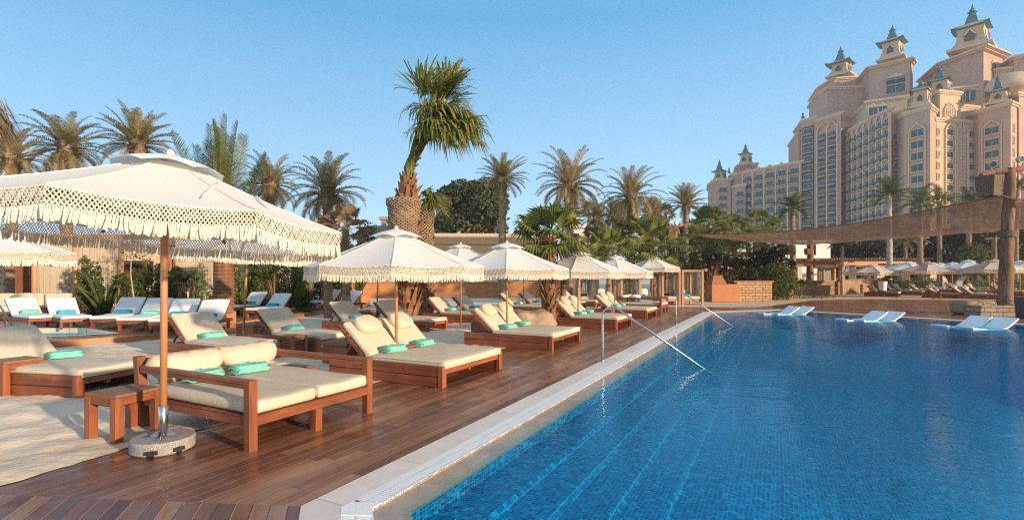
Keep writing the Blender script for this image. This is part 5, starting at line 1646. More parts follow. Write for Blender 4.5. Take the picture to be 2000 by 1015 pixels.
# thick young palm in the large planter, fronds tied upright
t = thing('young_palm', 'thick trunked young palm in the large planter, its green fronds standing upright', 'palm', (PL1.x, PL1.y, .45))
zc = ZY(420, 15.9)-.45
mb = MB(); trunk(mb, 1.75, .31, .26, 0, 30, seed=5, n=16); obj('trunk', mb, M['bark'], t)
mb = MB(); boots(mb, .5, .26, 14, 3, ln=.5, z0=1.45); obj('leaf_boots', mb, M['bark'], t)
mb = MB(); r = random.Random(9)
zt_ = ZY(212, 15.9)-.45
for i in range(13):
    az = i*2.4; e_ = (88, 74, 80, 68)[i % 4]; el = radians(e_+r.uniform(-2, 2)); frond(mb, (r.uniform(-.1,.1), r.uniform(-.1,.1), 1.6), az, el, (zt_-1.75)*(1.0 if e_ > 85 else .62+.004*e_)*r.uniform(.9, 1.0), r.uniform(.0, .15), 86, .60, .0165, vee=.5, rnd=r, start=.42, tip=.02)
obj('crown', mb, M['coco'], t)

# hero fan palm with tied leaves
P1 = XY(797, 17.6); zw = ZY(388, 17.6)
t = thing('tied_fan_palm', 'tall fan palm, leaves tied in a bunch leaning right, trunk wrapped in netting', 'palm', P1)
hb = zw+.15
def rad1(z): return .30+.06*sin(z*2.1)
mb = MB(); n_ = 30
mb.tube([(-.14*(z/hb), 0, z) for z in [hb*i/n_ for i in range(n_+1)]], [.30+(.03 if i % 2 else -.02) for i in range(n_+1)], 14)
boots(mb, hb, .29, 120, 4, ln=.42)
r = random.Random(8)
for i in range(14):
    a = r.uniform(0, 6.28); z = r.uniform(.2, 2.4); d = Vector((cos(a), sin(a), 0)); s = Vector((-sin(a), cos(a), 0)); b0 = d*.28+Vector((0,0,z)); e = b0+d*r.uniform(.12,.28)+Vector((0,0,r.uniform(.4,.8)))
    mb.add([b0-s*.14, b0+s*.14, e+s*.04, e-s*.04], [(0,1,2,3)])
obj('trunk', mb, M['bark'], t)
mb = MB(); mb.tube([(-.12, 0, hb-.1), (-.07, 0, hb+.25), (.02, 0, hb+.65)], [.22, .25, .13], 12); boots(mb, .5, .22, 30, 14, ln=.3, z0=hb-.05); obj('upper_trunk', mb, M['bark'], t)
def netwrap(x, Y, y0, y1, r0, r1, ox):
    mb = MB(); z0, z1 = ZY(y1, Y), ZY(y0, Y); rows = 26; cols = 22
    def P(i, j):
        u = i/rows; a = 2*pi*j/cols + (i % 2)*pi/cols; rr = r0+(r1-r0)*u+.04*sin(u*7)+.015*sin(j*3+i)
        if u > .93: rr *= .93
        return Vector((ox+rr*cos(a), rr*sin(a), z0+(z1-z0)*u))
    for i in range(rows):
        for j in range(cols):
            a = P(i, j)
            for b in (P(i+1, j), P(i+1, j-1 if not i % 2 else j+1)): mb.bar(a, b, .028, .028)
    return mb
obj('net_wrap', netwrap(790, 17.6, 389, 462, .44, .60, -.14), M['straw'], t)
mb = MB(); mb.tube([(-.14, 0, ZY(475, 17.6)), (-.14, 0, ZY(430, 17.6)), (-.14, 0, ZY(392, 17.6))], [.34, .50, .50], 16); obj('burlap_layer', mb, M['render_brown'], t)
mb = MB(); r = random.Random(21)
zneck = hb+.6; ztop = ZY(200, 17.6)
bx_ = lambda y, x: Vector(((x-1000)/F*17.6-P1.x, 0, ZY(y, 17.6)))
neck = bx_(340, 800); mid = bx_(275, 822); hubc = bx_(205, 838)
for i in range(58):
    u = r.random(); v = r.random()
    s0 = neck+Vector((r.uniform(-.12, .12)-.05, r.uniform(-.12, .12), -.45))
    hub = hubc + Vector((r.uniform(-.45, .55)+.5*v, r.uniform(-.5, .5), r.uniform(-1.05, .55)))
    hub.x += max(0, hubc.z+.2-hub.z)*.20
    md = mid + Vector((r.uniform(-.2, .2), r.uniform(-.2, .2), 0)) if hub.z > mid.z else neck.lerp(hub, .5)
    mb.tube([s0, neck+Vector((r.uniform(-.15,.15), r.uniform(-.15,.15), .2)), md, hub], [.045, .04, .03, .014], 4, cap=False)
    upw = hub.z > hubc.z+.15
    az = r.uniform(-1.3, 1.3) if r.random() < .72 else r.uniform(1.6, 4.6)
    el = radians(r.uniform(35, 85)) if upw else radians(r.uniform(-20, 40))
    n_s = 20; Rr = r.uniform(1.0, 1.4)
    d = Vector((cos(az)*cos(el), sin(az)*cos(el), sin(el))); side = Vector((-sin(az), cos(az), 0))
    for k in range(n_s):
        a = radians(-75+150*k/n_s) ; dv = (d*cos(a)+side*sin(a)+Vector((r.uniform(-.1,.1),)*3)).normalized()
        L_ = Rr*r.uniform(.75, 1.1); w = Vector((0, 0, 1)).cross(dv).normalized()*.034
        m1 = hub+dv*L_*.45; drop = r.uniform(.25, .8) if not upw else r.uniform(.0, .25)
        m2 = hub+dv*L_*.75+Vector((.05, 0, -drop*.35)); tp = hub+dv*L_*.9+Vector((.1, 0, -drop*1.1))
        mb.add([hub, m1-w, m1+w, m2-w*.9, m2+w*.9, tp], [(0,1,2),(1,3,4,2),(3,5,4)])
obj('crown', mb, M['fan'], t)
mb = MB()
for z_ in (.25, .45, .7): mb.tube([neck.lerp(mid, z_)+Vector((.20*cos(a*.5236), .20*sin(a*.5236), .05*cos(a*.5))) for a in range(13)], .018, 5, cap=False)
mb.tube([bx_(470, 775), bx_(400, 779), bx_(300, 805)], .035, 5); obj('rope_ties', mb, M['bark'], t)

P2 = XY(829, 21.5)
t = thing('netted_palm', 'shorter rough trunked palm with netting, right behind the tied fan palm', 'palm', P2)
hb = ZY(400, 21.5)
mb = MB(); trunk(mb, hb, .34, .28, 0, 30, seed=6, n=12); boots(mb, hb, .34, 130, 6, ln=.3); obj('trunk', mb, M['bark'], t)
obj('net_wrap', netwrap(822, 21.5, 402, 484, .46, .52, -.12), M['straw'], t)
mb = MB(); r = random.Random(31)
for i in range(16):
    fan_leaf(mb, (0, 0, hb-.1), r.uniform(-1.3, 1.6), radians(r.uniform(20, 85)), r.uniform(.4, .7), r.uniform(.8, 1.1), 18, 120, r, droop=.9, split=.4)
obj('crown', mb, M['fan'], t)

# small ragged palm by the boulder
P3 = XY(1072, 16.2)
t = thing('ragged_fan_palm', 'short shaggy trunked fan palm with hanging dead leaves beside the boulder', 'palm', P3)
hz = ZY(462, 16.2)
mb = MB(); trunk(mb, hz, .24, .15, 0, 20, seed=7); boots(mb, hz-.2, .2, 110, 7, ln=.26); obj('trunk', mb, M['bark'], t)
c = obj('crown', fan_crown(12, N=26, pet=.75, R=.72, lo=-25, hi=80, droop=.4, segs=20), M['fan'], t, loc=(0, 0, hz-.1))
mb = MB(); r = random.Random(41)
for i in range(16):
    az = r.uniform(pi*.75, pi*1.75); d = Vector((cos(az), sin(az), 0)); hub = d*r.uniform(.25, .5)+Vector((0, 0, hz-.05-r.uniform(0, .3)))
    for k in range(9):
        w = Vector((r.uniform(-1, 1), r.uniform(-1, 1), 0)).normalized()*.018; e = hub+Vector((r.uniform(-.12,.12), r.uniform(-.12,.12), -r.uniform(.5, 1.0)))
        mb.add([hub-w, hub+w, e+w, e-w], [(0,1,2,3)])
obj('dead_skirt', mb, M['dead'], t)
# a low spreading palm just right of it
t = thing('low_fan_palm', 'bright green fan leaves arching behind the third deck parasol', 'palm', XY(1100, 18.5), 0, 'green fan palms')
mb = MB(); r = random.Random(55)
for i in range(6): fan_leaf(mb, (0, 0, 1.6), r.uniform(-.5, .9), radians(r.uniform(15, 60)), r.uniform(.8, 1.3), .85, 22, 150, r, droop=.5)
obj('crown', mb, M['fan'], t); mb = MB(); trunk(mb, 1.65, .12, .1, seed=8); obj('trunk', mb, M['bark'], t)

# ------------------------------------------------------------------ leaf masses
def leaf_blob(blobs, n, size, seed, aspect=.5, shell=.45):
    """leaves scattered through a set of ellipsoids (cx,cy,cz,rx,ry,rz)"""
    r = random.Random(seed); mb = MB(); vol = [b[3]*b[4]*b[5] for b in blobs]; tot = sum(v**.67 for v in vol)
    for b, v in zip(blobs, vol):
        for i in range(int(n*v**.67/tot)):
            while True:
                p = Vector((r.uniform(-1, 1), r.uniform(-1, 1), r.uniform(-1, 1)))
                if shell < p.length < 1.0: break
            if noise.noise(Vector((p.x*b[3], p.y*b[4], p.z*b[5]))*(1.2/max(.4, b[3])) + Vector((seed, 0, 0))) < -.22: continue
            q = Vector((b[0]+p.x*b[3], b[1]+p.y*b[4], b[2]+p.z*b[5]))
            nrm = (p*.6+Vector((r.uniform(-1, 1), r.uniform(-1, 1), r.uniform(-.6, 1)))).normalized()
            a = nrm.cross(Vector((r.uniform(-1, 1), r.uniform(-1, 1), r.uniform(-1, 1)))).normalized(); c = nrm.cross(a)
            s = size*r.uniform(.6, 1.3)
            mb.add([q-a*s, q+c*s*aspect, q+a*s, q-c*s*aspect], [(0,1,2,3)])
    return mb
def bush(x, Y, w, h, lb, n=900, size=.05, mat='shrub', name='shrub', z0=0, seed=None, grp='shrubs behind the white loungers', stems=3, blobs=None, cat='shrub'):
    p = XY(x, Y, z0); seed = seed or int(x*7+Y)
    r = random.Random(seed)
    t = thing(name, lb, cat, p, 0, grp)
    if blobs is None:
        blobs = [(r.uniform(-.3, .3)*w*.5, r.uniform(-.2, .2)*w*.5, h*(k+.6)/5, w*.5*(1-.09*k)*r.uniform(.75, 1), w*.45*(1-.09*k), h*.16) for k in range(5)]
    obj('foliage', leaf_blob(blobs, n, size, seed), M[mat], t)
    mb = MB()
    for k in range(stems): mb.tube([(r.uniform(-.1,.1)*w, r.uniform(-.1,.1)*w, 0), (r.uniform(-.2,.2)*w, r.uniform(-.1,.1)*w, h*.6)], [.02+.01*h, .008], 5)
    obj('stem', mb, M['bark'], t)
    return t
spec = [(162, 18.2, .55, 1.9, 'slim dark shrub right of the first pergola post'), (185, 18.6, .5, 1.75, 'slim dark shrub with thin top, second from the left'),
        (255, 18.8, .9, 1.55, 'rounded shrub behind the third white lounger'), (290, 19.2, .6, 1.8, 'pointed shrub behind the fourth white lounger'),
        (311, 19.0, .6, 1.7, 'pointed shrub just left of the bark column'), (343, 18.8, .6, 1.6, 'shrub right behind the nearest parasol pole'),
        (468, 20.8, .9, 2.4, 'leafy shrub directly right of the thick planter palm'), (489, 21.4, .8, 2.2, 'leafy shrub behind the leaning parasol pole, right side'),
        (512, 21.0, .8, 2.1, 'leafy shrub behind the lounger right of the planter palm'), (540, 22.6, 1.0, 2.1, 'round topped shrub left of the tall sword leaves'),
        (588, 22.2, .85, 2.3, 'dense column shrub left of the last pergola post'), (470, 19.5, .5, .9, 'low shrub left of the leaning pole'), (597, 21.0, .5, .8, 'small low shrub at the cube planter')]
spec += [(272, 19.6, .8, 1.5, 'low leafy shrub between the rounded and the pointed shrub'), (330, 19.6, .7, 1.5, 'leafy shrub half behind the bark column'), (388, 20.4, .8, 1.5, 'leafy shrub behind the thin grab rail by the armchair'), (560, 22.8, .9, 1.9, 'leafy shrub behind the tall sword leaves, right of centre')]
for x, Y, w_, h_, lb in spec: bush(x, Y, w_*1.25, h_*1.05, lb, n=2600, size=.045, z0=TZ*.9, mat='shrub' if x % 2 else 'shrub_l')
# broad leaved plants
def sword_plant(x, Y, h, n, lb, z0=TZ, spread=.5, w=.09, mat='shrub_l', seed=1):
    r = random.Random(seed+int(x)); t = thing('broad_leaf_plant', lb, 'plant', XY(x, Y, z0), 0, 'broad leaved plants'); mb = MB()
    for i in range(n):
        az = r.uniform(0, 6.28); tl = r.uniform(.1, spread); L_ = h*r.uniform(.6, 1.05); d = Vector((cos(az)*tl, sin(az)*tl*.6, 1)).normalized(); s = Vector((-sin(az), cos(az), 0)); s = (s+Vector((r.uniform(-1,1), 0, 0))).normalized()
        prev = None; K = 6; p = Vector((r.uniform(-.05,.05), r.uniform(-.05,.05), 0))
        for k in range(K+1):
            u = k/K; q = p+d*L_*u+Vector((cos(az), sin(az), 0))*L_*.28*u*u*tl*2-Vector((0,0,L_*.22*u**3*tl*2)); ww = w*sin(pi*min(1, .12+u*.88))**.7
            cur = (q-s*ww, q+s*ww)
            if prev: mb.quad(prev[0], prev[1], cur[1], cur[0])
            prev = cur
    obj('leaves', mb, M[mat], t); mb = MB(); mb.tube([(0,0,-.05), (0,0,h*.25)], .035, 6); obj('stem', mb, M['bark'], t)
sword_plant(205, 18.0, 1.75, 12, 'tall sword leaved plant behind the third white lounger')
sword_plant(570, 21.4, 2.1, 14, 'tall sword leaved plant in front of the cords, right of centre shrubs', spread=.35)
sword_plant(482, 21.6, 2.3, 10, 'tall thin leaved plant just right of the leaning pole', spread=.2)
def whorl_plant(x, Y, h, R, lb, z0=TZ, mat='shrub_l', heads=3, seed=2, grp='broad leaved plants'):
    r = random.Random(seed+int(x)); t = thing('frangipani', lb, 'plant', XY(x, Y, z0), 0, grp); mb = MB(); ms = MB()
    for hd in range(heads):
        c = Vector((r.uniform(-.7,.7)*R, r.uniform(-.5,.5)*R, h*r.uniform(.7, 1))); ms.tube([(0,0,0), (c.x*.4, c.y*.4, c.z*.5), c], [.035, .028, .02], 6)
        for i in range(16):
            az = i*2.4; el = radians(r.uniform(-25, 65)); d = Vector((cos(az)*cos(el), sin(az)*cos(el), sin(el))); s = Vector((-sin(az), cos(az), 0)); L_ = .36*r.uniform(.7, 1.1)
            a, b, cc = c+d*.05, c+d*L_*.6, c+d*L_-Vector((0,0,.04)); mb.add([a, b-s*.055, cc, b+s*.055], [(0,1,2,3)])
    obj('leaves', mb, M[mat], t); obj('branches', ms, M['bark'], t); return t
whorl_plant(228, 17.6, 1.35, .35, 'frangipani with pale radiating leaves right of the sword plant', heads=5)
whorl_plant(365, 17.9, 1.45, .55, 'frangipani with broad leaves between near pole and small armchair', heads=8)
whorl_plant(536, 21.0, 1.55, .45, 'frangipani with bare forked stem behind the cube planter lounger', heads=5)
whorl_plant(660, 25.5, 1.2, .9, 'spreading frangipani above the farthest white loungers', heads=8)
sword_plant(700, 26.8, 1.9, 10, 'upright sword leaves in the cube planter right of the farthest loungers', z0=.5, spread=.4)
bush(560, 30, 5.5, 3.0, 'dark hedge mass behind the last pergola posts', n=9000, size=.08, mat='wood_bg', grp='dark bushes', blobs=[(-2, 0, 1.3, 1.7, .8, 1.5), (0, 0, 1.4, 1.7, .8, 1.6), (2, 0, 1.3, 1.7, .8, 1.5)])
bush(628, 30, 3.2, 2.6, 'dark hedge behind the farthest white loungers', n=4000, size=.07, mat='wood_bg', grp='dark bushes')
t = thing('twisted_sapling', 'thin sapling with sparse leaves in front of the stick window', 'sapling', XY(258, 18.3, TZ)); mb = MB(); mb.tube([(.15, 0, 0), (.05, 0, .7), (-.05, 0, 1.5), (-.02, 0, 2.3)], [.03, .025, .02, .01], 6); obj('trunk', mb, M['trunk_pale'], t)
obj('foliage', leaf_blob([(0, 0, 2.35, .55, .4, .35), (.3, 0, 2.0, .3, .3, .2)], 260, .05, 5), M['shrub_l'], t)
t = thing('planted_palm_trunk', 'smooth ringed palm trunk behind the frangipani of the farthest loungers', 'palm', XY(641, 29)); mb = MB(); trunk(mb, 3.6, .2, .17, seed=3); obj('trunk', mb, M['trunk_pale'], t)
c = obj('crown', cached(('fan0', 'fan'), None), None, t, loc=(0, 0, 3.6)); c.scale = (.6,)*3

# frangipani mass, dark bush, big round bush near the cabinet
for i, (x, Y, h_, R_) in enumerate(((1350, 33.5, 2.6, 1.0), (1385, 34.5, 3.0, 1.3), (1420, 36, 3.0, 1.4), (1450, 38, 2.9, 1.4))):
    o = whorl_plant(x, Y, h_, R_, ('frangipani with white blossom behind the rightmost cabana', 'frangipani with white blossom left of the bamboo cabinet', 'frangipani with white blossom above the bamboo cabinet', 'frangipani with few blossoms behind the stone wall')[i], z0=0, mat='shrub', heads=30, grp='white flowering frangipanis')
    mb = MB(); r = random.Random(i)
    for k in range(9):
        c = Vector((r.uniform(-.8,.8)*R_, r.uniform(-.7, 0)*R_-.2, h_*r.uniform(.7, 1.08)))
        for q in range(5):
            c2 = c+Vector((r.uniform(-.08,.08), r.uniform(-.08,.08), r.uniform(-.08,.08))); s_ = .05; mb.sq(c2.x, c2.y, c2.z, s_, s_, s_*.6, 1, 6, 4)
    obj('blossom', mb, M['flower'], o)
bush(1400, 36.5, 4.5, 3.0, 'dark shrub mass behind the bamboo cabinet', n=9000, size=.09, mat='shrub', grp='dark bushes', blobs=[(0, 0, 1.2, 2.0, 1.4, 1.3), (1.5, .5, 1.4, 1.6, 1.3, 1.4), (-1.2, .3, 1.3, 1.3, 1, 1.3)])
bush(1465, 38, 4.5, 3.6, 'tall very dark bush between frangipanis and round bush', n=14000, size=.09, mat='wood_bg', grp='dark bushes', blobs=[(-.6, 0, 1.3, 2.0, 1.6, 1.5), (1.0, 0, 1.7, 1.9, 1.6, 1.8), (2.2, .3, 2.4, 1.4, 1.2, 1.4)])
bush(1516, 34.5, 2.8, 2.7, 'round dense green bush right of the low stone wall', n=9000, size=.055, mat='shrub_l', grp='dark bushes', blobs=[(0, 0, 1.3, 1.15, 1.1, 1.25), (.5, -.2, 1.1, .9, .9, 1.1), (-.4, -.3, .8, .9, .8, .85)])
o = whorl_plant(1562, 38.5, 1.3, .6, 'small frangipani tree bending right, beyond the round bush', z0=0, heads=14, grp='white flowering frangipanis')
mb = MB(); mb.lathe([(.2, 0), (.27, .35), (.3, .7), (.28, .72), (.2, .6)], (0, 0, 0), 16); tag(obj('clay_pot', mb, M['slat'], loc=XY(1541, 35.4)), 'clay pot half hidden by the round green bush', 'plant pot')
tag(obj('ground_cover', leaf_blob([(0, 0, .1, 2.2, .5, .25), (2.0, .5, .1, 1.2, .4, .2)], 900, .05, 3), M['shrub'], loc=XY(1555, 37.5)), kind='stuff')

# big dark round tree and far trees
def tree(x, Y, y_top, wpx, lb, n, size, mat, grp, hfrac=.75, seed=1, zb=1.5, name='leafy_tree'):
    h = ZY(y_top, Y); w = wpx/F*Y; r = random.Random(seed)
    t = thing(name, lb, 'tree', XY(x, Y), 0, grp); cz = (h+zb)/2; rz_ = (h-zb)/2
    bl = [(0, 0, cz, w*.36, w*.32, rz_*.76)]
    for k in range(24):
        a = r.uniform(0, 6.28); e = r.uniform(-.6, 1.4); s = r.uniform(.10, .24)
        bl.append((cos(a)*cos(e)*w*.33, sin(a)*cos(e)*w*.25, cz+sin(e)*rz_*.68, w*s, w*s, rz_*s*1.5))
    obj('crown', leaf_blob(bl, n, size, seed, shell=.55), M[mat], t)
    mb = MB(); mb.tube([(0, 0, 0), (0, 0, cz)], [w*.05, w*.03], 8)
    for k in range(5): a = k*1.3; mb.tube([(0, 0, zb*.8), (cos(a)*w*.25, sin(a)*w*.2, cz+rz_*.2)], [w*.025, w*.01], 6)
    obj('trunk', mb, M['bark'], t)
    return t
BG = 'leafy trees behind the garden'
tree(926, 52, 345, 190, 'large dark rounded tree behind the date palm', 26000, .20, 'tree_dark', BG, seed=3, zb=2)
tree(1030, 50, 425, 70, 'lower green tree at the right flank of the dark rounded tree', 5000, .17, 'tree_dark', BG, seed=4, zb=1)
tree(722, 46, 430, 60, 'small hazy tree left of the flat roofed pavilion', 3000, .14, 'tree_dark', BG, seed=6)
tree(655, 40, 455, 90, 'low tree hidden behind the silvery fan palm', 3500, .14, 'tree_dark', BG, seed=8, zb=.5)
for i, (x, Y, yt, w_) in enumerate(((1140, 66, 455, 90), (1215, 60, 450, 90), (1290, 66, 430, 90), (1340, 60, 425, 80), (1400, 62, 440, 90))):
    tree(x, Y, yt, w_, ('bushy tree behind the white villa patch at left', 'bushy tree behind the knotted date palms', 'bushy tree between knotted palm and log post', 'bushy tree just behind the left log post', 'bushy tree behind the fan palms above the net start')[i], 5000, .18, 'tree_dark', BG, seed=20+i, zb=.3)
xs_ = [(1500, 74, 455, 100), (1570, 78, 450, 110), (1650, 80, 468, 110), (1720, 74, 458, 120), (1790, 76, 448, 120), (1860, 72, 440, 130), (1930, 70, 432, 130), (2000, 72, 430, 140), (2075, 72, 430, 140)]
for i, (x, Y, yt, w_) in enumerate(xs_):
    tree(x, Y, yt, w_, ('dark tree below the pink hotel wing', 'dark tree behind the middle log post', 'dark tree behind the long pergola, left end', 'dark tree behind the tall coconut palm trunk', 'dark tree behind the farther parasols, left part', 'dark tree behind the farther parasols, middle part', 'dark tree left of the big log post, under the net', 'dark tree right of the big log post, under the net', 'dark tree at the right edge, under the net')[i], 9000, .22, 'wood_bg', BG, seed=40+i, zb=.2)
tree(1900, 58, 472, 80, 'lighter green tree glowing left of the big log post', 5000, .12, 'shrub_l', BG, seed=60, zb=.6)
# hedges
def hedge(x0, x1, Y, h, lb, zb=0, mat='shrub_l', n=6000):
    a, b = XY(x0, Y), XY(x1, Y); w = b.x-a.x; t = thing('clipped_hedge', lb, 'hedge', ((a.x+b.x)/2, Y, 0), 0, 'clipped hedges'); k = int(w/1.2)+1
    obj('foliage', leaf_blob([(-w/2+w*(i+.5)/k, 0, h/2, w/k*.75, .45, h*.55) for i in range(k)], n, .07, int(x0), shell=.3), M[mat], t)
    mb = MB(); mb.box(-w/2, w/2, -.12, .12, 0, h*.8); obj('branch_core', mb, M['wood_bg'], t)
hedge(1712, 1828, 54, 1.35, 'clipped green hedge behind the farther parasols, left of the posts', n=7000)
hedge(1885, 2040, 56, 1.3, 'clipped green hedge behind the farther parasols, by the big log post')
bush(1735, 49, 1.6, 1.7, 'round clipped bush beside the white bin', n=2500, size=.06, mat='shrub_l', grp='dark bushes')
mb = MB(); mb.lathe([(.24, 0), (.34, 1.0), (.36, 1.02), (.34, 1.08)], (0, 0, 0), 18); mb.sm = False
tag(obj('waste_bin', mb, M['grille'], loc=XY(1724, 46.5)), 'tall white tapered bin between farther sunbeds and hedge', 'bin')

# ================================================================== far parasols and beds
fu = [(1703, 514, 94, 40.5), (1776, 509, 84, 47), (1762, 510, 80, 51), (1814, 509, 101, 38.5), (1835, 511, 66, 58), (1860, 510, 72, 55), (1891, 505, 80, 46), (1941, 504, 112, 36), (1932, 507, 84, 45), (1992, 506.5, 84, 46), (2012, 505, 110, 39), (1658, 519.5, 30, 74)]
fl = ['leftmost farther parasol, in front of the beach bar', 'farther parasol behind the gap between the two front ones', 'parasol half hidden behind its neighbour, left of the front pair', 'second farther parasol of the front row', 'tiny parasol top behind the second front row parasol', 'parasol top left of the tall middle one in the back row',
      'middle back row parasol left of the big log post', 'widest farther parasol, partly behind the big log post', 'parasol directly behind the widest farther one', 'farther parasol just right of the big log post', 'farther parasol cut off by the right edge', 'small bluish white parasol seen through the beach bar']
for i, (x, y, w_, Y) in enumerate(fu):
    R_ = w_/F*Y/2*1.03; s = R_/1.85
    zt = ZY(y, Y)
    kk = ('far',)
    if kk not in K_par: K_par[kk] = Kind(lambda: mk_parasol(1.85, 1.95, 2.62, grey=True, fine=False, pole_r=.04, base_z=-.1))
    K_par[kk].put(XY(x, Y), radians(rv.uniform(0, 45)), (s, s, zt/2.70), fl[i], 'greyish parasols beyond the pool')
FR_ = -radians(46)
fb = [(1757, 578.5, 'front row, below the leftmost parasol'), (1803, 576, 'behind the front left bed, towards the bush'), (1879, 582, 'front row, beside a small table under the second parasol'), (1926, 580, 'front row, left of the big log post'), (1780, 572.5, 'second row, left end'), (1832, 573, 'second row, under the second parasol'), (1868, 571, 'second row, between two parasol poles'),
      (1908, 573, 'second row, left of the widest parasol pole'), (1948, 574, 'second row, just left of the big log post'), (1955, 584, 'front row, hidden by the big log post'), (2022, 585, 'front row, right of the big log post'), (2000, 576, 'second row, right of the big log post'), (1845, 567, 'third row, far left'), (1890, 567, 'third row, middle'), (1930, 567.5, 'third row, right'), (1985, 569, 'third row, beyond the big log post')]
for i, (x, y, lb) in enumerate(fb):
    p = G(x, y); KF.put(p, FR_, 1.0 if y > 570 else .95, 'dark plank sunbed across the pool, ' + lb, 'plank sunbeds beyond the pool')
    towel(on(p, FR_, -1.25, 0, .39), FR_+pi/2, 'blue towel, sunbed across the pool, ' + lb, True, group='blue towels beyond the pool', scale=1.0)
for x, y, lb in ((1722, 579, 'small table beside the front left sunbed across the pool'), (1830, 583, 'small table beside the sunbed under the second farther parasol'), (1990, 587, 'small table right of the big log post')):
    KT.put(G(x, y), FR_, 1.15, lb, 'square wooden side tables')
for x, Y, lb in ((1796.5, 62, 'log lamp post with crossarm behind the farther parasols, left'), (1942, 60, 'log lamp post with crossarm behind the farther parasols, right')):
    p = XY(x, Y); t = thing('log_lamp_post', lb, 'lamp post', p, 0, 'log lamp posts'); z_ = ZY(464, Y)
    mb = MB(); mb.tube([(0,0,0), (0,0,z_)], [.28, .24], 10); obj('shaft', mb, M['log'], t)
    mb = MB(); mb.tube([(-1.1, 0, z_-.15), (1.1, 0, z_)], .1, 7); obj('crossarm', mb, M['log'], t)
    spot((.1, -.2, z_+.15), (0, -1, 0), t); spot((.5, -.3, z_-.7), (.3, -1, 0), t)
# thatch fringe at the upper left edge
t = thing('thatched_parasol', 'edge of a thatched parasol cut off at the upper left', 'thatched parasol', (0, 0, 0)); c = XY(-92, 6.2); zc_ = ZY(180, 6.2)
mb = MB(); r = random.Random(5)
for i in range(900):
    a = r.uniform(0, 6.28); d = Vector((cos(a), sin(a), 0)); s = Vector((-sin(a), cos(a), 0))*.012; p0 = Vector((c.x, c.y, zc_))+d*r.uniform(.1, .5)-Vector((0,0,r.uniform(.0, .25))); e = p0+d*r.uniform(.1, .25)-Vector((0,0,r.uniform(.2, .42)))
    mb.add([p0-s, p0+s, e+s*.4, e-s*.4], [(0,1,2,3)])
obj('thatch', mb, M['fan_dry'], t); mb = MB(); mb.tube([(c.x, c.y, 0), (c.x, c.y, zc_)], .05, 8); obj('pole', mb, M['pole'], t)
# ================================================================== hotel
M['hotel'] = simple('shade_tinted_pink_beige_render', (.50, .325, .235), .9, .12, .25)  # wall colour with the pink of the shaded sides put into it
M['hotel_y'] = simple('sun_tinted_sandy_beige_render', (.62, .445, .27), .9, .10, .25)  # sandier copy of the wall colour, sunlit tone put into it
M['trim'] = simple('pale_stone_trim', (.66, .49, .34), .85, .05, .3)
M['pane'] = simple('teal_window_glass', (.01, .085, .12), .12, .3, .4)
M['recess'] = simple('shaded_balcony_recess', (.10, .075, .07), .8, .2)  # shade of recesses and openings put into the colour of flat panels
M['rail_m'] = simple('teal_balcony_rail', (.05, .13, .15), .5, .2)
M['copper'] = simple('verdigris_copper_roof', (.035, .15, .17), .5, .25, .8)
hotel = thing('palace_hotel', 'huge pink beige palace hotel with teal pagoda spires above the palms', 'hotel', (0, 0, 0))
WINS = []       # (area in picture, builder args)
def cornice(poly, z, parent, out_=.7, h=1.0, closed=True):
    mb = MB(); A = [Vector((p[0], p[1])) for p in poly]
    for k, (o_, a, b) in enumerate(((out_*.5, -h*.9, -h*.45), (out_, -h*.45, 0), (out_*.7, 0, h*.25))):
        mb.prism([(q.x, q.y) for q in offset(A, -o_-.002*k)], z+a, z+b)
    return obj('cornice', mb, M['trim'], parent)
def block(pts, z0, z1, mat='hotel', corn=True, out_=.7, name='wing'):
    """pts: list of (photo column, distance) front corners from left to right; closed behind"""
    P = [XY(x, Y) for x, Y in pts]
    dx = Vector((.35, 1, 0)).normalized()*16
    poly = [(p.x, p.y) for p in P] + [(P[-1].x+dx.x, P[-1].y+dx.y), (P[0].x+dx.x, P[0].y+dx.y)]
    mb = MB(); mb.prism(poly, z0, z1); o = obj(name, mb, M[mat], hotel)
    if corn: cornice(poly, z1, o, out_)
    return o, P
def face_frame(a, b):
    d = Vector((b.x-a.x, b.y-a.y, 0)); L = d.length; d.normalize(); n = Vector((d.y, -d.x, 0)); return d, n, L
def window(a, d, n, s, z, w, h, style, parent_list):
    """one window on a facade: frame with pane, sill or balcony"""
    c = a+d*s; Y = c.y; WINS.append((w*h/Y/Y*(1 if style != 'slot' else .8), a, d, n, s, z, w, h, style))
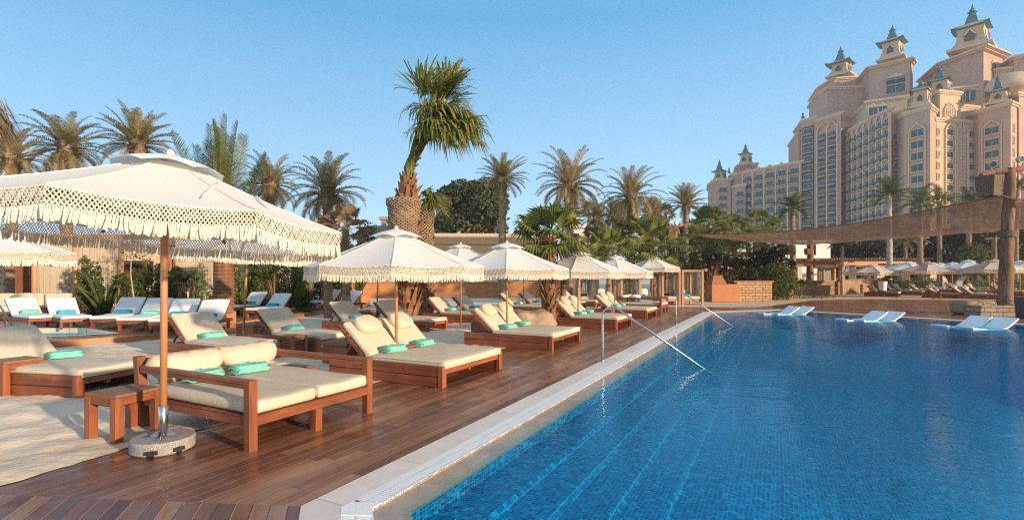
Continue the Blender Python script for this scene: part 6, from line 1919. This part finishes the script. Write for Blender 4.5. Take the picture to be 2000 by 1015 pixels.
def build_window(mb_f, mb_p, mb_r, a, d, n, s, z, w, h, style):
    def bx(mb, s0, s1, n0, n1, z0, z1):
        vs = [a+d*ss+n*nn+Vector((0, 0, zz)) for zz in (z0, z1) for ss, nn in ((s0, n0), (s1, n0), (s1, n1), (s0, n1))]
        mb.add(vs, [(0,3,2,1),(4,5,6,7),(0,1,5,4),(1,2,6,5),(2,3,7,6),(3,0,4,7)])
    bx(mb_p, s-w/2, s+w/2, -.15, .06, z, z+h)
    t_ = .15
    bx(mb_f, s-w/2-t_, s-w/2, -.1, .22, z-.1, z+h+.1); bx(mb_f, s+w/2, s+w/2+t_, -.1, .22, z-.1, z+h+.1); bx(mb_f, s-w/2, s+w/2, -.1, .20, z+h-.02, z+h+.2)
    bx(mb_f, s-.05, s+.05, .03, .12, z, z+h)
    bx(mb_f, s-w/2-.25, s+w/2+.25, -.1, .45 if style != 'bal' else 1.0, z-.32, z-.08)
    if style == 'bal':
        bx(mb_r, s-w/2-.2, s+w/2+.2, .92, .98, z-.08, z+1.0)
        bx(mb_r, s-w/2-.2, s-w/2-.14, .0, .92, z-.08, z+1.0)
    if style == 'arch':
        c = a+d*s
        mb_f.add([a+d*(s-w/2-.25)+n*.3+Vector((0,0,z+h+.1)), a+d*(s+w/2+.25)+n*.3+Vector((0,0,z+h+.1)), a+d*s+n*.3+Vector((0,0,z+h+1.6))], [(0,1,2)])
def win_grid(a, b, cols, rows, z0, dz, w, h, style='bal', margin=.5, bays=True, arch=True, parent=None, skip=()):
    d, n, L = face_frame(a, b); st = (L-2*margin)/cols
    for c in range(cols):
        s = margin+st*(c+.5)
        for r_ in range(rows):
            window(a, d, n, s, z0+dz*r_, w, h, style, None)
    if bays:
        mb = MB()
        for c in range(cols+1):
            s = margin+st*c; p = a+d*s
            vs = [a+d*(s+k)+n*q+Vector((0,0,zz)) for zz in (z0-2, z0+dz*rows+.4) for k, q in ((-.28, -.1), (.28, -.1), (.28, .55), (-.28, .55))]
            mb.add(vs, [(0,3,2,1),(4,5,6,7),(0,1,5,4),(1,2,6,5),(2,3,7,6),(3,0,4,7)])
        for c in range(cols):      # ogee arches over each bay
            sc_ = margin+st*(c+.5); zt_ = z0+dz*rows+.4; N = 8
            for k in range(N):
                def q(u):
                    x = (u*2-1); y = 1-abs(x)**2.2
                    return a+d*(sc_+x*st*.44)+n*.45+Vector((0,0,zt_-.9+2.1*y+.5*max(0, 1-abs(x)*4)))
                mb.bar(q(k/N), q((k+1)/N), .35, .35)
        obj('bay_pilasters', mb, M['trim'], parent or hotel)
def spire(x, Y, ytop, ybase, wpx, lb=None, tier=None, mat='hotel'):
    """pavilion turret with concave pagoda roof. ybase: photo row of the roof eaves"""
    c = XY(x, Y); zb = ZY(ybase, Y); zt = ZY(ytop, Y); w = wpx/F*Y/2; H_ = zt-zb
    t = MB()
    prof = [(1.0, 0), (.74, .05), (.46, .14), (.34, .27), (.27, .42), (.20, .58)]
    N = 24
    rings = []
    for r_, u in prof:
        row = []
        for k in range(N):
            th = 2*pi*k/N+radians(40); sq_ = 1/max(abs(cos(th-radians(40)-pi/4+pi/4)), abs(sin(th-radians(40))))
            cornerness = (sq_-1)/.414
            rr = w*r_*(1+(sq_-1)*.95)*(.88 if r_ > .9 else .88)
            zz = zb+H_*u + (H_*.10*cornerness**2 if u == 0 else (H_*.03*cornerness**2 if u < .1 else 0))
            row.append(len(t.v)); t.v.append((c.x+rr*cos(th), c.y+rr*sin(th), zz))
        rings.append(row)
    for i in range(len(rings)-1):
        for k in range(N): t.f.append((rings[i][k], rings[i][(k+1) % N], rings[i+1][(k+1) % N], rings[i+1][k]))
    t.f.append(tuple(reversed(rings[0])))
    t.lathe([(w*.19, .57*H_), (w*.15, .66*H_), (w*.24, .69*H_), (w*.13, .73*H_), (w*.14, .80*H_), (w*.06, .86*H_), (w*.02, 1.0*H_)], (c.x, c.y, zb), 8)
    r = obj('pagoda_roof', t, M['copper'], hotel)
    return r
def sqpoly(c, r_, th=radians(40)):
    return [(c.x+r_*cos(th+pi/4+pi/2*k), c.y+r_*sin(th+pi/4+pi/2*k)) for k in range(4)]
def turret(x, Y, y_eave, y_base, wtop, wbase, mat='hotel_y', win=True, ytop=None):
    """flared square pavilion between a roof and its tower"""
    c = XY(x, Y); z1 = ZY(y_eave, Y); z0 = ZY(y_base, Y)-.5; k = F/Y
    rt = wtop/k/2*1.0; rb = wbase/k/2*1.0
    mb = MB(); lv = [(1.12, 0), (1.0, .12), (.86, .35), (.84, .72), (.95, .86), (1.0, 1.0)]
    N = 4; base = 0
    for i, (q, u) in enumerate(lv):
        rr = (rb+(rt-rb)*u)*q/cos(pi/4)*.76
        for p in sqpoly(c, rr): mb.v.append((p[0], p[1], z0+(z1-z0)*u))
    for i in range(len(lv)-1):
        for j in range(4): mb.f.append((i*4+j, i*4+(j+1) % 4, (i+1)*4+(j+1) % 4, (i+1)*4+j))
    mb.f.append((3, 2, 1, 0)); n = (len(lv)-1)*4; mb.f.append((n, n+1, n+2, n+3))
    o = obj('turret', mb, M[mat], hotel)
    mb = MB(); mb.prism(sqpoly(c, rt*1.14*1.41*.76), z1-.05, z1+(z1-z0)*.10); obj('turret_cornice', mb, M['trim'], o)
    mb = MB(); mb.prism(sqpoly(c, rb*1.22*1.41*.76), z0-.3, z0+(z1-z0)*.06); obj('turret_plinth', mb, M['trim'], o)
    if win:
        for th in (radians(40)+pi, radians(40)-pi/2):     # window on both visible faces
            nn = Vector((cos(th), sin(th), 0)); dd = Vector((-nn.y, nn.x, 0)); rr = rb*.66*.93; hh = (z1-z0); ww = rb*.22
            pc = c+nn*rr*1.0+Vector((0, 0, z0+hh*.33)); mb = MB(); mf = MB()
            def arch(s, off): return [pc+nn*off-dd*ww*s+Vector((0,0,-hh*.1*(s-1)*2)), pc+nn*off+dd*ww*s, pc+nn*off+dd*ww*s+Vector((0,0,hh*.25)), pc+nn*off+Vector((0,0,hh*.25+ww*1.3*s)), pc+nn*off-dd*ww*s+Vector((0,0,hh*.25))]
            A = arch(1, .35); mb.add(A, [(0,1,2,3,4)]); w_ = obj('turret_window', mb, M['recess'], o)
            for i in range(1, 5): mf.bar(A[i], A[(i+1) % 5], ww*.3, ww*.3)
            obj('window_surround', mf, M['trim'], w_)
    return o

FLR = 3.55
# --- far left wing
Yl, Yr = 228, 205
o, P = block([(1447, Yl), (1566, Yr)], 0, ZY(314, Yr), out_=.6)
win_grid(P[0]+(P[1]-P[0])*.02, P[1], 5, 9, ZY(327, Yr)-FLR*8-2.2, FLR, 3.2, 2.4, 'bal')
o, P = block([(1427, 233), (1450, 229)], 0, ZY(337, 229)); 
o, P = block([(1384, 245), (1398, 234), (1427, 231)], 0, ZY(351, 234)); win_grid(P[1], P[2], 1, 8, ZY(366, 234)-FLR*7-2.5, FLR, 3.0, 2.3, 'bal', bays=False); win_grid(P[0], P[1], 1, 8, ZY(366, 234)-FLR*7-2.5, FLR, 1.4, 2.0, 'plain', bays=False)
o, P = block([(1425, 233.5), (1436, 227), (1456, 224)], 0, ZY(363, 228), out_=.5); win_grid(P[1], P[2], 1, 7, ZY(375, 228)-FLR*6-2.5, FLR, 3.0, 2.3, 'bal', bays=False)
turret(1407, 240, 335, 351, 21, 29); spire(1405, 240, 311, 336, 27)
o, P = block([(1437, 246), (1480, 238)], ZY(345, 240), ZY(320, 240), out_=.5)
turret(1457, 242, 302, 320, 20, 28); spire(1456, 242, 280, 302, 26)
# --- tall central mass
o, P = block([(1565.5, 206), (1592, 201)], 0, ZY(231, 203), out_=.5)
d, n, L = face_frame(P[0], P[1])
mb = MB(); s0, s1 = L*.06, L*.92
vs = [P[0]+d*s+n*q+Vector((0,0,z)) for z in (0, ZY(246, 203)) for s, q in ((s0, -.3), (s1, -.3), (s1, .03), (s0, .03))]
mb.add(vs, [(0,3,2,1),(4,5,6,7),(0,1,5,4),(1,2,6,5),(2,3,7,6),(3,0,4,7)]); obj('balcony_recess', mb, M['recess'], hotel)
win_grid(P[0], P[1], 1, 17, ZY(262, 203)-FLR*16, FLR, 3.3, 2.2, 'bal', bays=False)
o, P = block([(1553, 212), (1559, 207), (1569, 207)], 0, ZY(258, 207), out_=.4)
o, P = block([(1592, 200), (1612, 196), (1643, 190)], 0, ZY(224, 193), out_=.6)
d, n, L = face_frame(P[0], P[2])
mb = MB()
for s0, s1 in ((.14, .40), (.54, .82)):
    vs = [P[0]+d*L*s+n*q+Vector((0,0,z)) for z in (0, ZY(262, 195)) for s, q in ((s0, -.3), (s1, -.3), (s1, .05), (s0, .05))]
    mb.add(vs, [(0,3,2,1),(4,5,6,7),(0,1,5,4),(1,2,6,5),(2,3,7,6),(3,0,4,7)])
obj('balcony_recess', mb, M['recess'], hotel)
win_grid(P[0]+n*.1, P[2]+n*.1, 2, 17, ZY(268, 195)-FLR*16, FLR, 2.6, 1.7, 'bal', margin=1.2)
o, P = block([(1596, 213), (1616, 205), (1697, 204)], ZY(228, 205), ZY(171, 205), out_=.9)
o, P = block([(1598, 223), (1628, 212), (1690, 210)], ZY(190, 205), ZY(149, 210), out_=.9)
turret(1643, 214, 125, 148, 34, 47); spire(1642, 214, 90, 127, 50)
# --- second tower
o, P = block([(1698, 198), (1777, 190), (1783, 193)], ZY(240, 190), ZY(119, 192), out_=1.3)
d, n, L = face_frame(P[0], P[1])
window(P[0], d, n, L*.66, ZY(186, 195), 5.6, 5.2, 'plain', None); window(P[0], d, n, L*.66, ZY(168, 195), 5.6, 2.4, 'arch', None)
turret(1743, 197, 84, 116, 37, 48); spire(1743, 197, 49, 86, 52)
o, P = block([(1783, 200), (1852, 184)], ZY(260, 190), ZY(155, 190), out_=.5)
# --- third, tallest tower
o, P = block([(1843, 182), (1921, 170), (1958, 176)], ZY(240, 170), ZY(98, 172), 'hotel', out_=2.2)
d, n, L = face_frame(P[1], P[2]); window(P[1], d, n, L*.52, ZY(170, 172), 3.4, 8.0, 'arch', None)
turret(1899, 178, 57, 97, 54, 74); spire(1899, 178, 9, 60, 66)
# --- stepped terraces between the towers
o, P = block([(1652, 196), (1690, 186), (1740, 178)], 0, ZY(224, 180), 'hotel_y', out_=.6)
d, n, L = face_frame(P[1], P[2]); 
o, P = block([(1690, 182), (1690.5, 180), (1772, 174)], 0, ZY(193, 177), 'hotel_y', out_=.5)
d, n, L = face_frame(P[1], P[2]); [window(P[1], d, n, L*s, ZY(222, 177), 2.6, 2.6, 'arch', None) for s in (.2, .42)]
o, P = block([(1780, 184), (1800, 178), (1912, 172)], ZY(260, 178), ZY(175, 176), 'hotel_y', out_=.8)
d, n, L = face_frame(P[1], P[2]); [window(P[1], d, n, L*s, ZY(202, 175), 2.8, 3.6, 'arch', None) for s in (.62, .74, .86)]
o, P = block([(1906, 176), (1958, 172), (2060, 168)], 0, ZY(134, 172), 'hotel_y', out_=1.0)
o, P = block([(1981, 170), (2060, 164)], ZY(150, 168), ZY(106, 168), 'hotel', out_=1.2)
mb = MB(); c = XY(1972, 168); z_ = ZY(182, 168); R_ = 7
mb.lathe([(R_, 0), (R_*.96, 2.2), (R_*.8, 4.3), (R_*.5, 5.6), (.2, 6.2)], (c.x, c.y, z_), 28); mb.sm = True; obj('low_dome', mb, M['hotel_y'], hotel)
# --- long curved front wing
arc = [(1646, 196), (1666, 187), (1688, 179), (1713, 171.5), (1739, 165)]
zc_ = ZY(212, 165)
o, P = block(arc, 0, zc_, out_=.7)
for i in range(4): win_grid(P[i], P[i+1], 2 if i < 3 else 2, 11, zc_-5.2-FLR*10, FLR, 1.9, 2.4, 'bal', margin=.0)
o, P = block([(1739, 166.5), (1768, 168)], 0, zc_-1, out_=.6)
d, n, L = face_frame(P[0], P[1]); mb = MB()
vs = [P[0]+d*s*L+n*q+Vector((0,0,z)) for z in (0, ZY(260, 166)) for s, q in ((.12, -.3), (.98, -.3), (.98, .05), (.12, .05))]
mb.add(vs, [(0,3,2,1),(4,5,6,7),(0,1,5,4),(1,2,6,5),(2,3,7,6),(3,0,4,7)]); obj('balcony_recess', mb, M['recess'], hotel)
win_grid(P[0], P[1], 1, 11, ZY(262, 166)-4-FLR*10, FLR*1.0, 3.2, 2.2, 'bal', bays=False)
# --- corner block one with tall window column
o, P = block([(1766, 161), (1817, 154), (1829, 158)], 0, ZY(207, 154), out_=.7)
d, n, L = face_frame(P[0], P[1])
for r_ in range(10): window(P[0], d, n, L*.52, ZY(266, 157)-r_*FLR*.98, 3.4, 2.1, 'plain', None)
turret(1800, 160, 178, 207, 29, 39, 'hotel_y'); spire(1798, 160, 153, 180, 36)
mb = MB()
def niche(mb, a, d, n, s, z0, z1, w, k=8):
    def q(u):
        x = u*2-1; return a+d*(s+x*w/2)+n*.35+Vector((0,0,z1-1.2+1.6*(1-abs(x)**2)+.5*max(0, 1-abs(x)*4)))
    for i in range(k): mb.bar(q(i/k), q((i+1)/k), .3, .3)
    for x in (-1, 1): mb.bar(a+d*(s+x*w/2)+n*.35+Vector((0,0,z0)), a+d*(s+x*w/2)+n*.35+Vector((0,0,z1-1.1)), .3, .3, (0,1,0))
niche(mb, P[0], d, n, L*.52, 5, ZY(246, 157), 4.6); obj('window_niche', mb, M['trim'], hotel)
# --- sunny facade with lattice panel
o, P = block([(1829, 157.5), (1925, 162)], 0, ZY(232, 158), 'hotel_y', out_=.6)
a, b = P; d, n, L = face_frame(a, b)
for r_ in range(9):
    z_ = ZY(263, 158)-r_*FLR*.95
    for s in (.26, .71): window(a, d, n, L*s, z_, 2.4, 1.7, 'plain', None)
    if r_ % 1 == 0: window(a, d, n, L*-.02+1.0, z_, .7, 1.7, 'slot', None)
mb = MB()
for s, w_ in ((.26, 3.5), (.49, 4.2), (.71, 3.5)): niche(mb, a, d, n, L*s, 5, ZY(244, 158), w_)
obj('window_niche', mb, M['trim'], hotel)
mb = MB()
z0_, z1_ = 8, ZY(246, 158); k = z0_; st = 2.1
while k < z1_-1:
    for s0, s1 in ((-1, 1), (1, -1), (0, 1), (0, -1)):
        p = a+d*(L*.49+s0*1.7)+n*.32+Vector((0,0,k)); q = a+d*(L*.49+s1*1.7)+n*.32+Vector((0,0,k+st)); mb.bar(p, q, .34, .26, n)
    k += st*.5*2*.5
obj('lattice_panel', mb, M['trim'], hotel)
mb = MB()
for s in (.26, .71):
    for r_ in range(9):
        z_ = ZY(263, 158)-r_*FLR*.95-1.35; c = a+d*L*s+n*.15+Vector((0,0,z_))
        for u in (-.7, 0, .7): mb.sq(c.x+d.x*u, c.y+d.y*u, c.z+.5, .42, .42, .28, 1, 8, 5)
mb.sm = False
obj('relief_ornaments', mb, M['trim'], hotel)
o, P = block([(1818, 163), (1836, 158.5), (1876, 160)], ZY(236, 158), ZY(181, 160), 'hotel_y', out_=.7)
d, n, L = face_frame(P[1], P[2]); mb = MB(); niche(mb, P[1], d, n, L*.45, ZY(230, 159), ZY(206, 159), 4)
for k in range(5):
    for s0, s1 in ((-1, 1), (1, -1)): mb.bar(P[1]+d*(L*.45+s0*1.5)+n*.3+Vector((0,0,ZY(230, 159)+k*.7)), P[1]+d*(L*.45+s1*1.5)+n*.3+Vector((0,0,ZY(230, 159)+k*.7+1.4)), .25, .22, n)
obj('lattice_panel', mb, M['trim'], hotel)
turret(1838, 165, 160, 182, 33, 44, 'hotel_y'); spire(1836, 165, 129, 161, 42)
o, P = block([(1876, 163), (1912, 165)], 0, ZY(205, 163), 'hotel_y', out_=.5)
# --- right corner block and the great arch
o, P = block([(1911, 158), (1974, 150), (1990, 153)], 0, ZY(199, 150), out_=.8)
d, n, L = face_frame(P[0], P[1])
for r_ in range(7): window(P[0], d, n, L*.44, ZY(261, 154)-r_*FLR*.98, 3.6, 2.0, 'plain', None)
mb = MB(); niche(mb, P[0], d, n, L*.44, 5, ZY(240, 154), 5); obj('window_niche', mb, M['trim'], hotel)
d, n, L = face_frame(P[1], P[2])
for r_ in range(5): window(P[1], d, n, L*.35, ZY(255, 151)-r_*FLR, .8, 1.8, 'slot', None)
turret(1951, 156, 180, 200, 31, 42, 'hotel_y'); spire(1949, 156, 144, 182, 40)
o, P = block([(1990, 152), (2120, 160)], 0, ZY(182, 152), 'hotel', out_=.8)
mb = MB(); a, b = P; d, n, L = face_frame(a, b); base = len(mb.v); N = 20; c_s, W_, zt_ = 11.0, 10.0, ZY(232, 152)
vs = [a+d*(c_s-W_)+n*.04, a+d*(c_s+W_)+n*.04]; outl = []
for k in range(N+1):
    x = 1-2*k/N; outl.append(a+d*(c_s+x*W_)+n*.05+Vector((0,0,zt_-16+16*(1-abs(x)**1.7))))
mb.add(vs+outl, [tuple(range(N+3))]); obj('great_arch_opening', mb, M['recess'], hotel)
mb = MB()
for k in range(N): mb.bar(outl[k], outl[k+1], 1.2, .9)
obj('arch_moulding', mb, M['trim'], hotel)
# small roof ornaments
for x, Y, y0, y1 in ((1568, 206, 231, 219), (1424, 233, 338, 326), (1562, 207, 258, 252)):
    c = XY(x, Y); mb = MB(); z0 = ZY(y0, Y); z1 = ZY(y1, Y); h = z1-z0
    mb.lathe([(.8, 0), (.5, h*.25), (.25, h*.5), (.45, h*.62), (.2, h*.8), (.02, h)], (c.x, c.y, z0), 8); obj('roof_finial', mb, M['copper'], hotel)

WINS.sort(key=lambda w_: -w_[0])
for w_ in WINS[:98]:
    f = MB(); p = MB(); r_ = MB(); build_window(f, p, r_, *w_[1:])
    fo = obj('window', f, M['trim'], hotel); obj('pane', p, M['pane'], fo)
    if r_.v: obj('balcony_rail', r_, M['rail_m'], fo)
f = MB(); p = MB(); r_ = MB()
for w_ in WINS[98:]: build_window(f, p, r_, *w_[1:])
for nm, mm, mt in (('small_window_frames', f, 'trim'), ('small_window_panes', p, 'pane'), ('small_balcony_rails', r_, 'rail_m')):
    if mm.v: tag(obj(nm, mm, M[mt], hotel), kind='stuff')

# ================================================================== haze
def haze():
    m = bpy.data.materials.new('warm_haze'); m.use_nodes = True; t = m.node_tree; t.nodes.clear()
    o = t.nodes.new('ShaderNodeOutputMaterial'); v = t.nodes.new('ShaderNodeVolumePrincipled')
    v.inputs['Color'].default_value = (.86, .88, .95, 1); v.inputs['Density'].default_value = HAZE; v.inputs['Anisotropy'].default_value = .2
    t.links.new(v.outputs[0], o.inputs['Volume'])
    mb = MB(); mb.box(-160, 300, -60, 330, -2.6, 112)
    tag(obj('haze', mb, m), kind='stuff')
HAZE = .0006
haze()
